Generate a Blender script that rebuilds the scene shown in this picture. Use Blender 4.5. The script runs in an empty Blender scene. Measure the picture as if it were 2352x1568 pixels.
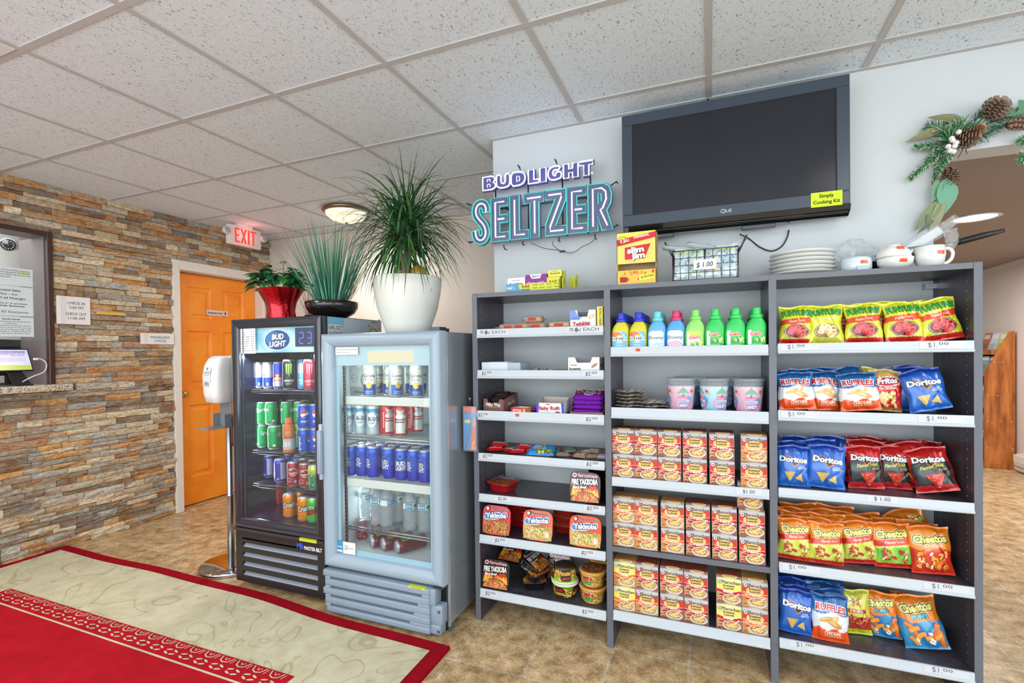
import bpy, bmesh, math, random
from math import sin, cos, pi, radians, sqrt, atan2
from mathutils import Vector, Matrix, noise, geometry

SC = bpy.context.scene
COL = SC.collection

# ---------------------------------------------------------------- camera
F_PX, CX, CY = 1109.2, 1193.0, 822.5
YAW, PIT, ROL = .3762, -.0107, -.0120
CAM = Vector((1.0495, -2.060, 1.2731))
_r = Vector((cos(YAW), sin(YAW), 0)); _f = Vector((-sin(YAW), cos(YAW), 0)); _z = Vector((0, 0, 1))
FWD = _f * cos(PIT) + _z * sin(PIT); _u = _z * cos(PIT) - _f * sin(PIT)
RGT = _r * cos(ROL) + _u * sin(ROL); UPV = _u * cos(ROL) - _r * sin(ROL)
cam_data = bpy.data.cameras.new('camera'); cam = bpy.data.objects.new('camera', cam_data); COL.objects.link(cam)
m = Matrix((RGT, UPV, -FWD)).transposed().to_4x4(); m.translation = CAM
cam.matrix_world = m
cam_data.sensor_width = 36; cam_data.lens = F_PX / 2352 * 36
cam_data.shift_x = (1176 - CX) / 2352; cam_data.shift_y = (CY - 784) / 2352
cam_data.clip_start = .02
SC.camera = cam

def at(u, v, ax, val):
 """point of the room plane ax=val that was measured at (u, v) in the photograph"""
 i = 'xyz'.index(ax)
 d = RGT * ((u - CX) / F_PX) - UPV * ((v - CY) / F_PX) + FWD
 return CAM + d * ((val - CAM[i]) / d[i])
def X(u, v, y): return at(u, v, 'y', y).x
def Z(u, v, y): return at(u, v, 'y', y).z

# ---------------------------------------------------------------- world, exposure, big lights
SC.view_settings.view_transform = 'Standard'; SC.view_settings.look = 'None'
SC.view_settings.gamma = 1; SC.view_settings.use_curve_mapping = False
SC.view_settings.exposure = 0.0
world = bpy.data.worlds.new('sky'); SC.world = world; world.use_nodes = True
wn = world.node_tree
wn.nodes['Background'].inputs['Color'].default_value = (.80, .90, 1.0, 1)
wn.nodes['Background'].inputs['Strength'].default_value = 1.0

def area_light(name, loc, rot, sx, sy, power, col=(1, 1, 1)):
 l = bpy.data.lights.new(name, 'AREA'); l.shape = 'RECTANGLE'; l.size = sx; l.size_y = sy
 l.energy = power; l.color = col
 o = bpy.data.objects.new(name, l); COL.objects.link(o); o.location = loc; o.rotation_euler = rot
 return o
def point_light(name, loc, power, col=(1, 1, 1), r=.05):
 l = bpy.data.lights.new(name, 'POINT'); l.energy = power; l.color = col; l.shadow_soft_size = r
 o = bpy.data.objects.new(name, l); COL.objects.link(o); o.location = loc
 return o
# lamps added as daylight from unseen south and east windows, tilted up for the ceiling
area_light('daylight_fill_south', (0.4, -4.55, 1.45), (radians(108), 0, 0), 6.4, 2.0, 158, (.93, .97, 1))
area_light('daylight_fill_east', (4.05, -2.2, 1.45), (radians(108), 0, radians(90)), 3.2, 1.9, 48, (.95, .98, 1))
SXL = -3.4
# recessed ceiling panel lights; only the first is in view, the others are added
for lx, ly in [(-1.61, -1.35), (-.5, -2.6), (2.2, -1.4), (-2.27, -3.0), (2.2, -3.4)]:
 area_light('panel_lamp', (lx, ly, 2.385), (0, 0, 0), .5, .5, 12, (1, .98, .94))
area_light('hall_fill', (2.9, 3.0, 2.10), (0, 0, 0), .8, 2.5, 64, (1, .96, .93))  # added fill along the hall ceiling, besides its one visible downlight
area_light('office_fill', (SXL, -.75, 2.3), (0, 0, 0), .4, .8, 9, (1, .98, .96))  # added light inside the office, no fitting of its own
area_light('alcove_lamp', (-1.6, 1.0, 2.27), (0, 0, 0), .25, .25, 15, (1, .97, .92))

# ---------------------------------------------------------------- colour and materials
def lin(c):
 return c / 12.92 if c <= .04045 else ((c + .055) / 1.055) ** 2.4
def rgb(r, g, b):
 return (lin(r / 255), lin(g / 255), lin(b / 255), 1)
WHITE = rgb(238, 240, 240); BLACK = rgb(18, 18, 20)

def nmat(name):
 m = bpy.data.materials.new(name); m.use_nodes = True
 nt = m.node_tree; b = nt.nodes['Principled BSDF']
 return m, nt, b
def N(nt, t, **kw):
 n = nt.nodes.new(t)
 for k, v in kw.items(): setattr(n, k, v)
 return n
def bump(nt, b, scale, strength, dist=.002, detail=4, tex='ShaderNodeTexNoise', coord='Object', vec=None):
 tc = N(nt, 'ShaderNodeTexCoord'); t = N(nt, tex); bp = N(nt, 'ShaderNodeBump')
 t.inputs['Scale'].default_value = scale
 if 'Detail' in t.inputs: t.inputs['Detail'].default_value = detail
 nt.links.new(tc.outputs[coord], t.inputs['Vector'])
 bp.inputs['Strength'].default_value = strength; bp.inputs['Distance'].default_value = dist
 nt.links.new(t.outputs[0], bp.inputs['Height']); nt.links.new(bp.outputs[0], b.inputs['Normal'])
 return t
def col_mat(name, rough=.5, metal=0, spec=.5, coat=0, bscale=0, bstr=0, bdist=.001):
 """surface whose printed or painted colour comes from the mesh's colour attribute"""
 m, nt, b = nmat(name)
 a = N(nt, 'ShaderNodeVertexColor', layer_name='Col')
 nz = N(nt, 'ShaderNodeTexNoise'); nz.inputs['Scale'].default_value = 40
 mx = N(nt, 'ShaderNodeMixRGB', blend_type='MULTIPLY'); mx.inputs[0].default_value = .08
 nt.links.new(a.outputs['Color'], mx.inputs[1]); nt.links.new(nz.outputs['Fac'], mx.inputs[2])
 nt.links.new(mx.outputs[0], b.inputs['Base Color'])
 b.inputs['Roughness'].default_value = rough; b.inputs['Metallic'].default_value = metal
 b.inputs['Specular IOR Level'].default_value = spec
 b.inputs['Coat Weight'].default_value = coat; b.inputs['Coat Roughness'].default_value = .08
 if bstr: bump(nt, b, bscale, bstr, bdist)
 return m
M_CARD = col_mat('printed_card', .5, 0, .4)
M_PAPER = col_mat('paper', .8, 0, .2)
M_FOIL = col_mat('printed_foil', .26, .12, .6, .3)
M_CAN = col_mat('printed_can', .28, .35, .5, .2)
M_PLAST = col_mat('moulded_plastic', .32, 0, .5)
M_MATTE = col_mat('matte_paint', .7, 0, .3)
M_METAL = col_mat('brushed_metal', .3, 1, .5)
M_CHROME = col_mat('polished_metal', .08, 1, .5)
M_CERAM = col_mat('glazed_ceramic', .12, 0, .5, .4)
M_LEAF = col_mat('leaf', .45, 0, .4)
M_GLOSSBLK = col_mat('glossy_moulding', .12, 0, .5, .3)
def emis(name, col, s, mixc=None):
 m, nt, b = nmat(name)
 b.inputs['Base Color'].default_value = (col[0] * .35, col[1] * .35, col[2] * .35, 1)
 b.inputs['Emission Color'].default_value = col; b.inputs['Emission Strength'].default_value = s
 return m
def glassy(name, tint=(1, 1, 1, 1), alpha=.1, rough=.02, trans=None):
 """thin clear sheet: light passes, fresnel reflection on top"""
 m, nt, b = nmat(name)
 out = nt.nodes['Material Output']
 tr = N(nt, 'ShaderNodeBsdfTransparent'); tr.inputs[0].default_value = tint
 gl = N(nt, 'ShaderNodeBsdfGlossy'); gl.inputs['Roughness'].default_value = rough
 df = N(nt, 'ShaderNodeBsdfPrincipled'); df.inputs['Base Color'].default_value = tint; df.inputs['Roughness'].default_value = .3
 fr = N(nt, 'ShaderNodeFresnel'); fr.inputs['IOR'].default_value = 1.45
 mx = N(nt, 'ShaderNodeMixShader'); m2 = N(nt, 'ShaderNodeMixShader'); m2.inputs[0].default_value = alpha
 nt.links.new(tr.outputs[0], m2.inputs[1]); nt.links.new(df.outputs[0], m2.inputs[2])
 geo = N(nt, 'ShaderNodeNewGeometry'); ml = N(nt, 'ShaderNodeMath', operation='MULTIPLY'); iv = N(nt, 'ShaderNodeMath', operation='SUBTRACT'); iv.inputs[0].default_value = 1
 nt.links.new(geo.outputs['Backfacing'], iv.inputs[1]); nt.links.new(fr.outputs[0], ml.inputs[0]); nt.links.new(iv.outputs[0], ml.inputs[1]); nt.links.new(ml.outputs[0], mx.inputs[0]); nt.links.new(m2.outputs[0], mx.inputs[1]); nt.links.new(gl.outputs[0], mx.inputs[2])
 nt.links.new(mx.outputs[0], out.inputs['Surface'])
 return m
M_GLASS = glassy('window_glass', (.95, .98, .98, 1), .015)
M_CLEARBAG = glassy('clear_wrapper', (.93, .95, .96, 1), .16, .12)
M_CLEARPLAS = glassy('clear_plastic', (.86, .90, .93, 1), .22, .08)
M_WATER = glassy('water_bottle', (.86, .92, .94, 1), .22, .05)

# ---------------------------------------------------------------- object bookkeeping
def tag(o, label=None, cat=None, group=None, kind=None):
 if label:
  n = len(label.split()); assert 4 <= n <= 16, (n, label)
  o['label'] = label
 if cat: o['category'] = cat
 if group: o['group'] = group
 if kind: o['kind'] = kind
 return o
def empty(name, loc=(0, 0, 0), rot=(0, 0, 0)):
 o = bpy.data.objects.new(name, None); COL.objects.link(o); o.location = loc; o.rotation_euler = rot
 o.empty_display_size = .05
 return o
def kids(o): return [c for c in COL.objects if c.parent == o]
def dup(o, loc, rot=None, label=None, group=None, parent=None, scale=None):
 c = o.copy(); COL.objects.link(c); c.parent = parent
 if parent is None:
  c.location = loc
  if rot is not None: c.rotation_euler = rot
  if scale is not None: c.scale = scale if hasattr(scale, '__len__') else (scale,) * 3
 for ch in o.get('_kids', []) or []:
  pass
 for ch in KIDS.get(o.name, []):
  k = dup(ch, None, parent=c); KIDS.setdefault(c.name, []).append(k)
 if label: tag(c, label)
 if group: c['group'] = group
 return c
KIDS = {}

class MB:
 """collects geometry in local coordinates, builds ONE mesh object"""
 def __init__(s): s.v = []; s.f = []; s.c = []; s.mi = []; s.sm = []; s.T = None; s.k = 0
 def add(s, vs, fs, col, mi=0, smooth=False):
  b = len(s.v); T = s.T
  s.v += [tuple(T @ Vector(p)) for p in vs] if T else [tuple(p) for p in vs]
  s.f += [tuple(b + i for i in f) for f in fs]
  s.c += list(col) if isinstance(col, list) else [col] * len(vs)
  s.mi += [mi] * len(fs); s.sm += [smooth] * len(fs)
 def box(s, x0, x1, y0, y1, z0, z1, col=WHITE, mi=0, bev=0, seg=2):
  if bev:
   bm = bmesh.new(); bmesh.ops.create_cube(bm, size=1)
   for v in bm.verts: v.co = Vector((x0 + (v.co.x + .5) * (x1 - x0), y0 + (v.co.y + .5) * (y1 - y0), z0 + (v.co.z + .5) * (z1 - z0)))
   bmesh.ops.bevel(bm, geom=bm.edges[:], offset=bev, segments=seg, affect='EDGES', profile=.5)
   bm.verts.index_update()
   s.add([v.co.copy() for v in bm.verts], [[v.index for v in f.verts] for f in bm.faces], col, mi, seg > 1); bm.free()
  else:
   s.add([(x0, y0, z0), (x1, y0, z0), (x1, y1, z0), (x0, y1, z0), (x0, y0, z1), (x1, y0, z1), (x1, y1, z1), (x0, y1, z1)],
                  [(0, 3, 2, 1), (4, 5, 6, 7), (0, 1, 5, 4), (1, 2, 6, 5), (2, 3, 7, 6), (3, 0, 4, 7)], col, mi)
 def lathe(s, prof, n=20, col=WHITE, mi=0, smooth=True, c=(0, 0, 0), cap=True, sx=1, sy=1, cols=None, rfn=None):
  vs = []; cc = []; k = len(prof)
  for i, (r, z) in enumerate(prof):
   for j in range(n):
    a = 2 * pi * j / n; rr = r * (rfn(a, z) if rfn else 1)
    vs.append((c[0] + rr * sin(a) * sx, c[1] - rr * cos(a) * sy, c[2] + z))
    cc.append(cols[i] if cols else col)
  fs = [(i * n + j, i * n + (j + 1) % n, (i + 1) * n + (j + 1) % n, (i + 1) * n + j) for i in range(k - 1) for j in range(n)]
  if cap: fs += [tuple(reversed(range(n))), tuple((k - 1) * n + j for j in range(n))]
  s.add(vs, fs, cc, mi, smooth)
 def tube(s, pts, r, n=8, col=WHITE, mi=0, closed=False, rs=None, smooth=True):
  pts = [Vector(p) for p in pts]; k = len(pts); vs = []; fs = []
  up = None
  for i, p in enumerate(pts):
   a = pts[(i - 1) % k] if (i or closed) else p; b = pts[(i + 1) % k] if (i < k - 1 or closed) else p
   d = (b - a).normalized() if (b - a).length > 1e-9 else Vector((0, 0, 1))
   if up is None: up = Vector((0, 0, 1)) if abs(d.z) < .9 else Vector((1, 0, 0))
   x = d.cross(up)
   x = x.normalized() if x.length > 1e-6 else Vector((1, 0, 0))
   y = x.cross(d).normalized(); up = y
   rr = rs[i] if rs else r
   for j in range(n):
    t = 2 * pi * j / n; vs.append(p + x * cos(t) * rr + y * sin(t) * rr)
  m = k if closed else k - 1
  for i in range(m):
   i2 = (i + 1) % k
   fs += [(i * n + j, i2 * n + j, i2 * n + (j + 1) % n, i * n + (j + 1) % n) for j in range(n)]
  if not closed: fs += [tuple(range(n)), tuple(reversed([(k - 1) * n + j for j in range(n)]))]
  s.add(vs, fs, col, mi, smooth)
 def grid(s, fn, nu, nv, col, mi=0, smooth=True):
  vs = []; cc = []
  for j in range(nv + 1):
   for i in range(nu + 1):
    a, b = i / nu, j / nv; vs.append(fn(a, b)); cc.append(col(a, b) if callable(col) else col)
  fs = [(j * (nu + 1) + i, j * (nu + 1) + i + 1, (j + 1) * (nu + 1) + i + 1, (j + 1) * (nu + 1) + i) for j in range(nv) for i in range(nu)]
  s.add(vs, fs, cc, mi, smooth)
 def prism(s, pts, d0, d1, col, mi=0, place=None, smooth=False):
  """pts: 2-D outline in (x, z); extruded in y from d0 to d1"""
  n = len(pts); pl = place or (lambda x, z, y: (x, y, z))
  tri = geometry.tessellate_polygon([[Vector((p[0], p[1], 0)) for p in pts]])
  vs = [pl(p[0], p[1], d0) for p in pts] + [pl(p[0], p[1], d1) for p in pts]
  fs = [tuple(t) for t in tri] + [tuple(n + i for i in reversed(t)) for t in tri]
  s.add(vs, fs, col, mi)
  s.add(vs, [(i, (i + 1) % n, n + (i + 1) % n, n + i) for i in range(n)], col, mi, smooth)
 # ----- flat print laid on a surface; wrap(x, z, layer height) -> 3-D
 def poly(s, pts, wrap, col, layer=1, step=None, mi=0):
  tri = geometry.tessellate_polygon([[Vector((p[0], p[1], 0)) for p in pts]])
  vs, fs = list(pts), [tuple(t) for t in tri]
  if step: vs, fs = refine(vs, fs, step)
  s.k += 1; layer += s.k * .004
  s.add([wrap(x, z, layer * LH) for x, z in vs], fs, col, mi, bool(step))
 def ell(s, x, z, rx, rz, wrap, col, layer=1, step=None, n=24, mi=0, rot=0, a0=0, a1=2 * pi):
  p = []
  for i in range(n):
   t = a0 + (a1 - a0) * i / n; px, pz = rx * cos(t), rz * sin(t)
   p.append((x + px * cos(rot) - pz * sin(rot), z + px * sin(rot) + pz * cos(rot)))
  s.poly(p, wrap, col, layer, step, mi)
 def rect(s, x0, z0, x1, z1, wrap, col, layer=1, step=None, mi=0):
  s.poly([(x0, z0), (x1, z0), (x1, z1), (x0, z1)], wrap, col, layer, step, mi)
 def line(s, pts, w, wrap, col, layer=1, closed=False, mi=0):
  k = len(pts); vs = []; s.k += 1; layer += s.k * .004
  for i, p in enumerate(pts):
   a = pts[(i - 1) % k] if (i or closed) else p; b = pts[(i + 1) % k] if (i < k - 1 or closed) else p
   dx, dz = b[0] - a[0], b[1] - a[1]; L = sqrt(dx * dx + dz * dz) or 1
   nx, nz = -dz / L * w / 2, dx / L * w / 2
   vs += [wrap(p[0] + nx, p[1] + nz, layer * LH), wrap(p[0] - nx, p[1] - nz, layer * LH)]
  m = k if closed else k - 1
  s.add(vs, [(2 * i, 2 * i + 1, 2 * ((i + 1) % k) + 1, 2 * ((i + 1) % k)) for i in range(m)], col, mi)
 def text(s, t, wrap, x, z, h, w=None, col=BLACK, layer=2, off=0, rot=0, shear=0, arch=0, step=None, mi=0, align='C', bulge=0):
  """cap height h, optional total width w, centred on x with its baseline at z"""
  if off > 0 and 'M' in t:
   for i, (a, c) in enumerate(((0, 0), (1, 0), (-1, 0), (0, 1), (0, -1))):
    q = off * h * .9; s.text(t, wrap, x + a * q, z + c * q, h, w, col, layer + .12 * i, 0, rot, shear, arch, step, mi, align, bulge)
   return
  vs, fs, x0, x1 = glyphs(t, off, shear)
  sc = h / .72; wx = sc if w is None else w / (x1 - x0)
  mid = (x0 + x1) / 2 if align == 'C' else (x0 if align == 'L' else x1); W2 = (x1 - x0) * wx / 2
  p = []
  for a, b in vs:
   px, pz = (a - mid) * wx, b * sc
   q = px / W2 if W2 else 0
   if bulge: pz = pz * (1 + bulge * (1 - q * q))
   pz += arch * (1 - q * q)
   p.append((x + px * cos(rot) - pz * sin(rot), z + px * sin(rot) + pz * cos(rot)))
  if step: p, fs = refine(p, fs, step)
  s.add([wrap(a, b, layer * LH) for a, b in p], fs, col, mi, bool(step))
 def build(s, name, mats, parent=None, loc=(0, 0, 0), rot=(0, 0, 0), scale=None):
  me = bpy.data.meshes.new(name); me.from_pydata(s.v, [], s.f)
  me.polygons.foreach_set('material_index', s.mi); me.polygons.foreach_set('use_smooth', s.sm)
  ca = me.color_attributes.new('Col', 'FLOAT_COLOR', 'POINT')
  flat = []
  for c in s.c: flat += [c[0], c[1], c[2], 1]
  ca.data.foreach_set('color', flat)
  for m in (mats if isinstance(mats, (list, tuple)) else [mats]): me.materials.append(m)
  me.update()
  o = bpy.data.objects.new(name, me); COL.objects.link(o)
  o.location = loc; o.rotation_euler = rot
  if scale: o.scale = scale
  if parent:
   o.parent = parent; KIDS.setdefault(parent.name, []).append(o)
  return o
LH = .00035
def refine(vs, fs, step):
 bm = bmesh.new(); bv = [bm.verts.new((a, b, 0)) for a, b in vs]
 for f in fs:
  try: bm.faces.new([bv[i] for i in f])
  except ValueError: pass
 for ax in (0, 1):
  lo = min(v[ax] for v in vs); hi = max(v[ax] for v in vs); k = lo + step
  no = (1, 0, 0) if ax == 0 else (0, 1, 0)
  while k < hi:
   bmesh.ops.bisect_plane(bm, geom=bm.verts[:] + bm.edges[:] + bm.faces[:], plane_co=(k, 0, 0) if ax == 0 else (0, k, 0), plane_no=no)
   k += step
 bm.verts.index_update()
 r = [(v.co.x, v.co.y) for v in bm.verts], [[v.index for v in f.verts] for f in bm.faces]
 bm.free(); return r
_G = {}
def glyphs(t, off=0, shear=0):
 k = (t, off, shear)
 if k not in _G:
  cu = bpy.data.curves.new('t', 'FONT'); cu.body = t; cu.offset = off; cu.shear = shear; cu.resolution_u = 2; cu.size = 1
  o = bpy.data.objects.new('t', cu); COL.objects.link(o)
  dg = bpy.context.evaluated_depsgraph_get(); dg.update()
  me = o.evaluated_get(dg).to_mesh()
  vs = [(v.co.x, v.co.y) for v in me.vertices]; fs = [tuple(p.vertices) for p in me.polygons]
  bpy.data.objects.remove(o); bpy.data.curves.remove(cu)
  if not vs: vs = [(0, 0), (1, 0), (0, 1)]; fs = []
  _G[k] = (vs, fs, min(v[0] for v in vs), max(v[0] for v in vs))
 return _G[k]
def csm(pts, n=5):
 P = [Vector(p) for p in pts]; out = []
 for i in range(len(P) - 1):
  p0 = P[max(i - 1, 0)]; p1 = P[i]; p2 = P[i + 1]; p3 = P[min(i + 2, len(P) - 1)]
  for k in range(n):
   t = k / n; out.append(.5 * ((2 * p1) + (p2 - p0) * t + (2 * p0 - 5 * p1 + 4 * p2 - p3) * t * t + (3 * p1 - p0 - 3 * p2 + p3) * t * t * t))
 return out + [P[-1]]
def front(y=0): return lambda x, z, h: (x, y - h, z)
def cylw(r): return lambda x, z, h: ((r + h) * sin(x / r), -(r + h) * cos(x / r), z)
def struct(name, mb, mats, **kw):
 return tag(mb.build(name, mats, **kw), kind='structure')
ORD = ['first', 'second', 'third', 'fourth', 'fifth', 'sixth', 'seventh', 'eighth', 'ninth', 'tenth', 'eleventh', 'twelfth']
def smooth01(t): t = max(0, min(1, t)); return t * t * (3 - 2 * t)
def mixc(a, b, t): return tuple(a[i] * (1 - t) + b[i] * t for i in range(3)) + (1,)
# ================================================================ THE ROOM
CEIL = 2.42; WY = .321; SX = -3.01; BY = 1.50
HALL_C = 2.17; HALL_X = 4.0
# --- suspended ceiling tiles
def m_ceiling():
 m, nt, b = nmat('acoustic_tile')
 tc = N(nt, 'ShaderNodeTexCoord'); mp = N(nt, 'ShaderNodeMapping'); mp.inputs['Scale'].default_value = (1, .55, 1)
 v = N(nt, 'ShaderNodeTexNoise'); v.inputs['Scale'].default_value = 130; v.inputs['Detail'].default_value = 3; v.inputs['Distortion'].default_value = 1.5
 r = N(nt, 'ShaderNodeValToRGB'); r.color_ramp.elements[0].position = .34; r.color_ramp.elements[1].position = .40
 r.color_ramp.elements[0].color = rgb(140, 144, 148); r.color_ramp.elements[1].color = rgb(220, 231, 240)
 nt.links.new(tc.outputs['Object'], mp.inputs[0]); nt.links.new(mp.outputs[0], v.inputs['Vector'])
 nt.links.new(v.outputs[0], r.inputs[0]); nt.links.new(r.outputs[0], b.inputs['Base Color'])
 b.inputs['Roughness'].default_value = .95
 bump(nt, b, 160, .35, .002)
 return m
M_CEIL = m_ceiling()
GX, GY, GS = -1.3132, -1.0592, .5916
XE, YS = 4.2, -4.7
b = MB()
b.box(SX - .1, XE + .1, YS, WY + .02, CEIL, CEIL + .05)
b.box(SX - .1, .0, WY + .02, BY + .05, CEIL, CEIL + .05)
struct('ceiling', b, M_CEIL)
b = MB(); gc = rgb(190, 190, 190)
i = -3
while GX + i * GS < XE:
 x = GX + i * GS; yb = BY if x < -.05 else WY
 if x > SX: b.box(x - .012, x + .012, YS, yb, CEIL - .004, CEIL + .001, gc)
 i += 1
j = -6
while GY + j * GS < BY:
 y = GY + j * GS
 if y > YS: b.box(SX, XE if y < WY else -.03, y - .012, y + .012, CEIL - .0045, CEIL + .001, gc)
 j += 1
b.box(-.03, XE, WY - .022, WY, CEIL - .006, CEIL + .001, gc); b.box(SX, -.03, BY - .022, BY, CEIL - .006, CEIL + .001, gc)
struct('trim_1', b, M_MATTE)
# --- floor tiles
def m_floor():
 m, nt, b = nmat('floor_tile')
 tc = N(nt, 'ShaderNodeTexCoord'); mp = N(nt, 'ShaderNodeMapping')
 T = .3057
 mp.inputs['Location'].default_value = (-.0436 / T, .0037 / T, 0); mp.inputs['Scale'].default_value = (1 / T, 1 / T, 1)
 br = N(nt, 'ShaderNodeTexBrick'); br.offset = 0; br.squash = 1
 br.inputs['Scale'].default_value = 1; br.inputs['Brick Width'].default_value = 1; br.inputs['Row Height'].default_value = 1
 br.inputs['Mortar Size'].default_value = .016; br.inputs['Mortar Smooth'].default_value = .1; br.inputs['Bias'].default_value = 0
 br.inputs['Color1'].default_value = rgb(240, 210, 164); br.inputs['Color2'].default_value = rgb(224, 196, 150); br.inputs['Mortar'].default_value = rgb(236, 224, 200)
 nt.links.new(tc.outputs['Object'], mp.inputs[0]); nt.links.new(mp.outputs[0], br.inputs['Vector'])
 n1 = N(nt, 'ShaderNodeTexNoise'); n1.inputs['Scale'].default_value = 14; n1.inputs['Detail'].default_value = 9; n1.inputs['Roughness'].default_value = .68
 n2 = N(nt, 'ShaderNodeTexNoise'); n2.inputs['Scale'].default_value = 120; n2.inputs['Detail'].default_value = 3
 for n in (n1, n2): nt.links.new(tc.outputs['Object'], n.inputs['Vector'])
 r1 = N(nt, 'ShaderNodeValToRGB'); r1.color_ramp.elements[0].position = .36; r1.color_ramp.elements[1].position = .66
 r1.color_ramp.elements[0].color = rgb(172, 158, 140); r1.color_ramp.elements[1].color = (1, 1, 1, 1)
 r2 = N(nt, 'ShaderNodeValToRGB'); r2.color_ramp.elements[0].position = .38; r2.color_ramp.elements[1].position = .55
 r2.color_ramp.elements[0].color = (.55, .5, .45, 1); r2.color_ramp.elements[1].color = (1, 1, 1, 1)
 nt.links.new(n1.outputs['Fac'], r1.inputs[0]); nt.links.new(n2.outputs['Fac'], r2.inputs[0])
 m1 = N(nt, 'ShaderNodeMixRGB', blend_type='MULTIPLY'); m1.inputs[0].default_value = 1
 m2 = N(nt, 'ShaderNodeMixRGB', blend_type='MULTIPLY'); m2.inputs[0].default_value = .6
 nt.links.new(br.outputs['Color'], m1.inputs[1]); nt.links.new(r1.outputs[0], m1.inputs[2])
 nt.links.new(m1.outputs[0], m2.inputs[1]); nt.links.new(r2.outputs[0], m2.inputs[2]); nt.links.new(m2.outputs[0], b.inputs['Base Color'])
 b.inputs['Roughness'].default_value = .34
 bp = N(nt, 'ShaderNodeBump'); bp.inputs['Strength'].default_value = .5; bp.inputs['Distance'].default_value = .003; bp.invert = True
 nt.links.new(br.outputs['Fac'], bp.inputs['Height']); nt.links.new(bp.outputs[0], b.inputs['Normal'])
 return m
b = MB(); b.box(-5.2, 6.0, YS, 7.2, -.05, 0)
struct('floor', b, m_floor())
# --- painted walls
def m_wall(name, col, s=.12):
 m, nt, b = nmat(name); b.inputs['Base Color'].default_value = col; b.inputs['Roughness'].default_value = .75
 tc = N(nt, 'ShaderNodeTexCoord'); n = N(nt, 'ShaderNodeTexNoise'); n.inputs['Scale'].default_value = 3; n.inputs['Detail'].default_value = 6
 mx = N(nt, 'ShaderNodeMixRGB', blend_type='MULTIPLY'); mx.inputs[0].default_value = s; mx.inputs[1].default_value = col
 nt.links.new(tc.outputs['Object'], n.inputs['Vector']); nt.links.new(n.outputs['Fac'], mx.inputs[2]); nt.links.new(mx.outputs[0], b.inputs['Base Color'])
 bump(nt, b, 60, .12, .001)
 return m
M_WALLW = m_wall('white_wall_paint', rgb(204, 210, 213)); M_BEIGE = m_wall('beige_wall_paint', rgb(218, 209, 200)); M_HALL = m_wall('pink_beige_paint', rgb(222, 208, 200))
M_MAUVE = m_wall('hall_ceiling_paint', rgb(158, 144, 138))
b = MB(); OX = 1.873; OZ = 2.035; OE = 3.5
b.box(-.03, OX, WY, WY + .12, 0, CEIL); b.box(OX, OE, WY, WY + .12, OZ, CEIL); b.box(OE, XE + .1, WY, WY + .12, 0, CEIL)
b.box(-.03, .09, WY + .12, BY + .12, 0, CEIL)
struct('wall_back', b, M_WALLW)
b = MB(); b.box(SX - .3, -.03, BY, BY + .12, 0, CEIL)
struct('wall_alcove', b, M_BEIGE)
b = MB(); b.box(HALL_X, HALL_X + .1, WY + .12, 7.2, 0, HALL_C + .1); b.box(.09, HALL_X, 7.1, 7.2, 0, HALL_C + .1)
struct('wall_hall', b, M_HALL)
b = MB(); b.box(.09, HALL_X, WY + .12, 7.2, HALL_C, HALL_C + .08)
struct('ceiling_hall', b, M_MAUVE)
# south and east sides behind the camera: low wall, mullions, lintel (shop windows)
b = MB()
b.box(SX, XE, YS - .1, YS, 0, .35); b.box(SX, XE, YS - .1, YS, 2.3, CEIL)
for k in range(6): x = SX + k * (XE - SX) / 5; b.box(x - .04, x + .04, YS - .1, YS, .35, 2.3)
struct('wall_front', b, M_WALLW)
b = MB()
b.box(XE, XE + .1, YS, WY, 0, .35); b.box(XE, XE + .1, YS, WY, 2.3, CEIL); b.box(XE, XE + .1, -.5, WY, .35, 2.3)
for k in range(4): y = YS + k * 1.4; b.box(XE, XE + .1, y - .04, y + .04, .35, 2.3)
struct('wall_right', b, M_WALLW)
b = MB(); b.box(SX, XE, YS - .06, YS - .05, .35, 2.3)
struct('window_2', b, M_GLASS)
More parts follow.
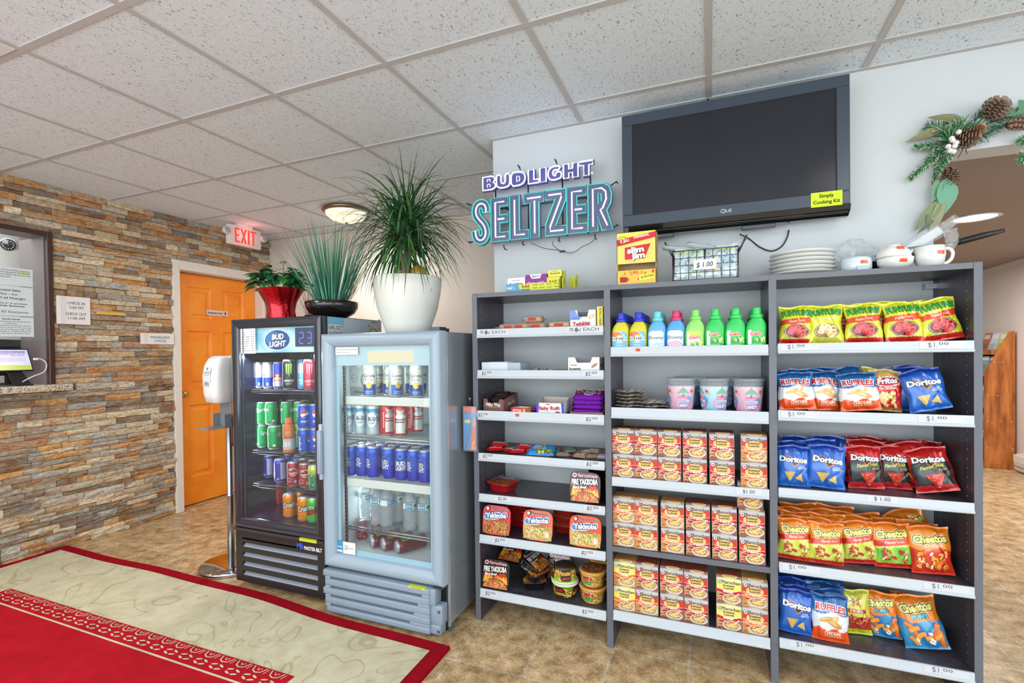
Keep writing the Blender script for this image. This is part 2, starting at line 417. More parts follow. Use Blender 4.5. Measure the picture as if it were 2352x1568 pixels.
# --- left wall: stacked ledger stone with the office window and the orange door
def m_stone():
 m, nt, b = nmat('ledger_stone')
 a = N(nt, 'ShaderNodeVertexColor', layer_name='Col'); tc = N(nt, 'ShaderNodeTexCoord')
 mp = N(nt, 'ShaderNodeMapping'); mp.inputs['Scale'].default_value = (1, .6, 1.6); nt.links.new(tc.outputs['Object'], mp.inputs[0])
 n = N(nt, 'ShaderNodeTexNoise'); n.inputs['Scale'].default_value = 16; n.inputs['Detail'].default_value = 8; n.inputs['Roughness'].default_value = .65; n.inputs['Distortion'].default_value = .6
 nt.links.new(mp.outputs[0], n.inputs['Vector'])
 r = N(nt, 'ShaderNodeValToRGB'); e = r.color_ramp.elements
 e[0].position = .30; e[0].color = rgb(120, 92, 66); e[1].position = .72; e[1].color = rgb(246, 226, 188)
 for p_, c_ in ((.42, rgb(206, 138, 62)), (.5, rgb(214, 192, 158)), (.6, rgb(184, 184, 174))):
  q = e.new(p_); q.color = c_
 nt.links.new(n.outputs['Fac'], r.inputs[0])
 mx = N(nt, 'ShaderNodeMixRGB', blend_type='MIX'); mx.inputs[0].default_value = .36
 nt.links.new(a.outputs['Color'], mx.inputs[1]); nt.links.new(r.outputs[0], mx.inputs[2])
 n2 = N(nt, 'ShaderNodeTexNoise'); n2.inputs['Scale'].default_value = 70; n2.inputs['Detail'].default_value = 6
 nt.links.new(mp.outputs[0], n2.inputs['Vector'])
 r2 = N(nt, 'ShaderNodeValToRGB'); r2.color_ramp.elements[0].position = .33; r2.color_ramp.elements[1].position = .58; r2.color_ramp.elements[0].color = (.35, .3, .26, 1)
 nt.links.new(n2.outputs['Fac'], r2.inputs[0])
 m2 = N(nt, 'ShaderNodeMixRGB', blend_type='MULTIPLY'); m2.inputs[0].default_value = .65
 nt.links.new(mx.outputs[0], m2.inputs[1]); nt.links.new(r2.outputs[0], m2.inputs[2]); nt.links.new(m2.outputs[0], b.inputs['Base Color'])
 b.inputs['Roughness'].default_value = .7
 bp = N(nt, 'ShaderNodeBump'); bp.inputs['Strength'].default_value = .9; bp.inputs['Distance'].default_value = .008
 nt.links.new(n2.outputs['Fac'], bp.inputs['Height']); nt.links.new(bp.outputs[0], b.inputs['Normal'])
 return m
rnd = random.Random(4)
WIN = (-1.45, -.215, 1.105, 2.105)      # office window y0 y1 z0 z1
DOOR = (.553, 1.46, 2.07)               # door trim y0 y1, top
STONES = [rgb(*c) for c in [(206, 178, 138), (186, 148, 104), (216, 160, 92), (160, 158, 148), (196, 198, 188), (122, 96, 84), (92, 80, 80), (226, 212, 178), (206, 148, 80), (168, 172, 170), (232, 218, 186), (146, 112, 78), (188, 120, 66), (210, 202, 184), (126, 126, 124), (240, 228, 200), (104, 84, 74)]]
def stone_field(mb, y0, y1, z0, z1, x, s=1):
 z = z0
 while z < z1 - .01:
  h = min(rnd.uniform(.026, .047), z1 - z)
  if z1 - z - h < .015: h = z1 - z
  for lev in (WIN[2] - .05, DOOR[2], WIN[3]):
   if z < lev - .002 < z + h - .004: h = lev - z
  y = y0 - rnd.uniform(0, .15)
  while y < y1:
   L = rnd.uniform(.07, .27); a, e = max(y, y0), min(y + L, y1); y += L
   if e - a < .02: continue
   segs = [(a, e)]
   for (ya, yb_, za, zb) in ((WIN[0] - .0, WIN[1], WIN[2] - .05, WIN[3]), (DOOR[0], DOOR[1], 0, DOOR[2])):
    ns = []
    for (p, q) in segs:
     if z + h <= za or z >= zb or q <= ya or p >= yb_: ns.append((p, q)); continue
     if p < ya: ns.append((p, ya))
     if q > yb_: ns.append((yb_, q))
    segs = ns
   for p, q in segs:
    if q - p < .006: continue
    d = x + rnd.uniform(.003, .034); c = rnd.choice(STONES); k = rnd.uniform(.72, 1.15)
    c = (c[0] * k, c[1] * k, c[2] * k, 1)
    g = .0012; n = max(1, int((q - p) / .05)); vs = []; fs = []
    for i in range(n + 1):
     yy = p + g + (q - p - 2 * g) * i / n
     for kk, zz in enumerate((z + g, z + h / 2, z + h - g)):
      vs.append((d + rnd.uniform(-.005, .005) + (.003 if kk == 1 else 0), yy, zz))
    for i in range(n):
     for kk in range(2): fs.append((i * 3 + kk, i * 3 + kk + 3, i * 3 + kk + 4, i * 3 + kk + 1))
    B0 = len(vs)
    for i in (0, n):
     for kk in range(3): vs.append((x - .012, vs[i * 3 + kk][1], vs[i * 3 + kk][2]))
    fs += [(0, 1, B0 + 1, B0), (1, 2, B0 + 2, B0 + 1), (n * 3, B0 + 3, B0 + 4, n * 3 + 1), (n * 3 + 1, B0 + 4, B0 + 5, n * 3 + 2)]
    top = len(vs)
    for i in range(n + 1): vs += [(x - .012, vs[i * 3][1], vs[i * 3][2]), (x - .012, vs[i * 3 + 2][1], vs[i * 3 + 2][2])]
    for i in range(n):
     fs += [(i * 3, top + 2 * i, top + 2 * i + 2, i * 3 + 3), (i * 3 + 2, i * 3 + 5, top + 2 * i + 3, top + 2 * i + 1)]
    mb.add(vs, fs, c, 0)
  z += h
b = MB()
stone_field(b, -2.0, BY, 0, CEIL, SX - .012)
mort = rgb(206, 204, 194); xb0, xb1 = SX - .13, SX - .022
for (p, q, r_, t) in ((-2.0, WIN[0], 0, CEIL), (WIN[0], WIN[1], 0, WIN[2] - .05), (WIN[0], WIN[1], WIN[3], CEIL), (WIN[1], DOOR[0], 0, CEIL), (DOOR[0], DOOR[1], DOOR[2], CEIL), (DOOR[1], BY, 0, CEIL), (YS, -2.0, 0, CEIL)):
 b.box(xb0, xb1, p, q, r_, t, mort, 1)
struct('wall_left', b, [m_stone(), M_MATTE])
# door
m, nt, bb = nmat('orange_door_paint'); bb.inputs['Roughness'].default_value = .42
tc = N(nt, 'ShaderNodeTexCoord'); n = N(nt, 'ShaderNodeTexNoise'); n.inputs['Scale'].default_value = 5; n.inputs['Detail'].default_value = 5
r = N(nt, 'ShaderNodeValToRGB'); r.color_ramp.elements[0].color = rgb(248, 132, 18); r.color_ramp.elements[1].color = rgb(255, 156, 36); r.color_ramp.elements[0].position = .3; r.color_ramp.elements[1].position = .6
nt.links.new(tc.outputs['Object'], n.inputs['Vector']); nt.links.new(n.outputs['Fac'], r.inputs[0]); nt.links.new(r.outputs[0], bb.inputs['Base Color'])
M_ORANGE = m
D0, D1, DZ, DX = .613, 1.40, 1.985, SX - .09
b = MB(); xf = DX; th = .035
zs = [.012, .24, .86, 1.02, 1.50, 1.60, 1.88, DZ]; W = D1 - D0
ys = [D0 + .004, D0 + .125, D0 + W / 2 - .055, D0 + W / 2 + .055, D1 - .125, D1 - .004]
def strip(y0, y1, z0, z1, d=0): b.box(xf - th, xf + d, y0, y1, z0, z1)
for k in (0, 2, 4): strip(ys[k], ys[k + 1], zs[0], zs[-1])
for z0, z1 in ((zs[0], zs[1]), (zs[2], zs[3]), (zs[4], zs[5]), (zs[6], zs[7])):
 for k in (1, 3): strip(ys[k], ys[k + 1], z0, z1)
for z0, z1 in ((zs[1], zs[2]), (zs[3], zs[4]), (zs[5], zs[6])):
 for k in (1, 3):
  y0, y1 = ys[k], ys[k + 1]; r0, r1 = .012, .05
  def ringq(a0, xa, a1, xb_):
   P = [(y0 + a0, z0 + a0), (y1 - a0, z0 + a0), (y1 - a0, z1 - a0), (y0 + a0, z1 - a0)]; Q = [(y0 + a1, z0 + a1), (y1 - a1, z0 + a1), (y1 - a1, z1 - a1), (y0 + a1, z1 - a1)]
   b.add([(xa, p[0], p[1]) for p in P] + [(xb_, p[0], p[1]) for p in Q], [(i, (i + 1) % 4, 4 + (i + 1) % 4, 4 + i) for i in range(4)], WHITE)
  ringq(0, xf, r0, xf - .012); ringq(r0, xf - .012, .03, xf - .012); ringq(.03, xf - .012, r1, xf - .002)
  b.add([(xf - .002, y, z) for y, z in ((y0 + r1, z0 + r1), (y1 - r1, z0 + r1), (y1 - r1, z1 - r1), (y0 + r1, z1 - r1))], [(0, 1, 2, 3)], WHITE)
door = struct('door_1', b, M_ORANGE)
b = MB(); kc = rgb(214, 170, 96); b.T = Matrix.Translation((DX, D0 + .055, .96)) @ Matrix.Rotation(radians(90), 4, 'Y')
b.lathe([(.030, 0), (.030, .006), (.012, .010), (.012, .035), (.022, .042), (.029, .055), (.027, .068), (.012, .074)], 20, kc)
b.build('door_knob', M_METAL, door)
b = MB(); tcx = rgb(232, 224, 214)
b.box(SX - .13, SX + .02, DOOR[0], D0, 0, DOOR[2], tcx, 0, .004, 1); b.box(SX - .13, SX + .02, D1, DOOR[1], 0, DOOR[2], tcx, 0, .004, 1)
b.box(SX - .13, SX + .02, D0, D1, DZ + .008, DOOR[2], tcx, 0, .004, 1); b.box(SX - .2, SX - .125, D0 - .05, D1 + .05, 0, DOOR[2], tcx)
struct('trim_2', b, M_MATTE)
# office window: dark wooden frame, glass pane, granite ledge
b = MB(); wc = rgb(66, 40, 32); y0, y1, z0, z1 = WIN
rev = rgb(120, 108, 112)  # reveal lining tone, with the glass reflection put into its colour
b.box(SX - .16, SX + .03, y1 - .03, y1, z0, z1, wc, 0, .003, 1); b.box(SX - .16, SX + .03, y0, y0 + .03, z0, z1, wc)
b.box(SX - .16, SX + .03, y0 + .03, y1 - .03, z1 - .03, z1, wc, 0, .003, 1)
b.box(SX - .30, SX - .005, y1 - .034, y1 - .03, z0, z1 - .03, rev); b.box(SX - .3, SX - .16, y1 - .0295, y1, z0, z1, wc)
win = struct('window_1', b, M_PLAST)
b = MB(); b.box(SX + .004, SX + .010, y0 + .03, y1 - .035, 1.352, z1 - .03)
b.build('window_pane', M_GLASS, win)
m, nt, bb = nmat('granite'); bb.inputs['Roughness'].default_value = .2
tc = N(nt, 'ShaderNodeTexCoord'); n = N(nt, 'ShaderNodeTexNoise'); n.inputs['Scale'].default_value = 130; n.inputs['Detail'].default_value = 6
r = N(nt, 'ShaderNodeValToRGB'); e = r.color_ramp.elements; e[0].position = .36; e[0].color = rgb(88, 72, 60); e[1].position = .62; e[1].color = rgb(226, 216, 196); q = e.new(.47); q.color = rgb(186, 172, 148)
nt.links.new(tc.outputs['Object'], n.inputs['Vector']); nt.links.new(n.outputs['Fac'], r.inputs[0]); nt.links.new(r.outputs[0], bb.inputs['Base Color'])
b = MB(); b.box(SX - .55, SX + .12, y0 - .05, -.164, 1.062, 1.105, WHITE, 0, .006)
tag(b.build('counter_ledge', m), 'speckled beige granite ledge under the office window in the stone wall', 'ledge')
# office behind the window
b = MB(); b.box(-5.1, -5.0, -3, BY, 0, CEIL); b.box(-5.0, SX - .13, .35, .45, 0, CEIL); b.box(-5.0, SX - .13, -3, -2.9, 0, CEIL)
struct('wall_office', b, M_WALLW)
b = MB(); b.box(-5.1, SX - .12, -3, BY, CEIL - .05, CEIL + .03)
struct('ceiling_office', b, M_CEIL)
# ================================================================ THE SHELVING
UPX = [(-.004, .022), (.628, .654), (1.258, 1.284), (1.870, 1.893)]
H = 1.558; DEP = .315
m, nt, bb = nmat('dark_wood_laminate'); bb.inputs['Roughness'].default_value = .33
tc = N(nt, 'ShaderNodeTexCoord'); mp = N(nt, 'ShaderNodeMapping'); mp.inputs['Scale'].default_value = (12, 90, 1.2)
n = N(nt, 'ShaderNodeTexNoise'); n.inputs['Scale'].default_value = 3; n.inputs['Detail'].default_value = 6
r = N(nt, 'ShaderNodeValToRGB'); e = r.color_ramp.elements; e[0].position = .3; e[0].color = rgb(44, 38, 46); e[1].position = .7; e[1].color = rgb(84, 82, 92)
nt.links.new(tc.outputs['Object'], mp.inputs[0]); nt.links.new(mp.outputs[0], n.inputs['Vector']); nt.links.new(n.outputs['Fac'], r.inputs[0]); nt.links.new(r.outputs[0], bb.inputs['Base Color'])
M_WOOD = m
m, nt, bb = nmat('dark_wood_edge'); bb.inputs['Roughness'].default_value = .4; bb.inputs['Base Color'].default_value = rgb(98, 102, 112)
bump(nt, bb, 200, .1)
M_EDGE = m
unit = empty('shelving_unit', (0, 0, 0))
tag(unit, 'dark laminate shelving unit with three open bays standing against the white wall', 'shelves')
for k, (x0, x1) in enumerate(UPX):
 b = MB(); b.box(x0, x1, .002, DEP, 0, H, BLACK, 0); b.box(x0, x1, 0, .002, 0, H, BLACK, 1)
 dots = rgb(214, 214, 216)
 for side, xs in ((1, x1 + .0004), (-1, x0 - .0004)):
  if (k == 0 and side < 0) or (k == 3 and side > 0): continue
  for yy in (.045, .25):
   z = .06
   while z < H - .05:
    b.add([(xs, yy + .0025 * cos(t * pi / 3), z + .0025 * sin(t * pi / 3)) for t in range(6)], [tuple(range(6))], dots, 2); z += .032
 b.build('upright', [M_WOOD, M_EDGE, M_MATTE], unit)
def board(x0, x1, z1, th=.018, name='shelf_board'):
 b = MB(); b.box(x0, x1, .004, DEP, z1 - th, z1, BLACK, 0); b.box(x0, x1, .002, .004, z1 - th, z1, BLACK, 1)
 return b.build(name, [M_WOOD, M_EDGE], unit)
BAY = [(UPX[k][1], UPX[k + 1][0]) for k in range(3)]
for x0, x1 in BAY: board(x0, x1, H, .020, 'top_board')
RAIL = rgb(196, 205, 214); CARD = rgb(206, 210, 215); PEN = rgb(70, 72, 84); PEN2 = rgb(110, 112, 128)
def rail(bay, top, bot, cards):
 x0, x1 = BAY[bay]; x0 += .003; x1 -= .003
 zb = top - .007
 board(BAY[bay][0], BAY[bay][1], zb)
 b = MB(); c = RAIL
 pr = [(-.004, bot + .004), (-.012, bot), (-.015, bot + .004), (-.015, bot + .008), (-.010, bot + .011), (-.0085, top), (-.0065, top + .0005), (.001, top - .001), (.001, bot + .004)]
 vs = []; k = len(pr)
 for x in (x0, x1): vs += [(x, p[0], p[1]) for p in pr]
 b.add(vs, [(i, (i + 1) % k, k + (i + 1) % k, k + i) for i in range(k)] + [tuple(range(k)), tuple(reversed(range(k, 2 * k)))], c)
 rl = b.build('price_rail', M_MATTE, unit)
 for (fx, txt, st) in cards:
  cw = {'w': .125, 'e': .165, 'n': .075, 'c': .09, 'r': .017}[st]; cx = x0 + cw / 2 + fx * (x1 - x0 - cw); h = top - bot - .012
  b = MB(); w = lambda x, z, hh: (cx + x, -.0106 + (z / h) * .0018 - hh, bot + .0115 + z)
  if st == 'r':
   b.rect(-.009, h * .35, .009, h * .75, w, rgb(232, 86, 52), 2)
  else:
   b.rect(-cw / 2, .001, cw / 2, h - .001, w, CARD, 1)
   if st == 'w':
    b.text('$1.', w, -.012, .006, .017, None, PEN2, 2, -.005, align='R'); b.text('00', w, -.009, .013, .010, .026, PEN, 2, -.004, align='L')
   if st == 'n':
    b.text('$2.', w, 0, .005, .016, None, PEN, 2, .005, shear=.2, align='R'); b.text('00', w, .002, .012, .011, .024, PEN, 2, 0, align='L')
   if st == 'c': b.text(txt, w, 0, .006, .014, None, PEN, 2, 0)
   if st == 'e':
    b.text('75', w, -.066, .008, .014, None, BLACK, 2, .008, align='L', shear=.1); b.ell(-.034, .014, .008, .010, w, PEN2, 2)
    b.text('¢ EACH', w, -.024, .008, .015, .088, PEN, 2, -.004, align='L')
  b.build('price_label' if st != 'r' else 'price_sticker', M_PAPER, rl)
 return zb
ZL = [rail(0, t, q, c) for t, q, c in [(1.387, 1.346, [(0, '', 'e'), (1, '', 'e')]), (1.195, 1.156, [(.02, '', 'n'), (.97, '', 'n')]), (1.004, .960, [(-.02, '', 'n'), (.97, '', 'n'), (.33, '', 'r')]),
      (.803, .766, [(.02, '', 'n'), (.97, '', 'n')]), (.610, .573, [(.15, '$2.00', 'c'), (.97, '', 'n')]), (.415, .376, [(.13, '', 'n'), (.92, '', 'n')]), (.158, .118, [(.03, '', 'n'), (.92, '', 'n')])]]
ZM = [rail(1, t, q, c) for t, q, c in [(1.294, 1.253, [(.18, '', 'r')]), (1.038, .992, []), (.742, .704, [(.95, '$1.00', 'c')])]]
board(BAY[1][0], BAY[1][1], .440, .022); ZM.append(.440)
ZM.append(rail(1, .171, .130, []))
ZR = [rail(2, t, q, c) for t, q, c in [(1.297, 1.259, [(.02, '', 'w'), (.95, '', 'w')]), (1.046, 1.007, [(.02, '', 'w'), (.94, '', 'w')]), (.753, .718, [(.57, '$ 1.00', 'c')]),
      (.470, .433, [(.02, '', 'w'), (.97, '', 'w')]), (.181, .145, [(.07, '', 'w'), (.97, '', 'w')])]]
b = MB(); b.box(1.835, 1.87, DEP - .03, DEP - .002, 1.505, 1.525, rgb(180, 184, 190)); b.build('wall_bracket', M_METAL, unit)

# ================================================================ SNACK BAGS
def bag_mesh(kind, W=.118, HH=.150, T=.021, seed=1):
 rn = random.Random(seed * 77 + 5); ph = [rn.uniform(0, 6.28) for _ in range(14)]
 fold = rn.uniform(-.5, .5)
 def S(s, t, side=-1, h=0):
  s_ = max(-1, min(1, s)); tt = max(0, min(1, (t - .055) / .89))
  e = max(0, 1 - abs(s_) ** 2.6); body = (sin(pi * tt) ** .5 if 0 < tt < 1 else 0)
  th = T * (e ** .62) * body
  wr = 0
  edge = (1 - body) * 1.2 + .25
  for k in range(4):
   wr += sin(s_ * (7 + 4 * k) + ph[k] + t * (3 - k) * 2) * .0016 / (1 + k * .4)
  wr *= edge * min(1, e * 2) * (1 if 0 < tt < 1 else .15)
  cr = .0045 * max(0, 1 - abs((s_ * .8 + (t - .5) * (1.1 + fold) - .45) / .11)) + .004 * max(0, 1 - abs((s_ * (.6 + fold * .4) - (t - .35) * 1.3 - .3) / .09))
  wr -= cr * e * body * .8
  x = W / 2 * s_ * (1 - .07 * sin(pi * t)) + .0035 * sin(t * 9 + ph[5]) * (1 if s_ > 0 else -1) * abs(s_) * sin(pi * t)
  z = HH * t + .003 * sin(s_ * 4 + ph[6]) * (t > .9)
  crimp = .0009 * sin(t * HH * 2100) if (t < .055 or t > .945) else 0
  yb = .004 * sin(s_ * 3 + ph[7]) * (1 - body)
  y = side * (th + max(-.5 * th, wr if side < 0 else -wr * .5)) + crimp + yb - h
  return (x, y, z)
 paint, art = BAGS[kind]
 b = MB()
 b.grid(lambda a, c: S(a * 2 - 1, c), 40, 52, lambda a, c: paint(a * 2 - 1, c), 0)
 b.grid(lambda a, c: S(1 - a * 2, c, 1), 14, 18, lambda a, c: paint(.99, .93), 0)
 w = lambda x, z, h: S(x / (W / 2), z / HH, -1, h + .0011)
 art(b, w, W, HH)
 me = b.build('chip_bag', M_FOIL)
 return me
def wave(s, a, amp, k, ph=0): return a + amp * sin(s * k + ph)
def zig(s, k): return abs((s * k) % 1 - .5) * 2
ST = .006
YG = rgb(206, 212, 40); GRN = rgb(40, 160, 70); DGRN = rgb(20, 78, 44); RED = rgb(206, 34, 28); ORG = rgb(246, 134, 22)
def logo(b, w, t, x, z, h, wd, col, edge, rot=0, arch=0, off=.03, eoff=.075, shear=0, bulge=0):
 b.text(t, w, x, z, h, wd * 1.03, edge, 4, eoff, rot, shear, arch, ST, bulge=bulge); b.text(t, w, x, z, h, wd, col, 6, off, rot, shear, arch, ST, bulge=bulge)
def rings(b, w, cx, cz, rx, rz, cols, n, seed=1, k=.3):
 rn = random.Random(seed)
 for i in range(n):
  a = rn.uniform(0, 6.28); q = .72 * rn.random() ** .4; x = cx + rx * q * cos(a); z = cz + rz * q * sin(a); r = rn.uniform(.30, .40) * min(rx, rz) * 1.05
  c = rn.choice(cols); pts = [(x + r * cos(t) * rn.uniform(.9, 1.1), z + r * .8 * sin(t)) for t in [2 * pi * j / 12 for j in range(12)]]
  b.line(pts, r * .62, w, mixc(c, (.2, .02, .02, 1), .35), 4 + 2 * (i % 5), True); b.line(pts, r * .44, w, c, 5 + 2 * (i % 5), True)
def chips(b, w, L):
 for (x, z, rx, rz, rot, c) in L:
  b.ell(x, z, rx, rz, w, c, 4, ST, 14, rot=rot); b.ell(x - rx * .2, z + rz * .3, rx * .55, rz * .3, w, mixc(c, (1, .95, .7, 1), .35), 5, ST, 10, rot=rot)
def tri_chip(b, w, x, z, r, rot, c):
 p = [(x + r * cos(rot + t), z + r * sin(rot + t)) for t in (0, 2.09, 4.19)]
 b.poly(p, w, c, 4, ST)
 rn = random.Random(int(x * 9999) + 7)
 for i in range(16):
  a, q = rn.random(), rn.random()
  if a + q > 1: a, q = 1 - a, 1 - q
  px = p[0][0] + a * (p[1][0] - p[0][0]) + q * (p[2][0] - p[0][0]); pz = p[0][1] + a * (p[1][1] - p[0][1]) + q * (p[2][1] - p[0][1])
  b.ell(px, pz, r * .07, r * .05, w, mixc(c, (1, .9, .6, 1), .45) if i % 2 else mixc(c, (.2, .1, .02, 1), .4), 5, None, 6)
def curls(b, w, cx, cz, rx, rz, cols, n, seed=3, wd=.006):
 rn = random.Random(seed)
 for i in range(n):
  x = cx + rn.uniform(-rx, rx); z = cz + rn.uniform(-rz, rz); a = rn.uniform(0, 3.1); L = rn.uniform(.011, .019) * max(1, wd / .0062); bend = rn.uniform(-.9, .9)
  pts = []
  for k in range(7):
   t = (k / 6 - .5) * L; aa = a + bend * k / 6; pts.append((x + t * cos(aa), z + t * sin(aa)))
  c = rn.choice(cols); b.line(pts, wd * 1.3, w, mixc(c, (0, 0, 0, 1), .35), 4 + 2 * (i % 3)); b.line(pts, wd, w, c, 5 + 2 * (i % 3))
def p_fun_red(s, t):
 if t < .13 + .02 * zig(s, 5): return RED
 if .52 + .05 * s * .5 < t < .665 + .04 * s: return mixc(RED, rgb(250, 150, 30), .3 * zig(s * 2 + t, 4))
 return mixc(YG, rgb(232, 228, 60), max(0, sin(s * 9 + t * 12)) * .5)
def a_fun(b, w, W, Hh, red=True):
 logo(b, w, 'FUNYUNS', 0, Hh * .72, .021, W * .86, rgb(48, 176, 76), DGRN, .05, .004, .03, .08)
 b.ell(0, Hh * .33, W * .37, Hh * .185, w, DGRN, 1, ST); b.ell(0, Hh * .33, W * .35, Hh * .170, w, rgb(240, 236, 200), 2, ST); b.ell(0, Hh * .33, W * .34, Hh * .163, w, rgb(120, 20, 24) if red else rgb(160, 110, 40), 3, ST)
 rings(b, w, 0, Hh * .33, W * .36, Hh * .17, [rgb(214, 52, 60), rgb(226, 80, 84), rgb(196, 36, 44)] if red else [rgb(232, 212, 140), rgb(240, 226, 170), rgb(214, 186, 104)], 12, 3)
 if red: b.text("Flamin' Hot", w, 0, Hh * .565, .009, W * .5, rgb(250, 240, 220), 4, .01, .10, .2, 0, ST)
 b.rect(-W * .33, Hh * .135, W * .33, Hh * .165, w, rgb(236, 232, 150), 8, ST); b.text('Onion Flavored Rings', w, 0, Hh * .14, .0032, W * .58, DGRN, 9, 0, 0, 0, 0, ST)
 if not red: b.rect(-W * .3, Hh * .60, W * .3, Hh * .64, w, rgb(236, 226, 140), 3, ST); b.text('Onion Flavored Rings', w, 0, Hh * .608, .0035, W * .56, DGRN, 4, 0, 0, 0, 0, ST)
def p_fun_y(s, t): return mixc(YG, rgb(236, 232, 80), max(0, sin(s * 10 - t * 14)) * .4)
RUFB = rgb(34, 112, 176)
def p_ruf(s, t):
 if t < .26 + .035 * sin(s * 7) + .04 * zig(s, 3) * .4: return rgb(232, 84, 24)
 if t < .60 + .03 * sin(s * 5 + 1) + .012 * zig(s, 7): return rgb(228, 234, 240)
 return mixc(RUFB, rgb(20, 74, 140), smooth01((t - .75) * 4))
def a_ruf(b, w, W, Hh):
 logo(b, w, 'RUFFLES', 0, Hh * .64, .021, W * .84, rgb(186, 28, 48), rgb(244, 244, 246), -.06, .004, .04, .12)
 tan = rgb(214, 168, 92)
 chips(b, w, [(-W * .12, Hh * .48, W * .20, Hh * .050, .3, tan), (W * .10, Hh * .40, W * .23, Hh * .062, -.45, rgb(206, 156, 80)), (W * .12, Hh * .50, W * .13, Hh * .05, .8, rgb(224, 184, 110))])
 b.text('CHEDDAR', w, W * .05, Hh * .165, .0105, W * .46, rgb(248, 236, 220), 4, .03, 0, 0, 0, ST)
 b.text('& SOUR CREAM', w, W * .05, Hh * .115, .0055, W * .46, rgb(250, 226, 190), 4, .02, 0, 0, 0, ST)
def p_fri(s, t):
 if t > .60 + .06 * s * s: return mixc(rgb(206, 172, 98), rgb(228, 204, 140), max(0, sin(s * 5)) * .5)
 if t < .08: return rgb(160, 120, 60)
 return rgb(200, 30, 30)
def a_fri(b, w, W, Hh):
 b.ell(0, Hh * .70, W * .40, Hh * .125, w, rgb(240, 240, 236), 1, ST, rot=.12); b.ell(0, Hh * .70, W * .375, Hh * .108, w, rgb(196, 30, 34), 2, ST, rot=.12)
 logo(b, w, 'Fritos', 0, Hh * .655, .020, W * .62, rgb(248, 246, 240), rgb(28, 40, 90), .14, 0, .04, .10, .1)
 b.text('The ORIGINAL', w, 0, Hh * .51, .0085, W * .55, rgb(250, 246, 236), 3, .02, .1, 0, 0, ST)
 curls(b, w, 0, Hh * .27, W * .3, Hh * .15, [rgb(230, 188, 108), rgb(214, 164, 84), rgb(240, 210, 140)], 22, 5, .0085)
def dor_logo(b, w, W, Hh, z, rot=0):
 b.poly([(-W * .24, z + Hh * .17), (W * .26, z + Hh * .01), (W * .02, z - Hh * .13)], w, rgb(236, 120, 36), 2, ST)
 b.poly([(-W * .20, z + Hh * .145), (W * .21, z + Hh * .01), (W * .02, z - Hh * .10)], w, rgb(22, 22, 30), 3, ST)
 logo(b, w, 'Doritos', 0, z, .019, W * .80, rgb(244, 246, 250), rgb(20, 24, 48), rot, 0, .045, .10)
def p_dor(s, t): return mixc(rgb(36, 104, 198), rgb(22, 60, 160), smooth01((t - .72) * 4) * .9 + .15 * max(0, sin(s * 6 + t * 8)))
def a_dor(b, w, W, Hh):
 dor_logo(b, w, W, Hh, Hh * .60, -.05)
 b.text('COOL', w, W * .26, Hh * .475, .006, W * .18, WHITE, 3, .02, 0, 0, 0, ST); b.text('RANCH', w, W * .26, Hh * .43, .006, W * .24, WHITE, 3, .02, 0, 0, 0, ST)
 tri_chip(b, w, -W * .12, Hh * .28, .024, .55, rgb(206, 170, 84)); tri_chip(b, w, W * .18, Hh * .22, .018, 1.2, rgb(216, 182, 100))
def p_dorh(s, t):
 if t > .72 - .1 * abs(s) + .03 * zig(s, 4): return rgb(196, 32, 34)
 if t < .14 + .03 * zig(s, 3): return rgb(186, 30, 34)
 if abs(s) > .86 + .1 * zig(t, 6): return rgb(170, 28, 30)
 return rgb(28, 44, 44)
def a_dorh(b, w, W, Hh):
 dor_logo(b, w, W, Hh, Hh * .66, -.05)
 b.text("Flamin' Hot", w, W * .04, Hh * .52, .011, W * .58, rgb(224, 220, 60), 4, .015, .12, .3, 0, ST); b.text('NACHO', w, W * .27, Hh * .46, .005, W * .2, rgb(236, 170, 50), 4, .02, 0, 0, 0, ST)
 tri_chip(b, w, W * .06, Hh * .27, .034, .55, rgb(206, 52, 40))
def p_dorr(s, t): return mixc(rgb(204, 34, 34), rgb(160, 20, 26), smooth01((t - .8) * 5))
def a_dorr(b, w, W, Hh): dor_logo(b, w, W, Hh, Hh * .62, -.05); tri_chip(b, w, 0, Hh * .26, .026, .55, rgb(232, 150, 50))
def p_chh(s, t):
 if t < .10 + .025 * zig(s, 6): return rgb(196, 42, 26)
 if t > .64 + .05 * s: return mixc(rgb(240, 138, 30), rgb(220, 104, 20), smooth01((t - .85) * 6))
 if t > .49 + .05 * s + .02 * zig(s, 6): return rgb(206, 40, 28)
 return mixc(rgb(192, 206, 60), rgb(228, 228, 130), .5 + .5 * sin(s * 5 + t * 9))
def p_chg(s, t):
 c = p_chh(s, t)
 if .13 < t < .46 + .05 * s: return mixc(rgb(96, 190, 60), rgb(170, 214, 90), .5 + .5 * sin(s * 5 + t * 7))
 return c
def cheet(b, w, W, Hh, z, rot=.1):
 b.text('Cheetos', w, 0, z, .023, W * .86, rgb(246, 240, 190), 3, .17, rot, .05, 0, ST)
 b.text('Cheetos', w, 0, z, .023, W * .84, rgb(38, 34, 20), 5, .12, rot, .05, 0, ST)
 b.text('Cheetos', w, 0, z, .023, W * .80, rgb(234, 222, 110), 7, .045, rot, .05, 0, ST)
def a_chh(b, w, W, Hh):
 cheet(b, w, W, Hh, Hh * .69); b.text("Flamin' Hot", w, W * .05, Hh * .555, .0088, W * .5, rgb(250, 236, 190), 5, .01, .1, .25, 0, ST)
 curls(b, w, 0, Hh * .29, W * .34, Hh * .13, [rgb(196, 60, 40), rgb(226, 130, 70), rgb(238, 226, 200), rgb(176, 44, 34)], 24, 9, .005)
def p_chc(s, t):
 if t > .52 + .04 * sin(s * 4): return mixc(rgb(242, 140, 34), rgb(222, 108, 22), smooth01((t - .85) * 6))
 return rgb(212, 50, 26)
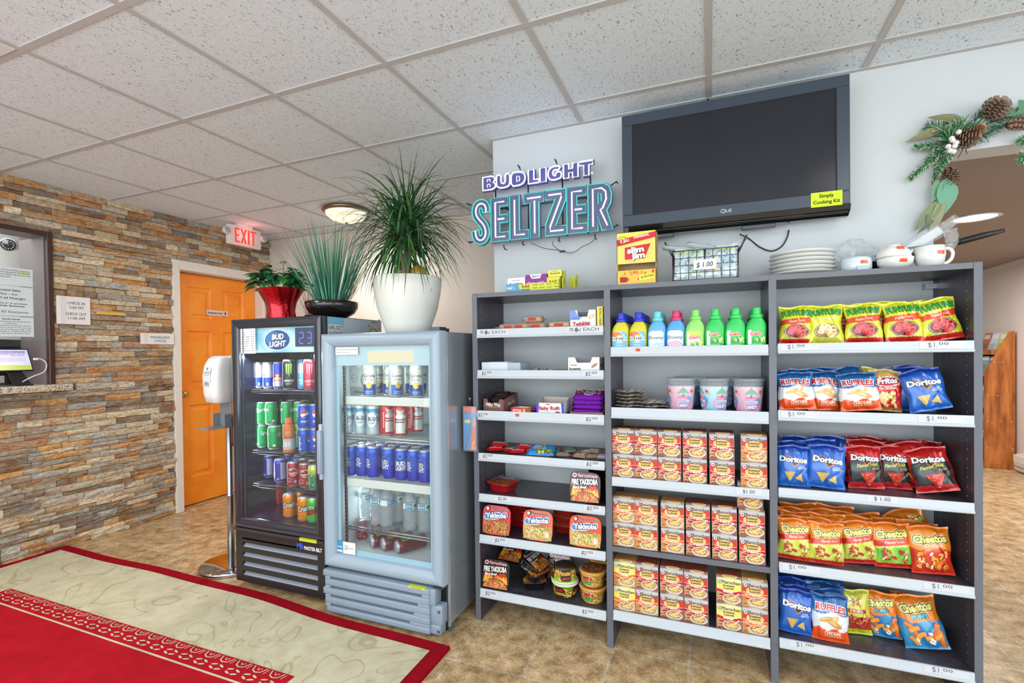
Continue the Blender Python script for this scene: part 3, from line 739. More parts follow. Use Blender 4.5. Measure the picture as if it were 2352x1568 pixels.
def a_chc(b, w, W, Hh):
 cheet(b, w, W, Hh, Hh * .67); b.text('Crunchy', w, W * .05, Hh * .585, .0085, W * .44, rgb(250, 240, 220), 5, .02, .08, .1, 0, ST)
 curls(b, w, 0, Hh * .30, W * .36, Hh * .17, [rgb(246, 150, 50), rgb(232, 116, 30), rgb(244, 222, 190), rgb(250, 176, 80)], 34, 12, .006)
def p_chp(s, t):
 if t > .50 + .07 * s * s + .02 * sin(s * 6): return rgb(242, 134, 34)
 return mixc(rgb(60, 156, 208), rgb(36, 120, 186), .5 + .5 * sin(s * 4 + t * 6))
def a_chp(b, w, W, Hh):
 cheet(b, w, W, Hh, Hh * .70, .12); logo(b, w, 'PUFFS', W * .04, Hh * .57, .011, W * .42, rgb(90, 200, 200), rgb(24, 60, 90), .1, 0, .05, .12)
 curls(b, w, W * .05, Hh * .27, W * .34, Hh * .17, [rgb(240, 140, 44), rgb(226, 112, 30), rgb(246, 162, 70)], 13, 21, .0105)
 curls(b, w, -W * .1, Hh * .2, W * .3, Hh * .1, [rgb(238, 240, 240)], 5, 23, .006)
def p_fry(s, t):
 if t < .13: return YG
 if t < .42: return rgb(186, 60, 40)
 return mixc(YG, rgb(230, 226, 110), .5)
def a_fry(b, w, W, Hh):
 curls(b, w, 0, Hh * .30, W * .38, Hh * .13, [rgb(176, 44, 34), rgb(206, 84, 50), rgb(226, 140, 90)], 40, 31, .0045)
 b.rect(-W * .36, Hh * .50, W * .36, Hh * .58, w, rgb(200, 34, 34), 3, ST); b.text('FRIES', w, W * .06, Hh * .515, .009, W * .4, rgb(250, 240, 224), 5, .02, 0, 0, 0, ST)
 curls(b, w, 0, Hh * .74, W * .3, Hh * .07, [rgb(226, 130, 50), rgb(236, 236, 200)], 14, 5, .005)
BAGS = {'onion_hot': (p_fun_red, lambda b, w, W, h: a_fun(b, w, W, h)), 'onion': (p_fun_y, lambda b, w, W, h: a_fun(b, w, W, h, False)), 'ridged': (p_ruf, a_ruf), 'corn': (p_fri, a_fri), 'ranch': (p_dor, a_dor),
  'torthot': (p_dorh, a_dorh), 'tortred': (p_dorr, a_dorr), 'puffhot': (p_chh, a_chh), 'puffgreen': (p_chg, a_chh), 'crunchy': (p_chc, a_chc), 'puffs': (p_chp, a_chp), 'fries': (p_fry, a_fry)}
BDESC = {'onion_hot': 'lime and red hot onion ring bag', 'onion': 'lime onion ring bag with pale rings', 'ridged': 'blue, white and orange ridged chip bag', 'corn': 'tan and red corn chip bag', 'ranch': 'blue ranch tortilla chip bag',
         'torthot': 'red and black hot tortilla chip bag', 'tortred': 'plain red tortilla chip bag', 'puffhot': 'orange hot cheese snack bag with lime lower half', 'puffgreen': 'orange cheese snack bag with bright green lower half',
         'crunchy': 'orange and red crunchy cheese snack bag', 'puffs': 'orange and blue cheese puff bag', 'fries': 'yellow green hot fries bag'}
SHN = ['top shelf', 'second shelf', 'third shelf', 'fourth shelf', 'bottom shelf']
_bag = {}
def bag(kind, u, v, sh, y, lean=8, roll=0, yaw=0, sc=1.0, var=0, label=None, group=None):
 z = ZR[sh] + .0015; hw = .0575 * (sc[0] if hasattr(sc, '__len__') else sc); x = min(max(X(u, v, y), 1.287 + hw), 1.867 - hw)
 k = (kind, var)
 rot = (radians(-lean), radians(roll), radians(yaw))
 if abs(roll) > 0: z += abs(sin(radians(roll))) * .059
 sc3 = sc if hasattr(sc, '__len__') else (sc, sc, sc)
 if k not in _bag:
  o = bag_mesh(kind, seed=var + len(_bag)); _bag[k] = o; o.location = (x, y, z); o.rotation_euler = rot; o.scale = sc3
 else: o = dup(_bag[k], (x, y, z), rot, scale=sc3)
 tag(o, label, 'snack bag', group or 'snack bags on the right bay'); return o
G1, G2, G3, G4, G5 = ['snack bags on the %s of the right bay' % s for s in SHN]
# top shelf: onion rings
for k_, (kd, u, rl, yw, l) in enumerate([('onion_hot', 1829, 1, 0, 'lime and red onion ring bag leftmost on the top shelf'), ('onion', 1898, 0, 4, 'lime onion ring bag with pale yellow rings, second from left on top shelf'),
      ('onion_hot', 1985, -1, -3, 'lime and red onion ring bag in the middle of the top shelf'), ('onion_hot', 2078, -2, 0, 'lime and red onion ring bag fourth from left on the top shelf'), ('onion_hot', 2171, -9, 4, 'tilted lime and red onion ring bag at right end of top shelf')]):
 bag(kd, u, 785, 0, .052, 9, rl, yw, (1.0, 1, 1.0) if k_ < 4 else (1, 1, 1.0), k_ % 2, l, G1)
for n_, (u, y, s_) in enumerate([(1840, .12, 1.0), (1925, .12, 1.02), (1960, .16, 1.04), (2035, .13, 1.06), (2100, .17, 1.06), (2060, .20, 1.08)]):
 bag('onion_hot', u, 785, 0, y, 3, 0, 0, s_, n_ % 2, 'lime and red onion ring bag in the back rows, %s from left, top shelf' % ORD[n_] if n_ != 5 else 'rearmost lime and red onion ring bag on the top shelf', G1)
# second shelf
for k_, (kd, u, y, rl, yw, sc, l) in enumerate([('ridged', 1832, .05, -4, 0, (1.08, 1, .96), 'blue, white and orange ridged chip bag, front left of second shelf'), ('ridged', 1897, .085, 0, 6, (1, 1, 1), 'ridged chip bag second from left in the front of second shelf'),
      ('ridged', 1978, .05, -6, -6, (1.08, 1, .94), 'ridged chip bag third from left with tilted top, second shelf'), ('corn', 2034, .075, 4, 8, (.92, 1, 1.02), 'tan and red corn chip bag between ridged chips and blue ranch chips'), ('ranch', 2140, .055, -13, -4, (1.04, 1, 1.0), 'blue ranch tortilla chip bag leaning left at end of second shelf')]):
 bag(kd, u, 948, 1, y, 10, rl, yw, sc, k_ % 2, l, G2)
for n_, (kd, u, y, rl, s_, l) in enumerate([('ranch', 1800, .13, 0, 1.0, 'blue ranch chip bag behind the leftmost ridged chips, second shelf'), ('ridged', 1850, .12, 2, 1.04, 'ridged chip bag in the second row behind the leftmost one'), ('ridged', 1895, .15, -3, 1.06, 'ridged chip bag standing second from left in the back of second shelf'),
      ('ridged', 1955, .12, -12, 1.02, 'ridged chip bag with raised corner behind the third one, second shelf'), ('fries', 2015, .16, 5, 1.02, 'yellow green bag mostly hidden behind the tan corn chip bag'), ('ranch', 2100, .12, 2, 1.08, 'blue ranch chip bag directly behind the leaning blue one, second shelf'), ('ranch', 2085, .17, -3, 1.1, 'rearmost blue ranch chip bag on the second shelf')]):
 bag(kd, u, 948, 1, y, 5, rl, 0, s_, n_ % 2, l, G2)
# third shelf
for k_, (kd, u, y, rl, yw, sc, ln, l) in enumerate([('ranch', 1822, .055, 0, 0, (1.0, 1, 1.03), 9, 'blue ranch tortilla bag, leftmost at the front of third shelf'), ('ranch', 1897, .05, 3, -3, (1.05, 1, 1.07), 9, 'blue ranch tortilla bag beside the black and red bags, third shelf'),
      ('torthot', 1990, .095, -2, 3, (1, 1, 1.05), 10, 'red and black hot tortilla bag nearest the blue bags'), ('torthot', 2053, .13, -1, -6, (.95, 1, 1.05), 8, 'red and black hot tortilla bag in the middle, third shelf'), ('torthot', 2155, .075, -14, -12, (1.05, 1, 1.05), 14, 'slumped red and black hot tortilla bag at right of third shelf')]):
 bag(kd, u, 1130, 2, y, ln, rl, yw, sc, k_ % 2, l, G3)
for n_, (kd, u, y, rl, s_, l) in enumerate([('ranch', 1810, .12, 0, 1.08, 'blue ranch bag in the second row at left, third shelf'), ('ranch', 1830, .18, 4, 1.12, 'blue ranch bag in the third row at left, third shelf'), ('ranch', 1885, .13, -4, 1.12, 'blue ranch bag in the second row beside the red bags'), ('ranch', 1905, .19, 4, 1.16, 'rearmost blue ranch bag on the third shelf'),
      ('tortred', 1985, .18, 3, 1.12, 'red tortilla bag behind the leftmost black and red bag'), ('tortred', 1990, .23, 2, 1.16, 'rearmost red tortilla bag at left on third shelf'), ('tortred', 2065, .20, -3, 1.1, 'red tortilla bag behind the middle black and red bag'), ('tortred', 2105, .14, -10, 1.12, 'red tortilla bag just behind the slumped black and red bag'), ('tortred', 2115, .21, 0, 1.16, 'rearmost red tortilla bag at right on third shelf')]):
 bag(kd, u, 1130, 2, y, 6, rl, 0, s_, n_ % 2, l, G3)
# fourth shelf
for k_, (kd, u, y, rl, yw, sc, l) in enumerate([('puffhot', 1822, .045, 2, 0, (1.0, 1, 1.02), 'orange hot cheese snack bag with lime half, leftmost on fourth shelf'), ('puffhot', 1898, .04, 2, 3, (1.0, 1, 1.0), 'orange hot cheese snack bag with lime half, second from left, fourth shelf'),
      ('puffhot', 1978, .085, -4, 6, (1, 1, 1.03), 'orange hot cheese snack bag with lime half, third from left, fourth shelf'), ('puffgreen', 2055, .085, -4, -3, (1.04, 1, 1.06), 'orange cheese snack bag with bright green half on fourth shelf'), ('crunchy', 2144, .07, -4, -2, (1.06, 1, 1.1), 'orange and red crunchy cheese snack bag at right of fourth shelf')]):
 bag(kd, u, 1300, 3, y, 10, rl, yw, sc, k_ % 2, l, G4)
bk = 0
for n_, (u, y, s_) in enumerate([(1815, .085, 1.03), (1825, .125, 1.06), (1812, .165, 1.1), (1840, .205, 1.14), (1880, .085, 1.03), (1900, .125, 1.08), (1895, .165, 1.12), (1915, .21, 1.15), (1960, .13, 1.1), (1985, .17, 1.1), (2045, .14, 1.08)]):
 row = int(round((y - .085) / .04)) + 2
 l = 'orange hot cheese snack bag, row %s from front, %s of fourth shelf' % (['one', 'two', 'three', 'four', 'five'][row - 1], 'far left' if u < 1850 else 'left' if u < 1930 else 'middle')
 if n_ == 10: l = 'orange hot cheese snack bag right behind the bright green one'
 bag('puffhot', u, 1300, 3, y, 7, (-3, 3, 1)[n_ % 3], 0, s_, n_ % 2, l, G4)
bag('crunchy', 2100, 1300, 3, .12, 8, 5, 0, 1.1, 0, 'orange and red crunchy bag just behind the rightmost one, fourth shelf', G4)
bag('crunchy', 2120, 1290, 3, .19, 5, -22, 0, 1.2, 1, 'rearmost crunchy cheese snack bag leaning over at the right, fourth shelf', G4)
# bottom shelf
for k_, (kd, u, v, y, rl, yw, sc, ln, l) in enumerate([('ranch', 1822, 1470, .05, 4, 0, (1.02, 1, 1.08), 10, 'blue ranch tortilla bag at the front left of bottom shelf'), ('ridged', 1908, 1480, .045, 0, -2, (1.04, 1, 1.12), 10, 'blue, white and orange ridged chip bag at front of bottom shelf'),
      ('fries', 1965, 1440, .13, -2, 0, (.95, 1, 1.08), 10, 'yellow green hot fries bag on the bottom shelf'), ('puffs', 2030, 1430, .135, -6, -14, (.98, 1, 1.08), 8, 'orange and blue cheese puff bag beside the green fries bag'), ('puffs', 2080, 1440, .16, 3, -12, (.9, 1, 1.08), 8, 'orange and blue cheese puff bag standing behind the front one'),
      ('puffs', 2132, 1470, .085, -14, -8, (1.12, 1, 1.18), 16, 'front orange and blue cheese puff bag slumped at right of bottom shelf')]):
 bag(kd, u, v, 4, y, ln, rl, yw, sc, k_ % 2, l, G5)
for n_, (kd, u, y, rl, s_, l) in enumerate([('ranch', 1830, .09, -3, 1.1, 'blue ranch bag in the second row of the bottom shelf'), ('ranch', 1820, .13, 3, 1.16, 'blue ranch bag in the third row of the bottom shelf'), ('ranch', 1815, .18, 0, 1.2, 'rearmost blue ranch bag on the bottom shelf'),
      ('ridged', 1900, .09, -4, 1.12, 'ridged chip bag in the second row of the bottom shelf'), ('ridged', 1890, .13, 4, 1.16, 'ridged chip bag in the third row of the bottom shelf'), ('ridged', 1895, .18, 0, 1.2, 'rearmost ridged chip bag on the bottom shelf')]):
 bag(kd, u, 1470, 4, y, 8, rl, 0, s_, n_ % 2, l, G5)
# ================================================================ MIDDLE BAY
# --- instant noodle cartons
def noodle_box(kind):
 W, D, Hh = .092, .086, .104
 top, band, main, name = {'beef': (rgb(208, 62, 48), rgb(190, 28, 38), rgb(150, 86, 66), 'Hot & Spicy Beef'), 'chick': (rgb(208, 62, 48), rgb(224, 116, 34), rgb(206, 160, 100), 'Hot & Spicy Chicken'),
                       'ychick': (rgb(236, 226, 90), rgb(232, 124, 34), rgb(210, 160, 100), 'Chicken'), 'ybeef': (rgb(236, 226, 90), rgb(206, 40, 44), rgb(150, 100, 66), 'Beef')}[kind]
 b = MB(); side = rgb(176, 166, 160)
 prof = [(-.0, 0), (-.0, Hh * .86), (.004, Hh * .93), (.014, Hh * .985), (.024, Hh), (D, Hh), (D, 0)]
 n = len(prof)
 for x in (-W / 2, W / 2):
  b.add([(x, p[0], p[1]) for p in prof], [tuple(range(n))], side)
 b.add([(x, p[0], p[1]) for x in (-W / 2, W / 2) for p in prof], [(i, (i + 1) % n, n + (i + 1) % n, n + i) for i in range(n)], side)
 def w(x, z, h):
  if z <= Hh * .86: return (x, -h, z)
  s = z - Hh * .86
  for i in range(1, 5):
   a, c = prof[i], prof[i + 1]; L = sqrt((c[0] - a[0]) ** 2 + (c[1] - a[1]) ** 2)
   if s <= L or i == 4:
    t = s / L; nx, nz = -(c[1] - a[1]) / L, (c[0] - a[0]) / L
    return (x, a[0] + (c[0] - a[0]) * t + nx * h, a[1] + (c[1] - a[1]) * t + nz * h)
   s -= L
 m_ = W / 2 - .0012
 S_ = .008
 b.rect(-m_, .001, m_, Hh * .44, w, main, 1, S_)
 b.rect(-m_, Hh * .44, m_, Hh * .86, w, top, 1, S_)
 b.ell(0, Hh * .60, W * .34, Hh * .17, w, mixc(rgb(240, 222, 140), top, .25), 2, S_)
 b.poly([(-m_, Hh * .84), (-m_, Hh * .93), (-W * .2, Hh * .96), (W * .2, Hh * .96), (m_, Hh * .93), (m_, Hh * .84), (W * .3, Hh * .78), (-W * .3, Hh * .78)], w, rgb(192, 188, 187) if kind[0] != 'y' else rgb(226, 220, 140), 2, S_)
 # marbled food photo at the bottom and on the top flap
 rn = random.Random(3)
 for i in range(26):
  x = rn.uniform(-m_, -W * .08); z = rn.uniform(.004, Hh * .40); r = rn.uniform(.003, .008)
  c = rn.choice([mixc(main, BLACK, .35), mixc(main, rgb(240, 200, 140), .5), rgb(176, 36, 34)]) if kind in ('beef', 'ybeef') else rn.choice([mixc(main, rgb(250, 220, 160), .5), mixc(main, rgb(190, 90, 30), .5), rgb(190, 60, 30)])
  b.rect(max(x - r, -m_), z - r * .5, x + r, z + r * .5, w, c, 2)
 tz = Hh * .86
 b.rect(-m_, tz + .014, m_, tz + .10, w, main, 1, S_); b.rect(-m_, tz + .030, m_, tz + .041, w, band, 2, S_)
 b.ell(.004, tz + .020, W * .30, .010, w, rgb(236, 232, 226), 2, S_); b.ell(.004, tz + .020, W * .25, .007, w, rgb(224, 184, 100), 3, S_)
 b.text('Instant Lunch', w, 0, tz + .052, .007, W * .6, rgb(60, 40, 40), 3)
 pts = []
 for i in range(13):
  x = -m_ + 2 * m_ * i / 12; pts.append((x, Hh * .435 + .0055 * sin(-i / 12 * 5.2 + 1.2)))
 for ww, c, L in ((.0155, rgb(244, 240, 236), 3), (.0125, band, 4)): b.line(pts, ww, w, c, L)
 b.text('Maruchan', w, W * .08, Hh * .76, .0125, W * .76, rgb(250, 248, 246), 4, .06); b.text('Maruchan', w, W * .08, Hh * .76, .0125, W * .76, rgb(44, 38, 44), 6, .022)
 b.ell(-W * .36, Hh * .80, .0085, .0085, w, rgb(130, 132, 138), 5); b.ell(-W * .36, Hh * .80, .0068, .0068, w, rgb(226, 226, 228), 6); b.ell(-W * .36, Hh * .80, .0036, .0036, w, rgb(120, 122, 130), 7)
 b.text('Instant', w, 0, Hh * .645, .0085, W * .46, rgb(46, 38, 36), 4, .025); b.text('Lunch', w, 0, Hh * .545, .0085, W * .40, rgb(46, 38, 36), 4, .025)
 b.text(name, w, -.002, Hh * .415, .0060, W * (.72 if 'Spicy' in name else .4), rgb(250, 244, 236), 6, .03, -.05)
 bx, bz = W * .10, Hh * .19
 b.ell(bx, bz, W * .37, Hh * .19, w, rgb(216, 213, 208), 4); b.rect(bx - W * .2, .0012, bx + W * .2, bz - Hh * .1, w, rgb(208, 205, 200), 4)
 b.ell(bx, bz + .002, W * .32, Hh * .145, w, rgb(196, 150, 96), 5)
 curls(b, w, bx, bz + .004, W * .18, Hh * .07, [rgb(240, 208, 120), rgb(226, 186, 92), rgb(246, 222, 150)], 16, 4, .0032)
 rn = random.Random(9)
 for i in range(12):
  a = rn.uniform(0, 6.28); b.ell(bx + W * .25 * cos(a), bz + .002 + Hh * .10 * sin(a), .0026, .002, w, rn.choice([rgb(214, 74, 40), rgb(90, 130, 50), rgb(240, 226, 170)]), 12, None, 7)
 b.line([(bx + W * .30, bz + .026), (bx + W * .12, bz + .012)], .004, w, rgb(226, 228, 232), 11)
 return b.build('noodle_carton', M_CARD)
NB = {}
ND = {'beef': 'red instant noodle carton with dark red wavy band', 'chick': 'red instant noodle carton with orange wavy band', 'ychick': 'yellow instant noodle carton with orange band', 'ybeef': 'yellow instant noodle carton with red band'}
ROWN = ['third shelf', 'fourth shelf', 'bottom shelf']
def carton(kind, x, y, z, yaw, row, layer, idx, back=0):
 rot = (0, 0, radians(yaw))
 if kind not in NB: NB[kind] = noodle_box(kind); o = NB[kind]; o.location = (x, y, z); o.rotation_euler = rot
 else: o = dup(NB[kind], (x, y, z), rot)
 col = {'beef': 'dark red banded', 'chick': 'orange banded red', 'ychick': 'yellow chicken', 'ybeef': 'yellow beef'}[kind]
 where = 'behind' if back else ['lower', 'upper', 'topmost'][layer]
 tag(o, '%s noodle carton, %s layer, %s stack from left, middle bay %s' % (col, where, ORD[idx], ROWN[row]) if not back else '%s noodle carton peeking out behind the %s stack, %s' % (col, ORD[idx], ROWN[row]),
  'noodle box', 'noodle cartons on the %s of the middle bay' % ROWN[row])
 return o
rc = random.Random(2)
for row, zb, (uv, cols) in ((0, ZM[2], (1100, [(1428, 'beef', 'beef'), (1481, 'beef', 'beef'), (1538, 'beef', 'beef'), (1596, 'beef', 'beef'), (1658, 'beef', 'beef'), (1732, 'chick', 'chick')])),
       (1, ZM[3], (1265, [(1429, 'chick', 'chick'), (1485, 'chick', 'chick'), (1545, 'chick', 'chick'), (1603, 'beef', 'beef'), (1664, 'beef', 'beef'), (1727, 'beef', 'beef')])),
       (2, ZM[4], (1410, [(1428, 'ychick', 'ychick'), (1486, 'chick', 'beef'), (1543, 'beef', 'beef'), (1599, 'beef', 'beef'), (1674, 'ybeef', 'ybeef'), (1733, 'chick', 'chick')]))):
 prev = BAY[1][0]
 for i, (u, lo, up) in enumerate(cols):
  x = max(X(u, uv, .02), prev + .047); x = min(x, BAY[1][1] - .047 - .0935 * 0); prev = x + .0465
  for L, kd in ((0, lo), (1, up)):
   carton(kd, x + (rc.uniform(-.0008, .0008)), .014 + rc.uniform(-.003, .003) + .002 * L, zb + .001 + L * .1048, 0, row, L, i)
 if row == 1: carton('beef', x - .004, .035, zb + .001 + 2 * .1048 - .0, 0, row, 2, 5)
carton('beef', X(1673, 1320, .11), .125, ZM[4] + .001 + .1048, 0, 2, 0, 4, 1)
carton('chick', X(1735, 1300, .11), .125, ZM[4] + .001 + .1048, 0, 2, 0, 5, 1)
# --- laundry bottles on the top shelf of the middle bay
def detergent(kind):
 W, D, Hh = .073, .046, .112
 body, cap, cap2 = {'yellow': (rgb(206, 200, 40), rgb(44, 60, 200), rgb(60, 76, 214)), 'blue': (rgb(96, 170, 222), rgb(110, 206, 214), rgb(120, 214, 220)), 'bluepink': (rgb(76, 164, 222), rgb(214, 56, 110), rgb(226, 80, 124)),
  'lime': (rgb(140, 214, 110), rgb(130, 220, 110), rgb(150, 228, 130)), 'green': (rgb(44, 196, 92), rgb(60, 206, 104), rgb(70, 214, 112))}[kind]
 b = MB(); N_ = 28
 lev = [(0, .93, .93), (.004, 1, 1), (.05, 1.02, 1), (.074, 1.0, 1), (.086, .93, .94), (.098, .78, .86), (.107, .58, .78), (.112, .50, .74)]
 vs = []
 def rr(a, w_, d_):
  ca, sa = cos(a), sin(a); p = 3.2
  k = (abs(ca) ** p + abs(sa) ** p) ** (-1 / p); return (w_ * k * ca, d_ * k * sa)
 for z, sw, sd in lev:
  for j in range(N_):
   x, y = rr(2 * pi * j / N_, W / 2 * sw, D / 2 * sd); vs.append((x + (.004 * (z - .05) / .05 if z > .05 else 0), y, z))
 fs = [(i * N_ + j, i * N_ + (j + 1) % N_, (i + 1) * N_ + (j + 1) % N_, (i + 1) * N_ + j) for i in range(len(lev) - 1) for j in range(N_)]
 fs += [tuple(reversed(range(N_))), tuple((len(lev) - 1) * N_ + j for j in range(N_))]
 b.add(vs, fs, body, 0, True)
 def w(x, z, h):
  t = min(1, abs(x) / (W / 2 * 1.005)); return (x, -(D / 2 * (1 - t ** 3.2) ** (1 / 3.2)) - h - .0004, z)
 lw = W * .41; S_ = .006
 lab = [(-lw, .004), (lw, .004), (lw, .062), (lw * .7, .070), (-lw * .7, .070), (-lw, .062)]
 if kind == 'yellow':
  b.poly(lab, w, rgb(90, 176, 224), 1, S_)
  for k in range(9):
   a = pi * k / 8; b.poly([(0, .035), (lw * cos(a - .08), .035 + .034 * sin(a - .08)), (lw * cos(a + .08), .035 + .034 * sin(a + .08))], w, rgb(230, 242, 250), 2, S_)
  b.ell(-.012, .058, .022, .010, w, rgb(236, 110, 40), 3, S_); b.ell(0, .042, .0155, .0155, w, rgb(246, 190, 40), 4, S_); b.ell(0, .042, .011, .011, w, rgb(236, 240, 246), 5, S_)
  logo(b, w, 'Tide', 0, .036, .012, .034, rgb(40, 60, 140), WHITE, .1, 0, .03, .08); b.text('CLEAN', w, 0, .022, .007, .026, WHITE, 6, .02, 0, 0, 0, S_); b.text('simply', w, 0, .0105, .006, .026, WHITE, 6, .01, 0, 0, 0, S_)
 elif kind in ('blue', 'bluepink'):
  b.poly(lab, w, rgb(206, 224, 240), 1, S_); b.rect(-.017, .005, .010, .066, w, rgb(236, 242, 248), 2, S_)
  if kind == 'bluepink':
   for k in range(5): b.ell(0, .004, .030 - .005 * k, .022 - .004 * k, w, (rgb(226, 120, 176), rgb(246, 214, 232))[k % 2], 3 + k, S_, a0=0, a1=pi)
  else:
   for k in range(4): b.ell(-.006 + .008 * k, .014 + .004 * (k % 2), .008, .005, w, rgb(170, 200, 226), 3 + k, S_, 12)
  logo(b, w, 'Downy', 0, .036, .014, .058, rgb(44, 66, 116), rgb(240, 246, 250), 0, 0, .01, .05)
 else:
  if kind == 'lime': b.poly(lab, w, rgb(150, 220, 110), 1, S_); b.poly([(-.026, .052), (.026, .052), (.022, .062), (-.022, .062)], w, rgb(226, 226, 60), 3, S_)
  b.rect(-lw * .95, .008, -lw * .55, .064, w, rgb(234, 244, 238), 2, S_)
  logo(b, w, 'Gain', .0, .044 if kind == 'green' else .034, .013, .042, rgb(214, 50, 40), rgb(246, 246, 232), .08, 0, .03, .09, .15)
  curls(b, w, .012, .026 if kind == 'green' else .012, .018, .008, [rgb(236, 232, 120), rgb(200, 226, 90), rgb(250, 246, 200), rgb(60, 150, 60)], 18, 6, .003)
  if kind == 'green': b.line([(-.03, .018), (.03, .016)], .001, w, rgb(230, 250, 236), 3); b.text('original', w, 0, .006, .006, .036, rgb(200, 240, 214), 3, 0, 0, 0, 0, S_)
  else: b.ell(0, .026, .022, .007, w, rgb(246, 246, 240), 5, S_); b.text('fireworks', w, 0, .0235, .0055, .036, rgb(60, 60, 50), 6, 0, 0, 0, 0, S_)
 o = b.build('detergent_bottle', M_PLAST)
 b = MB(); zc = .112
 rib = lambda a, z: 1 + (.02 * (1 if sin(a * 20) > 0 else -1) if z > zc + .014 else 0)
 b.lathe([(.0215, zc - .001), (.0225, zc + .001), (.0225, zc + .011), (.0195, zc + .013), (.0160, zc + .0135), (.0160, zc + .015), (.0155, zc + .037), (.0145, zc + .0385), (0.0125, zc + .0385), (.0122, zc + .036)], 40, cap, 0, True, (.004, 0, 0), True, rfn=rib)
 b.build('cap', M_PLAST, o)
 return o
DET = {}
DDN = {'yellow': 'yellow detergent bottle with dark blue cap', 'blue': 'light blue softener bottle with teal cap', 'bluepink': 'blue softener bottle with pink cap', 'lime': 'pale lime softener bottle', 'green': 'bright green detergent bottle'}
def bottle(kind, u, y, label, yaw=0):
 x = X(u, 795, .03) + yaw * 0
 if y > .035: x = DET['x'] + (y - .03) * .0
 loc = (x, y, ZM[0] + .001)
 if kind not in DET: DET[kind] = detergent(kind); o = DET[kind]; o.location = loc
 else: o = dup(DET[kind], loc)
 DET['x'] = x
 tag(o, label, 'detergent bottle', 'detergent bottles on the top shelf of the middle bay')
fr = [('yellow', 1425, 5, 'leftmost'), ('yellow', 1466, 5, 'second'), ('blue', 1511, 4, 'third'), ('bluepink', 1552, 3, 'fourth'), ('lime', 1597, 0, 'fifth'), ('green', 1642, 1, 'sixth'), ('green', 1690, 3, 'seventh'), ('green', 1740, 4, 'rightmost')]
lx = BAY[1][0]
for i, (kd, u, nb, nm) in enumerate(fr):
 x0_ = X(u, 795, .03); x0_ = min(max(x0_, lx + .0375), BAY[1][1] - .043 - .0745 * (7 - i)); lx = x0_ + .0375
 for r_ in range(nb + 1):
  kk = kd; yy = .028 + r_ * .0485
  if r_ and kd == 'lime': kk = 'green'
  loc = (x0_, yy, ZM[0] + .001)
  if kk not in DET: DET[kk] = detergent(kk); o = DET[kk]; o.location = loc
  else: o = dup(DET[kk], loc)
  if r_ == 0: lb = '%s, %s of the front row' % (DDN[kd], nm if nm in ('leftmost', 'rightmost') else nm + ' from left')
  else: lb = '%s, %s behind the front one in the %s column' % (DDN[kk], ORD[r_ - 1], nm if nm in ('leftmost', 'rightmost') else ORD[i])
  tag(o, lb, 'detergent bottle', 'detergent bottles on the top shelf of the middle bay')
# --- tubs of spun sugar
def tub(kind):
 fl, fl2 = {'pink': (rgb(226, 178, 204), rgb(236, 200, 218)), 'blue': (rgb(150, 206, 226), rgb(190, 226, 240)), 'deep': (rgb(60, 130, 180), rgb(90, 160, 200))}[kind]
 b = MB(); r0, r1, hh = .046, .057, .118
 b.lathe([(r0 - .001, 0), (r0, .002), (r0 + (r1 - r0) * .75, hh * .76), (r1 - .0015, hh * .83)], 32, fl, cols=[fl, fl, fl2, rgb(206, 208, 220)], cap=True)
 b.lathe([(r0 + (r1 - r0) * .77, hh * .78), (r1, hh), (r1 + .0015, hh + .001)], 32, rgb(190, 194, 206), 1, cap=False)
 def w(x, z, h):
  r = r0 + (r1 - r0) * z / hh + h + .0008; a = x / .052; return (r * sin(a), -r * cos(a), z)
 for cx in (-.093, 0, .093):
  S_ = .007
  b.ell(cx, .030, .033, .024, w, rgb(226, 90, 160), 1, S_); b.ell(cx - .004, .031, .030, .021, w, rgb(240, 160, 200), 2, S_)
  b.ell(cx + .020, .040, .018, .018, w, rgb(90, 170, 220), 1, S_); b.poly([(cx - .022, .070), (cx + .022, .070), (cx, .094)], w, rgb(130, 180, 160), 3, S_)
  b.rect(cx - .018, .054, cx + .018, .070, w, rgb(170, 206, 196), 3, S_); b.poly([(cx - .006, .054), (cx + .006, .054), (cx, .068)], w, rgb(60, 90, 170), 4, S_)
  b.line([(cx - .022, .070), (cx + .022, .070)], .003, w, rgb(214, 90, 130), 5); b.line([(cx, .094), (cx, .098)], .001, w, rgb(150, 60, 120), 5)
  b.ell(cx + .035, .078, .006, .006, w, rgb(222, 70, 150), 4, S_); b.ell(cx + .043, .070, .005, .005, w, rgb(214, 200, 90), 4, S_)
  logo(b, w, 'PARADE', cx, .050, .0095, .040, rgb(232, 60, 130), rgb(250, 240, 248), 0, .002, .03, .10)
  logo(b, w, 'COTTON', cx, .032, .0130, .052, rgb(240, 248, 252), rgb(50, 120, 190), 0, 0, .04, .13); logo(b, w, 'CANDY', cx, .013, .0130, .048, rgb(240, 248, 252), rgb(50, 120, 190), 0, 0, .04, .13)
 o = b.build('candy_tub', [M_PLAST, M_CLEARPLAS])
 b = MB(); b.lathe([(r1 - .003, hh + .001), (r1 + .004, hh + .001), (r1 + .0045, hh + .010), (r1 + .001, hh + .012), (r1 - .003, hh + .0095), (0, hh + .0095)], 36, rgb(214, 220, 228), cap=False)
 b.build('lid', M_CLEARPLAS, o); return o
TB = {}
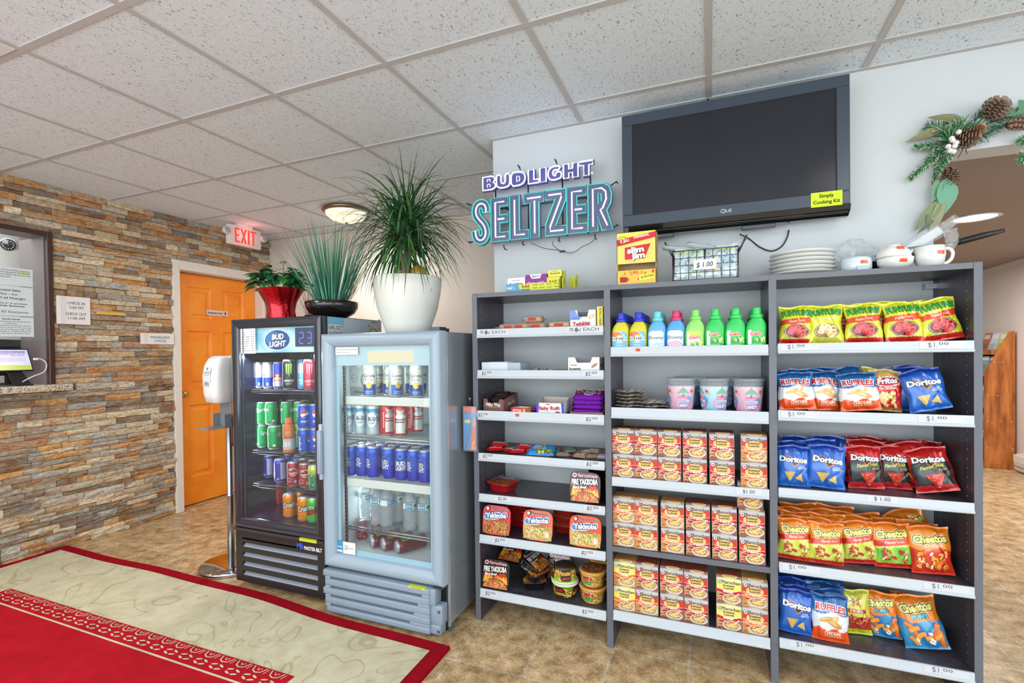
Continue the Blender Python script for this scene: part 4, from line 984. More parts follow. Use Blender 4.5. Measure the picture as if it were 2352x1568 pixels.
for kd, u, y, rz, lb in [('pink', 1565, .07, 12, 'pink spun sugar tub, left one at the front of the second shelf'), ('blue', 1640, .07, 34, 'pale blue spun sugar tub between the two pink tubs'), ('pink', 1719, .07, 8, 'pink spun sugar tub at the right end of the second shelf'),
                         ('deep', 1583, .20, 0, 'deep blue spun sugar tub behind the left pink tub'), ('deep', 1655, .20, 30, 'deep blue spun sugar tub behind the pale blue tub'), ('pink', 1728, .20, 0, 'pink spun sugar tub behind the right pink tub')]:
 x = min(X(u, 940, y), 1.195); loc = (x, y, ZM[1] + .001); rot = (0, 0, radians(rz))
 if kd not in TB: o = TB[kd] = tub(kd); o.location = loc; o.rotation_euler = rot
 else: o = dup(TB[kd], loc, rot)
 tag(o, lb, 'candy tub', 'spun sugar tubs on the second shelf')
# --- folded silver pouches
def pouch(seed, W=.12, D=.16, T=.012, name='folded_pouch', c1=rgb(150, 140, 128), c2=rgb(206, 200, 192)):
 rn = random.Random(seed); ph = rn.uniform(0, 6)
 b = MB()
 def P(a, c, s):
  e = (sin(pi * a) * sin(pi * c)) ** .4 if 0 < a < 1 and 0 < c < 1 else 0
  return (W * (a - .5), D * (c - .5), T / 2 + s * T / 2 * e + .002 * sin(a * 9 + ph + c * 4) + .0015 * sin(c * 17 + ph))
 cf = lambda a, c: c1 if int(a * 8) % 2 else c2
 b.grid(lambda a, c: P(a, c, 1), 18, 12, cf); b.grid(lambda a, c: P(1 - a, c, -1), 18, 12, cf)
 return b.build(name, M_FOIL)
po = pouch(1); used = 0
for i, (u, z_, w_) in enumerate([(1445, 0, 0), (1447, 1, 4), (1450, 2, -3), (1447, 3, 5), (1500, 0, 8), (1498, 1, -5), (1448, 4, 3)]):
 loc = (max(X(u, 938, .10), BAY[1][0] + .07), .10 + .004 * (i % 3), ZM[1] + .003 + z_ * .0155); rot = (0, 0, radians(w_))
 if i == 0: o = po; o.location = loc; o.rotation_euler = rot
 else: o = dup(po, loc, rot)
 st = 'taller left pile' if u < 1480 else 'lower right pile'
 tag(o, 'brown and silver foil pouch lying %s from the bottom in the %s' % (ORD[z_], st), 'pouch', 'foil pouches stacked on the second shelf')

# ================================================================ LEFT BAY
# --- microwave noodle trays with printed film lids
def film_tray(kind):
 W, D, T = .125, .118, .042
 b = MB(); n = 40
 tr = {'tery': rgb(190, 28, 34), 'chick': rgb(186, 40, 36), 'orange': rgb(190, 44, 30), 'fire': rgb(24, 24, 28)}[kind]
 def rr(a, w_, d_, p=5):
  ca, sa = cos(a), sin(a); k = (abs(ca) ** p + abs(sa) ** p) ** (-1 / p); return (w_ * k * ca, d_ * k * sa)
 lev = [(0, .70), (.003, .74), (T * .85, .92), (T * .9, 1), (T, 1)]
 vs = []
 for z, s in lev:
  for j in range(n): x, y = rr(2 * pi * j / n, W / 2 * s, D / 2 * s); vs.append((x, y, z))
 fs = [(i * n + j, i * n + (j + 1) % n, (i + 1) * n + (j + 1) % n, (i + 1) * n + j) for i in range(len(lev) - 1) for j in range(n)]
 fs += [tuple(reversed(range(n))), tuple((len(lev) - 1) * n + j for j in range(n))]
 b.add(vs, fs, tr, 0, True)
 o = b.build('noodle_tray', M_FOIL)
 b = MB()
 w = lambda x, y, h: (x, y, T + .0006 + h)
 def rpoly(x0, y0, x1, y1, col, L, p=5):
  pts = []
  for j in range(n):
   x, y = rr(2 * pi * j / n, W / 2 * .985, D / 2 * .985)
   pts.append((min(max(x, x0), x1), min(max(y, y0), y1)))
  b.poly(pts, w, col, L)
 bg = {'tery': rgb(220, 52, 66), 'chick': rgb(236, 110, 84), 'orange': rgb(240, 86, 30), 'fire': rgb(28, 28, 32)}[kind]
 rpoly(-1, -1, 1, 1, bg, 0)
 if kind == 'fire':
  rn = random.Random(5)
  for i in range(16):
   x = -W * .39 + W * .78 * i / 15; hgt = D * (.35 + .25 * rn.random()) * (1.15 - .6 * (1 - abs(x) / (W / 2)))
   b.poly([(x - .009, -D * .3), (x + .009, -D * .3), (x + .004, -D * .3 + hgt * .6), (x + rn.uniform(-.008, .008), -D * .3 + hgt)], w, rgb(228, 96, 28), 1)
   b.poly([(x - .005, -D * .3), (x + .005, -D * .3), (x + rn.uniform(-.003, .003), -D * .3 + hgt * .7)], w, rgb(246, 196, 60), 2)
  pts = [(W * .47 * cos(t), -D * .47 + D * .33 * sin(t)) for t in [pi * k / 14 for k in range(15)]]
  b.poly(pts, w, rgb(40, 30, 28), 3); b.poly([(x * .95, -D * .47 + (y + D * .47) * .93) for x, y in pts], w, rgb(200, 120, 60), 4)
  curls(b, w, 0, -D * .33, W * .36, D * .10, [rgb(226, 160, 90), rgb(206, 110, 54), rgb(240, 196, 120), rgb(196, 60, 30)], 60, 2, .0028)
  logo(b, w, 'Maruchan', .006, D * .34, .012, W * .66, rgb(200, 30, 50), rgb(240, 236, 236), 0, 0, .03, .12)
  b.ell(-W * .33, D * .385, .009, .009, w, rgb(220, 200, 200), 14); b.ell(-W * .33, D * .385, .0055, .0055, w, rgb(160, 60, 66), 15)
  b.text('FIRE YAKISOBA', w, 0, D * .10, .021, W * .84, rgb(20, 20, 24), 14, .10, .06, .1); b.text('FIRE YAKISOBA', w, 0, D * .10, .021, W * .84, rgb(244, 242, 238), 16, .04, .06, .1)
  b.text('Spicy Beef', w, -W * .16, -D * .035, .0095, W * .44, rgb(246, 244, 240), 14, .03, .06, .1); b.rect(W * .14, -D * .05, W * .38, D * .06, w, rgb(206, 40, 34), 12)
 else:
  b.poly([(-W * .47, -D * .46), (W * .47, -D * .46), (W * .49, -D * .05), (W * .2, D * .02), (-W * .2, -D * .02), (-W * .49, D * .02)], w, rgb(206, 160, 96) if kind != 'tery' else rgb(180, 92, 52), 1)
  cs = [rgb(236, 214, 140), rgb(214, 190, 110), rgb(244, 230, 170), rgb(150, 180, 70)] if kind != 'tery' else [rgb(214, 130, 70), rgb(240, 180, 110), rgb(180, 60, 40), rgb(150, 170, 60)]
  curls(b, w, 0, -D * .24, W * .40, D * .18, cs, 90, 7, .0030)
  if kind != 'tery': b.ell(W * .33, -D * .25, .012, .013, w, rgb(226, 196, 150), 16); b.poly([(W * .29, -D * .34), (W * .37, -D * .34), (W * .34, -D * .18), (W * .32, -D * .18)], w, WHITE, 17)
  P2 = [(-W * .44, D * .10), (-W * .36, D * .02), (0, D * .06), (W * .40, D * .13), (W * .38, D * .28), (0, D * .26), (-W * .36, D * .21)]
  b.poly([(x * 1.04, y + (.003 if y > D * .12 else -.003)) for x, y in P2], w, rgb(230, 240, 248), 14); b.poly(P2, w, rgb(70, 140, 206), 15)
  logo(b, w, 'Maruchan', .006, D * .345, .012, W * .60, rgb(70, 30, 34), rgb(240, 214, 210), 0, 0, .03, .10)
  b.ell(-W * .30, D * .385, .009, .009, w, rgb(90, 40, 44), 16); b.ell(-W * .30, D * .385, .0062, .0062, w, rgb(236, 214, 206), 17)
  b.text('Yakisoba', w, .002, D * .10, .0195, W * .74, rgb(30, 50, 110), 18, .12, .07); b.text('Yakisoba', w, .002, D * .10, .0195, W * .72, rgb(246, 250, 252), 20, .04, .07)
  b.rect(-W * .24, -D * .055, W * .34, D * .025, w, rgb(214, 160, 96) if kind != 'tery' else rgb(226, 120, 50), 16); b.text('Chicken Flavor' if kind != 'tery' else 'Teriyaki Beef', w, W * .05, -D * .04, .008, W * .50, rgb(90, 50, 30), 22, 0, .03)
 b.build('film_lid', M_FOIL, o); return o
TRY = {}
def tray(kind, x, y, z, rot, label, group, sc=1):
 if kind not in TRY: o = TRY[kind] = film_tray(kind); o.location = (x, y, z); o.rotation_euler = rot; o.scale = (sc,) * 3
 else: o = dup(TRY[kind], (x, y, z), rot, scale=sc)
 return tag(o, label, 'noodle tray', group)
def stand(kind, u, v, sh, y, label, lean=9, yaw=0, sc=1.0, x=None):
 """tray stood on its edge, film lid to the front"""
 z = ZL[sh] + .059 * sc * cos(radians(lean)) + .002
 return tray(kind, x if x is not None else X(u, v, y), y + .042, z, (radians(90 - lean), 0, radians(yaw)), label, 'noodle trays on the left bay', sc)
stand('fire', 1325, 1160, 4, .03, 'black flame printed noodle tray standing at right of fifth shelf', 7, 0, 1.12, x=.530)
for i in range(4):
 tray('fire', .560, .21, ZL[4] + .002 + i * .041, (0, 0, radians(4 * (-1) ** i)), 'black noodle tray lying %s from bottom behind the standing one, fifth shelf' % ORD[i], 'noodle trays on the left bay')
tray('tery', .105, .10, ZL[4] + .003, (radians(2), 0, radians(-14)), 'red noodle tray lying flat alone at left of fifth shelf', 'noodle trays on the left bay', 1.1)
stand('tery', 1140, 1235, 5, .02, 'pink red noodle tray standing leftmost on the sixth shelf', 8, 0, 1.15, x=.103)
stand('chick', 1236, 1245, 5, .02, 'salmon noodle tray standing in the middle of the sixth shelf', 8, 0, 1.15, x=.310)
stand('orange', 1345, 1258, 5, .02, 'bright orange noodle tray standing at right of the sixth shelf', 8, 0, 1.15, x=.532)
for i in range(3):
 tray('chick', .392, .19, ZL[5] + .002 + i * .041, (0, 0, radians(6 - 5 * i)), 'red noodle tray lying %s from bottom between the standing trays, sixth shelf' % ORD[i], 'noodle trays on the left bay')
 tray('tery', .150, .20, ZL[5] + .002 + i * .041, (0, 0, radians(4 * i - 3)), 'red noodle tray lying %s from bottom behind the leftmost standing tray, sixth shelf' % ORD[i], 'noodle trays on the left bay')
stand('fire', 1133, 1355, 6, .02, 'black flame printed noodle tray standing leftmost on the bottom shelf', 9, 0, 1.12, x=.095)
tray('fire', .118, .20, ZL[6] + .092, (radians(34), 0, radians(-4)), 'black noodle tray tilted up behind the leftmost standing one, bottom shelf', 'noodle trays on the left bay', 1.05)
tray('fire', .255, .11, ZL[6] + .003, (0, 0, radians(24)), 'black noodle tray at the bottom of the middle heap, bottom shelf', 'noodle trays on the left bay')
tray('fire', .262, .105, ZL[6] + .046, (radians(5), 0, radians(62)), 'black noodle tray second in the middle heap, bottom shelf', 'noodle trays on the left bay')
tray('fire', .250, .115, ZL[6] + .090, (radians(26), 0, radians(78)), 'black noodle tray tilted forward on top of the middle heap, bottom shelf', 'noodle trays on the left bay')
tray('fire', .35, .245, ZL[6] + .056, (radians(70), 0, radians(0)), 'dark noodle tray leaning against the wall behind the heap', 'noodle trays on the left bay')
# --- noodle bowls
def noodle_bowl(kind):
 R, hh = .062, .070
 b = MB(); c1, c2 = {'hot': (rgb(214, 150, 60), rgb(236, 190, 96)), 'wok': (rgb(60, 40, 34), rgb(150, 206, 50))}[kind]
 b.lathe([(R * .72, 0), (R * .74, .003), (R * .94, hh * .88), (R * 1.0, hh * .90), (R * 1.02, hh * .94), (R, hh * .97), (R * .96, hh * .98)], 40, c1, cols=[c1, c1, c2, rgb(236, 200, 90) if kind == 'hot' else rgb(226, 222, 214)] + [rgb(226, 180, 80) if kind == 'hot' else rgb(236, 234, 228)] * 3)
 def w(x, z, h):
  r = R * (.74 + .2 * z / (hh * .88)) + h + .0006; a = x / .055; return (r * sin(a), -r * cos(a), z)
 for cx in (-.086, .086, 0, .172):
  curls(b, w, cx + .040, hh * .45, .016, hh * .26, [rgb(240, 206, 120), rgb(222, 170, 80), rgb(206, 120, 50)], 26, 8, .0026)
  b.rect(cx - .024, hh * .12, cx + .022, hh * .80, w, rgb(236, 220, 160) if kind == 'hot' else rgb(40, 26, 24), 2, .006)
  if kind == 'hot':
   logo(b, w, 'HOT &', cx, hh * .50, .016, .044, rgb(220, 40, 36), rgb(34, 26, 20), 0, 0, .05, .12); logo(b, w, 'SPICY', cx, hh * .20, .016, .044, rgb(70, 180, 70), rgb(34, 26, 20), 0, 0, .05, .12)
  else:
   b.text('HOT & SPICY', w, cx, hh * .56, .009, .036, rgb(226, 70, 60), 10, .03, .1, 0, 0, .006); logo(b, w, 'FIREWOK', cx, hh * .26, .013, .044, rgb(236, 190, 60), rgb(150, 30, 24), .05, 0, .03, .12)
 o = b.build('noodle_bowl', M_CARD)
 b = MB()
 if kind == 'hot':
  b.lathe([(R * .97, hh * .97), (R * .95, hh), (0, hh)], 36, rgb(206, 150, 80), cap=False, cols=[c2, rgb(190, 120, 70), rgb(190, 120, 70)])
  w2 = lambda x, y, h: (x, y, hh + .0004 + h)
  b.ell(0, 0, R * .8, R * .8, w2, rgb(150, 70, 50), 1); curls(b, w2, 0, -.01, R * .6, R * .5, [rgb(230, 190, 110), rgb(206, 120, 60), rgb(90, 120, 50)], 40, 4, .003)
  logo(b, w2, 'HOT &', 0, .020, .015, .050, rgb(220, 40, 36), rgb(30, 24, 20)); logo(b, w2, 'SPICY', 0, .002, .015, .050, rgb(60, 170, 70), rgb(30, 24, 20))
 else:
  b.lathe([(R * .97, hh * .97), (R * .9, hh * .97), (R * .62, hh * .975), (0, hh * .975)], 36, rgb(210, 216, 220), cap=False)
 b.build('lid', M_CARD, o); return o
BW = {}
for kd, x, y, z, rz, rx, lb in [('wok', .417, .085, 0, -10, 0, 'dark red and green noodle bowl upright under the upturned one'), ('wok', .415, .085, .142, 20, 180, 'green rimmed noodle bowl turned upside down with its pale base up'),
      ('hot', .548, .085, 0, -6, 0, 'gold rimmed noodle bowl at the bottom of the stack beside the upright'), ('hot', .548, .085, .073, -12, 0, 'gold rimmed noodle bowl on top of the front stack, bottom shelf'), ('hot', .560, .215, 0, 10, 0, 'gold rimmed noodle bowl behind the stack, lowest'),
      ('hot', .560, .215, .073, -5, 0, 'gold rimmed noodle bowl behind the stack, second from bottom'), ('hot', .560, .215, .146, -5, 0, 'gold rimmed noodle bowl topmost behind the stack')]:
 loc = (x, y, ZL[6] + .0015 + z); rot = (radians(rx), 0, radians(rz))
 if kd not in BW: o = BW[kd] = noodle_bowl(kd); o.location = loc; o.rotation_euler = rot
 else: o = dup(BW[kd], loc, rot)
 tag(o, lb, 'noodle bowl', 'noodle bowls on the bottom shelf of the left bay')
# --- open card boxes and sweets
def open_box(name, W, D, Hh, out, inn, art=None, front_h=None, back_h=None, t=.0015, parent=None, mats=None, notch=0):
 b = MB(); fh = front_h or Hh; bh = back_h or Hh
 b.box(-W / 2, W / 2, -D / 2, D / 2, 0, t, inn)
 if notch:
  pts = [(-W / 2, 0), (W / 2, 0), (W / 2, fh), (W / 2 * notch, fh), (W / 2 * notch * .75, fh * .62), (-W / 2 * notch * .75, fh * .62), (-W / 2 * notch, fh), (-W / 2, fh)]
  b.prism(pts, -D / 2, -D / 2 + t, out)
 else: b.box(-W / 2, W / 2, -D / 2, -D / 2 + t, 0, fh, out)
 b.box(-W / 2, W / 2, D / 2 - t, D / 2, 0, bh, out)
 for x in (-W / 2, W / 2 - t):
  b.add([(x, -D / 2, 0), (x + t, -D / 2, 0), (x, D / 2, 0), (x + t, D / 2, 0), (x, -D / 2, fh), (x + t, -D / 2, fh), (x, D / 2, bh), (x + t, D / 2, bh)], [(0, 2, 6, 4), (1, 3, 7, 5), (4, 6, 7, 5), (0, 1, 5, 4), (2, 3, 7, 6)], out)
  xi = x + (t + .0002 if x < 0 else -.0002)
  b.add([(xi, -D / 2 + t, t), (xi, D / 2 - t, t), (xi, D / 2 - t, bh), (xi, -D / 2 + t, fh)], [(0, 1, 2, 3)], inn)
 b.box(-W / 2 + t, W / 2 - t, D / 2 - t - .0003, D / 2 - t, t, bh - .0005, inn)
 if art: art(b, lambda x, z, h: (x, -D / 2 - h, z), lambda y, z, h: (W / 2 + h, y, z), W, D, Hh)
 return b.build(name, M_CARD)
def candy_bar(name, L, Wd, T, base, art=None, crimp=.008, mat=None):
 b = MB()
 def P(a, c, s):
  x = L * (a - .5); e = 1 if crimp / L < a < 1 - crimp / L else .08
  y = Wd * (c - .5) * (1 if e == 1 else 1.05); q = (1 - abs(2 * c - 1) ** 3) ** .6
  return (x, y, T / 2 + s * T / 2 * (q * e) + .0008 * sin(a * 60) * (1 if e == 1 else .4))
 b.grid(lambda a, c: P(a, c, 1), 24, 8, base); b.grid(lambda a, c: P(a, 1 - c, -1), 24, 8, base)
 if art: art(b, lambda x, y, h: (P(x / L + .5, y / Wd + .5, 1)[0], P(x / L + .5, y / Wd + .5, 1)[1], P(x / L + .5, y / Wd + .5, 1)[2] + h + .0006), L, Wd)
 return b.build(name, mat or M_FOIL)
# top shelf: wrapped cakes and a cake box
def cake(name, base):
 b = MB(); rn = random.Random(3)
 b.box(-.045, .045, -.02, .02, .002, .030, base, 0, .010, 3)
 b.box(-.050, .050, -.024, .024, 0, .035, WHITE, 1, .012, 2)
 for sx in (-1, 1): b.grid(lambda a, c: (sx * (.050 + .016 * a), (c - .5) * (.035 + .02 * a), .016 + .004 * sin(c * 20)), 2, 12, WHITE, 1)
 b.rect(-.02, .012, .02, .024, lambda x, z, h: (x, -.0246 - h, z), rgb(206, 70, 50), 1)
 return b.build(name, [M_MATTE, M_CLEARBAG])
b_ = cake('wrapped_cake', rgb(196, 120, 66)); zz = ZL[0] + .001
for i, (x, y, z, r_) in enumerate([(.15, .06, 0, 4), (.215, .05, 0, -12), (.255, .12, 0, 8), (.29, .06, .0, 5), (.27, .08, .034, -6), (.345, .11, 0, 2)]):
 loc = (x, y + .03, zz + z); o = b_ if i == 0 else dup(b_, loc); o.location = loc; o.rotation_euler = (0, 0, radians(r_))
 tag(o, 'clear wrapped brown snack cake, %s from left on the top shelf of left bay' % ORD[i] if i != 4 else 'clear wrapped brown snack cake lying on top of the others', 'snack cake', 'wrapped snack cakes on the top shelf')
b2 = cake('wrapped_cake', rgb(214, 164, 92)); b2.location = (.412, .07, zz); b2.rotation_euler = (0, 0, radians(-3)); b2.scale = (1.1, 1, 1.05); tag(b2, 'clear wrapped golden sponge cake beside the white cake box', 'snack cake')
def art_cake(b, w, ws, W, D, Hh):
 b.poly([(-W / 2, Hh * .45), (-W / 2, Hh), (-W * .3, Hh), (-W * .1, Hh * .45)], w, rgb(120, 150, 220), 1)
 b.text('Hostess', w, -W * .22, Hh * .52, .010, W * .34, rgb(90, 120, 190), 3, .02, .05, .2); b.text('Twinkies', w, -W * .05, Hh * .12, .020, W * .66, rgb(196, 34, 50), 3, .04, .08)
 b.ell(W * .33, Hh * .62, W * .13, Hh * .11, w, rgb(226, 190, 130), 3, rot=.4); b.ell(W * .33, Hh * .62, W * .05, Hh * .05, w, WHITE, 4, rot=.4)
o = open_box('cake_box', .118, .09, .078, rgb(228, 234, 240), rgb(120, 124, 134), art_cake, notch=.45); o.location = (.530, .065, zz); tag(o, 'open white and blue snack cake box with red lettering at the top right', 'box')
b = MB(); b.box(-.0125, .0125, -.04, .04, 0, .09, rgb(236, 226, 90), 0)
w = lambda x, z, h: (z * 0 + .0 + x, -.04 - h, z)
b.text('FAMILY PACK', lambda x, z, h: (-z + .006, -.04 - h, x + .045), 0, 0, .010, .08, rgb(80, 40, 40), 2, .03)
o = b.build('snack_box', M_CARD, loc=(.606, .060, zz)); tag(o, 'yellow box on end reading family pack, beside the white cake box', 'box')
b = MB()
for i in range(3): b.grid(lambda a, c: (.10 * (a - .5) + .02 * i, .06 * (c - .5), .004 + .004 * sin(a * 12 + i) * sin(c * 7 + i) + .003 * i), 16, 8, WHITE)
o = b.build('clear_wrapper', M_CLEARBAG, loc=(.06, .05, zz)); tag(o, 'flat crumpled clear wrapper at left end of top shelf', 'wrapper')
# second shelf
zz = ZL[1] + .001
b = MB(); b.box(0, .135, 0, .12, 0, .042, rgb(214, 226, 236), 0, .001, 1); b.box(.135, .20, 0, .12, 0, .040, rgb(176, 188, 200), 0, .001, 1)
b.box(.03, .16, .02, .10, .042, .0435, rgb(196, 208, 220)); o = b.build('plain_box', M_CARD, loc=(.028, .03, zz)); tag(o, 'plain white closed box at left of the second shelf', 'box')
def art_bueno(b, w, ws, W, D, Hh):
 b.text('kinder', w, -W * .30, Hh * .40, .006, W * .2, rgb(150, 60, 50), 3, .02); b.text('bueno', w, -W * .27, Hh * .08, .015, W * .36, rgb(90, 60, 50), 3, .03, .04, .1)
 b.ell(W * .33, Hh * .42, W * .11, Hh * .09, w, rgb(170, 130, 90), 3, rot=.6); b.ell(-W * .42, Hh * .70, .007, .007, w, rgb(226, 230, 236), 3); b.text('2', w, -W * .42, Hh * .64, .007, None, rgb(150, 60, 60), 4)
 b.text('bueno', ws, -D * .2, Hh * .35, .016, D * .5, BLACK, 3, .02, .1, .2)
o = open_box('chocolate_box', .145, .10, .062, rgb(236, 234, 230), rgb(150, 156, 166), art_bueno, notch=.55); o.location = (.530, .075, zz); tag(o, 'white open chocolate bar box at right of the second shelf', 'box')
ab = lambda b, w, L, W: (b.rect(-L * .4, -W * .3, L * .4, W * .3, w, rgb(206, 30, 40), 1, .006), b.text('bueno', w, 0, -W * .2, W * .35, L * .5, WHITE, 3))
bar = candy_bar('chocolate_bar', .10, .032, .014, rgb(232, 228, 226), ab)
for i in range(4):
 loc = (.528, .055 + .0 * i, zz + .003 + .0145 * i) if i < 2 else (.528, .092, zz + .003 + .0145 * (i - 2))
 o = bar if i == 0 else dup(bar, loc); o.location = loc
 tag(o, 'red and white chocolate bar inside the open white box', 'chocolate bar', 'red and white bars in the white box')
b = MB(); b.grid(lambda a, c: (.11 * (a - .5), .05 * (c - .5), .003 + .010 * abs(sin(a * 6)) * (1 - abs(2 * c - 1))), 20, 6, lambda a, c: rgb(206, 196, 190) if int(a * 9) % 3 else rgb(110, 50, 50))
o = b.build('empty_wrapper', M_FOIL, loc=(.33, .05, zz)); tag(o, 'flattened candy wrapper lying in the middle of the second shelf', 'wrapper')
# third shelf
zz = ZL[2] + .001
def art_mw(b, w, ws, W, D, Hh):
 b.ell(0, Hh * .50, W * .42, Hh * .17, w, rgb(206, 140, 70), 1); b.ell(0, Hh * .54, W * .42, Hh * .15, w, rgb(96, 56, 54), 2)
 b.text('Milky Way', w, 0, Hh * .44, .016, W * .72, rgb(60, 90, 80), 3, .10, .02, .1); b.text('Milky Way', w, 0, Hh * .44, .016, W * .72, rgb(240, 240, 226), 5, .04, .02, .1)
 b.text('Milky Way', ws, D * .02, Hh * .55, .015, D * .5, rgb(176, 190, 160), 3, .03, .18, .1); b.ell(0, Hh * .35, .022, .014, ws, rgb(110, 66, 50), 2, rot=.2)
o = open_box('candy_box', .115, .135, .058, rgb(122, 84, 86), rgb(60, 50, 56), art_mw, front_h=.058, back_h=.082, notch=.60); o.location = (.10, .09, zz); o.rotation_euler = (0, 0, radians(-8)); tag(o, 'brown open candy bar box with oval emblem at left of third shelf', 'box')
ad = lambda b, w, L, W: (b.rect(-L * .36, -W * .25, L * .2, W * .3, w, rgb(230, 226, 214), 1, .006), b.text('MilkyWay', w, -L * .05, -W * .15, W * .3, L * .5, rgb(60, 50, 40), 3))
dk = candy_bar('candy_bar', .085, .030, .016, rgb(52, 38, 36), ad)
for i, (dx, dy, dz, rz) in enumerate([(0, -.035, .002, 3), (.005, 0, .002, -4), (-.005, .033, .002, 5), (0, -.03, .020, -6), (.004, .004, .020, 3), (-.002, .035, .020, 0), (.004, -.022, .038, 8), (.006, .016, .038, 2), (.012, -.004, .056, 10), (.016, .002, .0735, -4), (.030, .03, .056, 14)]):
 loc = (.098 + dx, .09 + dy, zz + dz + .001); o = dk if i == 0 else dup(dk, loc); o.location = loc; o.rotation_euler = (0, 0, radians(rz - 6))
 tag(o, ['dark candy bar in the bottom layer of the brown box', 'dark candy bar in the second layer of the brown box', 'dark candy bar piled above the rim of the brown box', 'dark candy bar near the top of the pile', 'dark candy bar topmost of the pile'][0 if i < 3 else 1 if i < 6 else 2 if i < 8 else 3 if i in (8, 10) else 4], 'candy bar', 'dark candy bars in the brown box, layer %d' % (0 if i < 3 else 1 if i < 6 else 2 if i < 8 else 3 if i in (8, 10) else 4))
def art_red(b, w, ws, W, D, Hh):
 b.text('SKITTLES', w, -W * .1, Hh * .2, .011, W * .55, rgb(250, 236, 220), 3, .04); b.ell(W * .34, Hh * .5, W * .08, Hh * .35, w, rgb(226, 190, 60), 2)
 b.poly([(-D / 2, 0), (D / 2, 0), (D / 2, Hh * .9), (-D / 2, Hh * .9)], ws, rgb(196, 150, 40), 1)
o = open_box('candy_box', .085, .075, .022, rgb(206, 44, 46), rgb(206, 208, 212), art_red); o.location = (.232, .045, zz); o.rotation_euler = (0, 0, radians(-10)); tag(o, 'low red and yellow open candy tray between brown and white boxes', 'box')
def art_br(b, w, ws, W, D, Hh):
 for s_ in (-1, 1): b.poly([(s_ * W / 2, 0), (s_ * W / 2, Hh), (s_ * W * .40, Hh), (s_ * W * .43, 0)], w, rgb(70, 66, 190), 1)
 b.text('Baby Ruth', w, -.002, Hh * .36, .017, W * .76, WHITE, 3, .10, .03); b.text('Baby Ruth', w, -.002, Hh * .36, .017, W * .76, rgb(190, 36, 50), 5, .035, .03)
 b.ell(W * .28, Hh * .14, W * .08, Hh * .09, w, rgb(120, 70, 50), 3); b.rect(-W * .15, Hh * .82, 0, Hh * .9, w, rgb(190, 40, 50), 3)
o = open_box('candy_box', .130, .105, .048, rgb(226, 230, 238), rgb(190, 178, 166), art_br, front_h=.048, back_h=.066); o.location = (.375, .068, zz); tag(o, 'white and blue open candy bar box with red lettering', 'box')
ar = lambda b, w, L, W: b.text('BabyRuth', w, 0, -W * .15, W * .4, L * .6, rgb(190, 30, 46), 2)
rb = candy_bar('candy_bar', .11, .03, .014, rgb(220, 218, 216), ar)
for i in range(5):
 loc = (.375, .035 + .032 * (i % 3), zz + .003 + .015 * (i // 3)); o = rb if i == 0 else dup(rb, loc); o.location = loc
 tag(o, 'white candy bar with red letters in the white and blue box', 'candy bar', 'white candy bars in the white and blue box')
o = open_box('carton', .150, .125, .075, rgb(150, 116, 96), rgb(190, 168, 150), None, front_h=.012, back_h=.105); o.location = (.540, .085, zz); tag(o, 'torn open brown cardboard carton holding purple candy bags', 'box')
def purple(b, w, L, W):
 b.ell(0, 0, L * .2, W * .28, w, rgb(236, 214, 240), 1, .008); b.ell(0, 0, L * .16, W * .2, w, rgb(120, 40, 170), 2, .008); b.text('Trolli', w, 0, -W * .12, W * .26, L * .26, rgb(240, 230, 250), 4, .03)
 curls(b, w, L * .3, 0, L * .1, W * .25, [rgb(214, 60, 40), rgb(226, 190, 70), rgb(236, 226, 200)], 12, 3, .004); curls(b, w, -L * .3, 0, L * .1, W * .25, [rgb(214, 60, 40), rgb(226, 190, 70), rgb(236, 226, 200)], 10, 5, .004)
pb = candy_bar('candy_bag', .150, .10, .022, rgb(136, 44, 184), purple, .010)
for i, (dy, dz, rx, rz) in enumerate([(-.012, .002, 0, 2), (-.008, .022, 10, -3), (0, .042, 14, 2), (.006, .062, 18, -4)]):
 loc = (.540 + .004 * (i % 2), .080 + dy, zz + dz + abs(sin(radians(rx))) * .03); o = pb if i == 0 else dup(pb, loc); o.location = loc; o.rotation_euler = (radians(rx), 0, radians(rz)); o.scale = (.93, 1, 1)
 tag(o, 'purple sour candy bag, %s from the bottom of the carton' % ORD[i], 'candy bag', 'purple candy bags in the torn carton')
o = dup(pb, (.278, .07, zz + .002), (0, 0, radians(70)), 'small purple candy bag lying between the low tray and the white box', scale=(.42, .5, .8)); tag(o, cat='candy bag')
# fourth shelf
zz = ZL[3] + .001
kk_ = lambda t_: (lambda b, w, L, W: (b.rect(-L * .34, -W * .34, L * .34, W * .34, w, rgb(226, 222, 220), 1, .008), b.text(t_, w, 0, -W * .2, W * .42, L * .6, rgb(206, 24, 34), 3, .04)))
kb = candy_bar('red_pack', .085, .055, .020, rgb(206, 24, 34), kk_('KitKat'))
for i, (x, y, z, rz, ry) in enumerate([(.075, .075, 0, 28, 0), (.085, .095, .021, 24, 4), (.165, .07, 0, -14, 0), (.205, .055, .0, 8, -3), (.235, .075, .019, 12, 4)]):
 loc = (x, y, zz + z + .002); o = kb if i == 0 else dup(kb, loc); o.location = loc; o.rotation_euler = (0, radians(ry), radians(rz))
 tag(o, ['red wafer pack lowest at the left end of fourth shelf', 'red wafer pack on top at the left end of fourth shelf', 'red wafer pack in the gap between the two red piles', 'red wafer pack beside the blue candy bag, lower', 'orange red wafer pack resting beside the blue candy bag, upper'][i], 'candy pack', 'red packs on the fourth shelf')
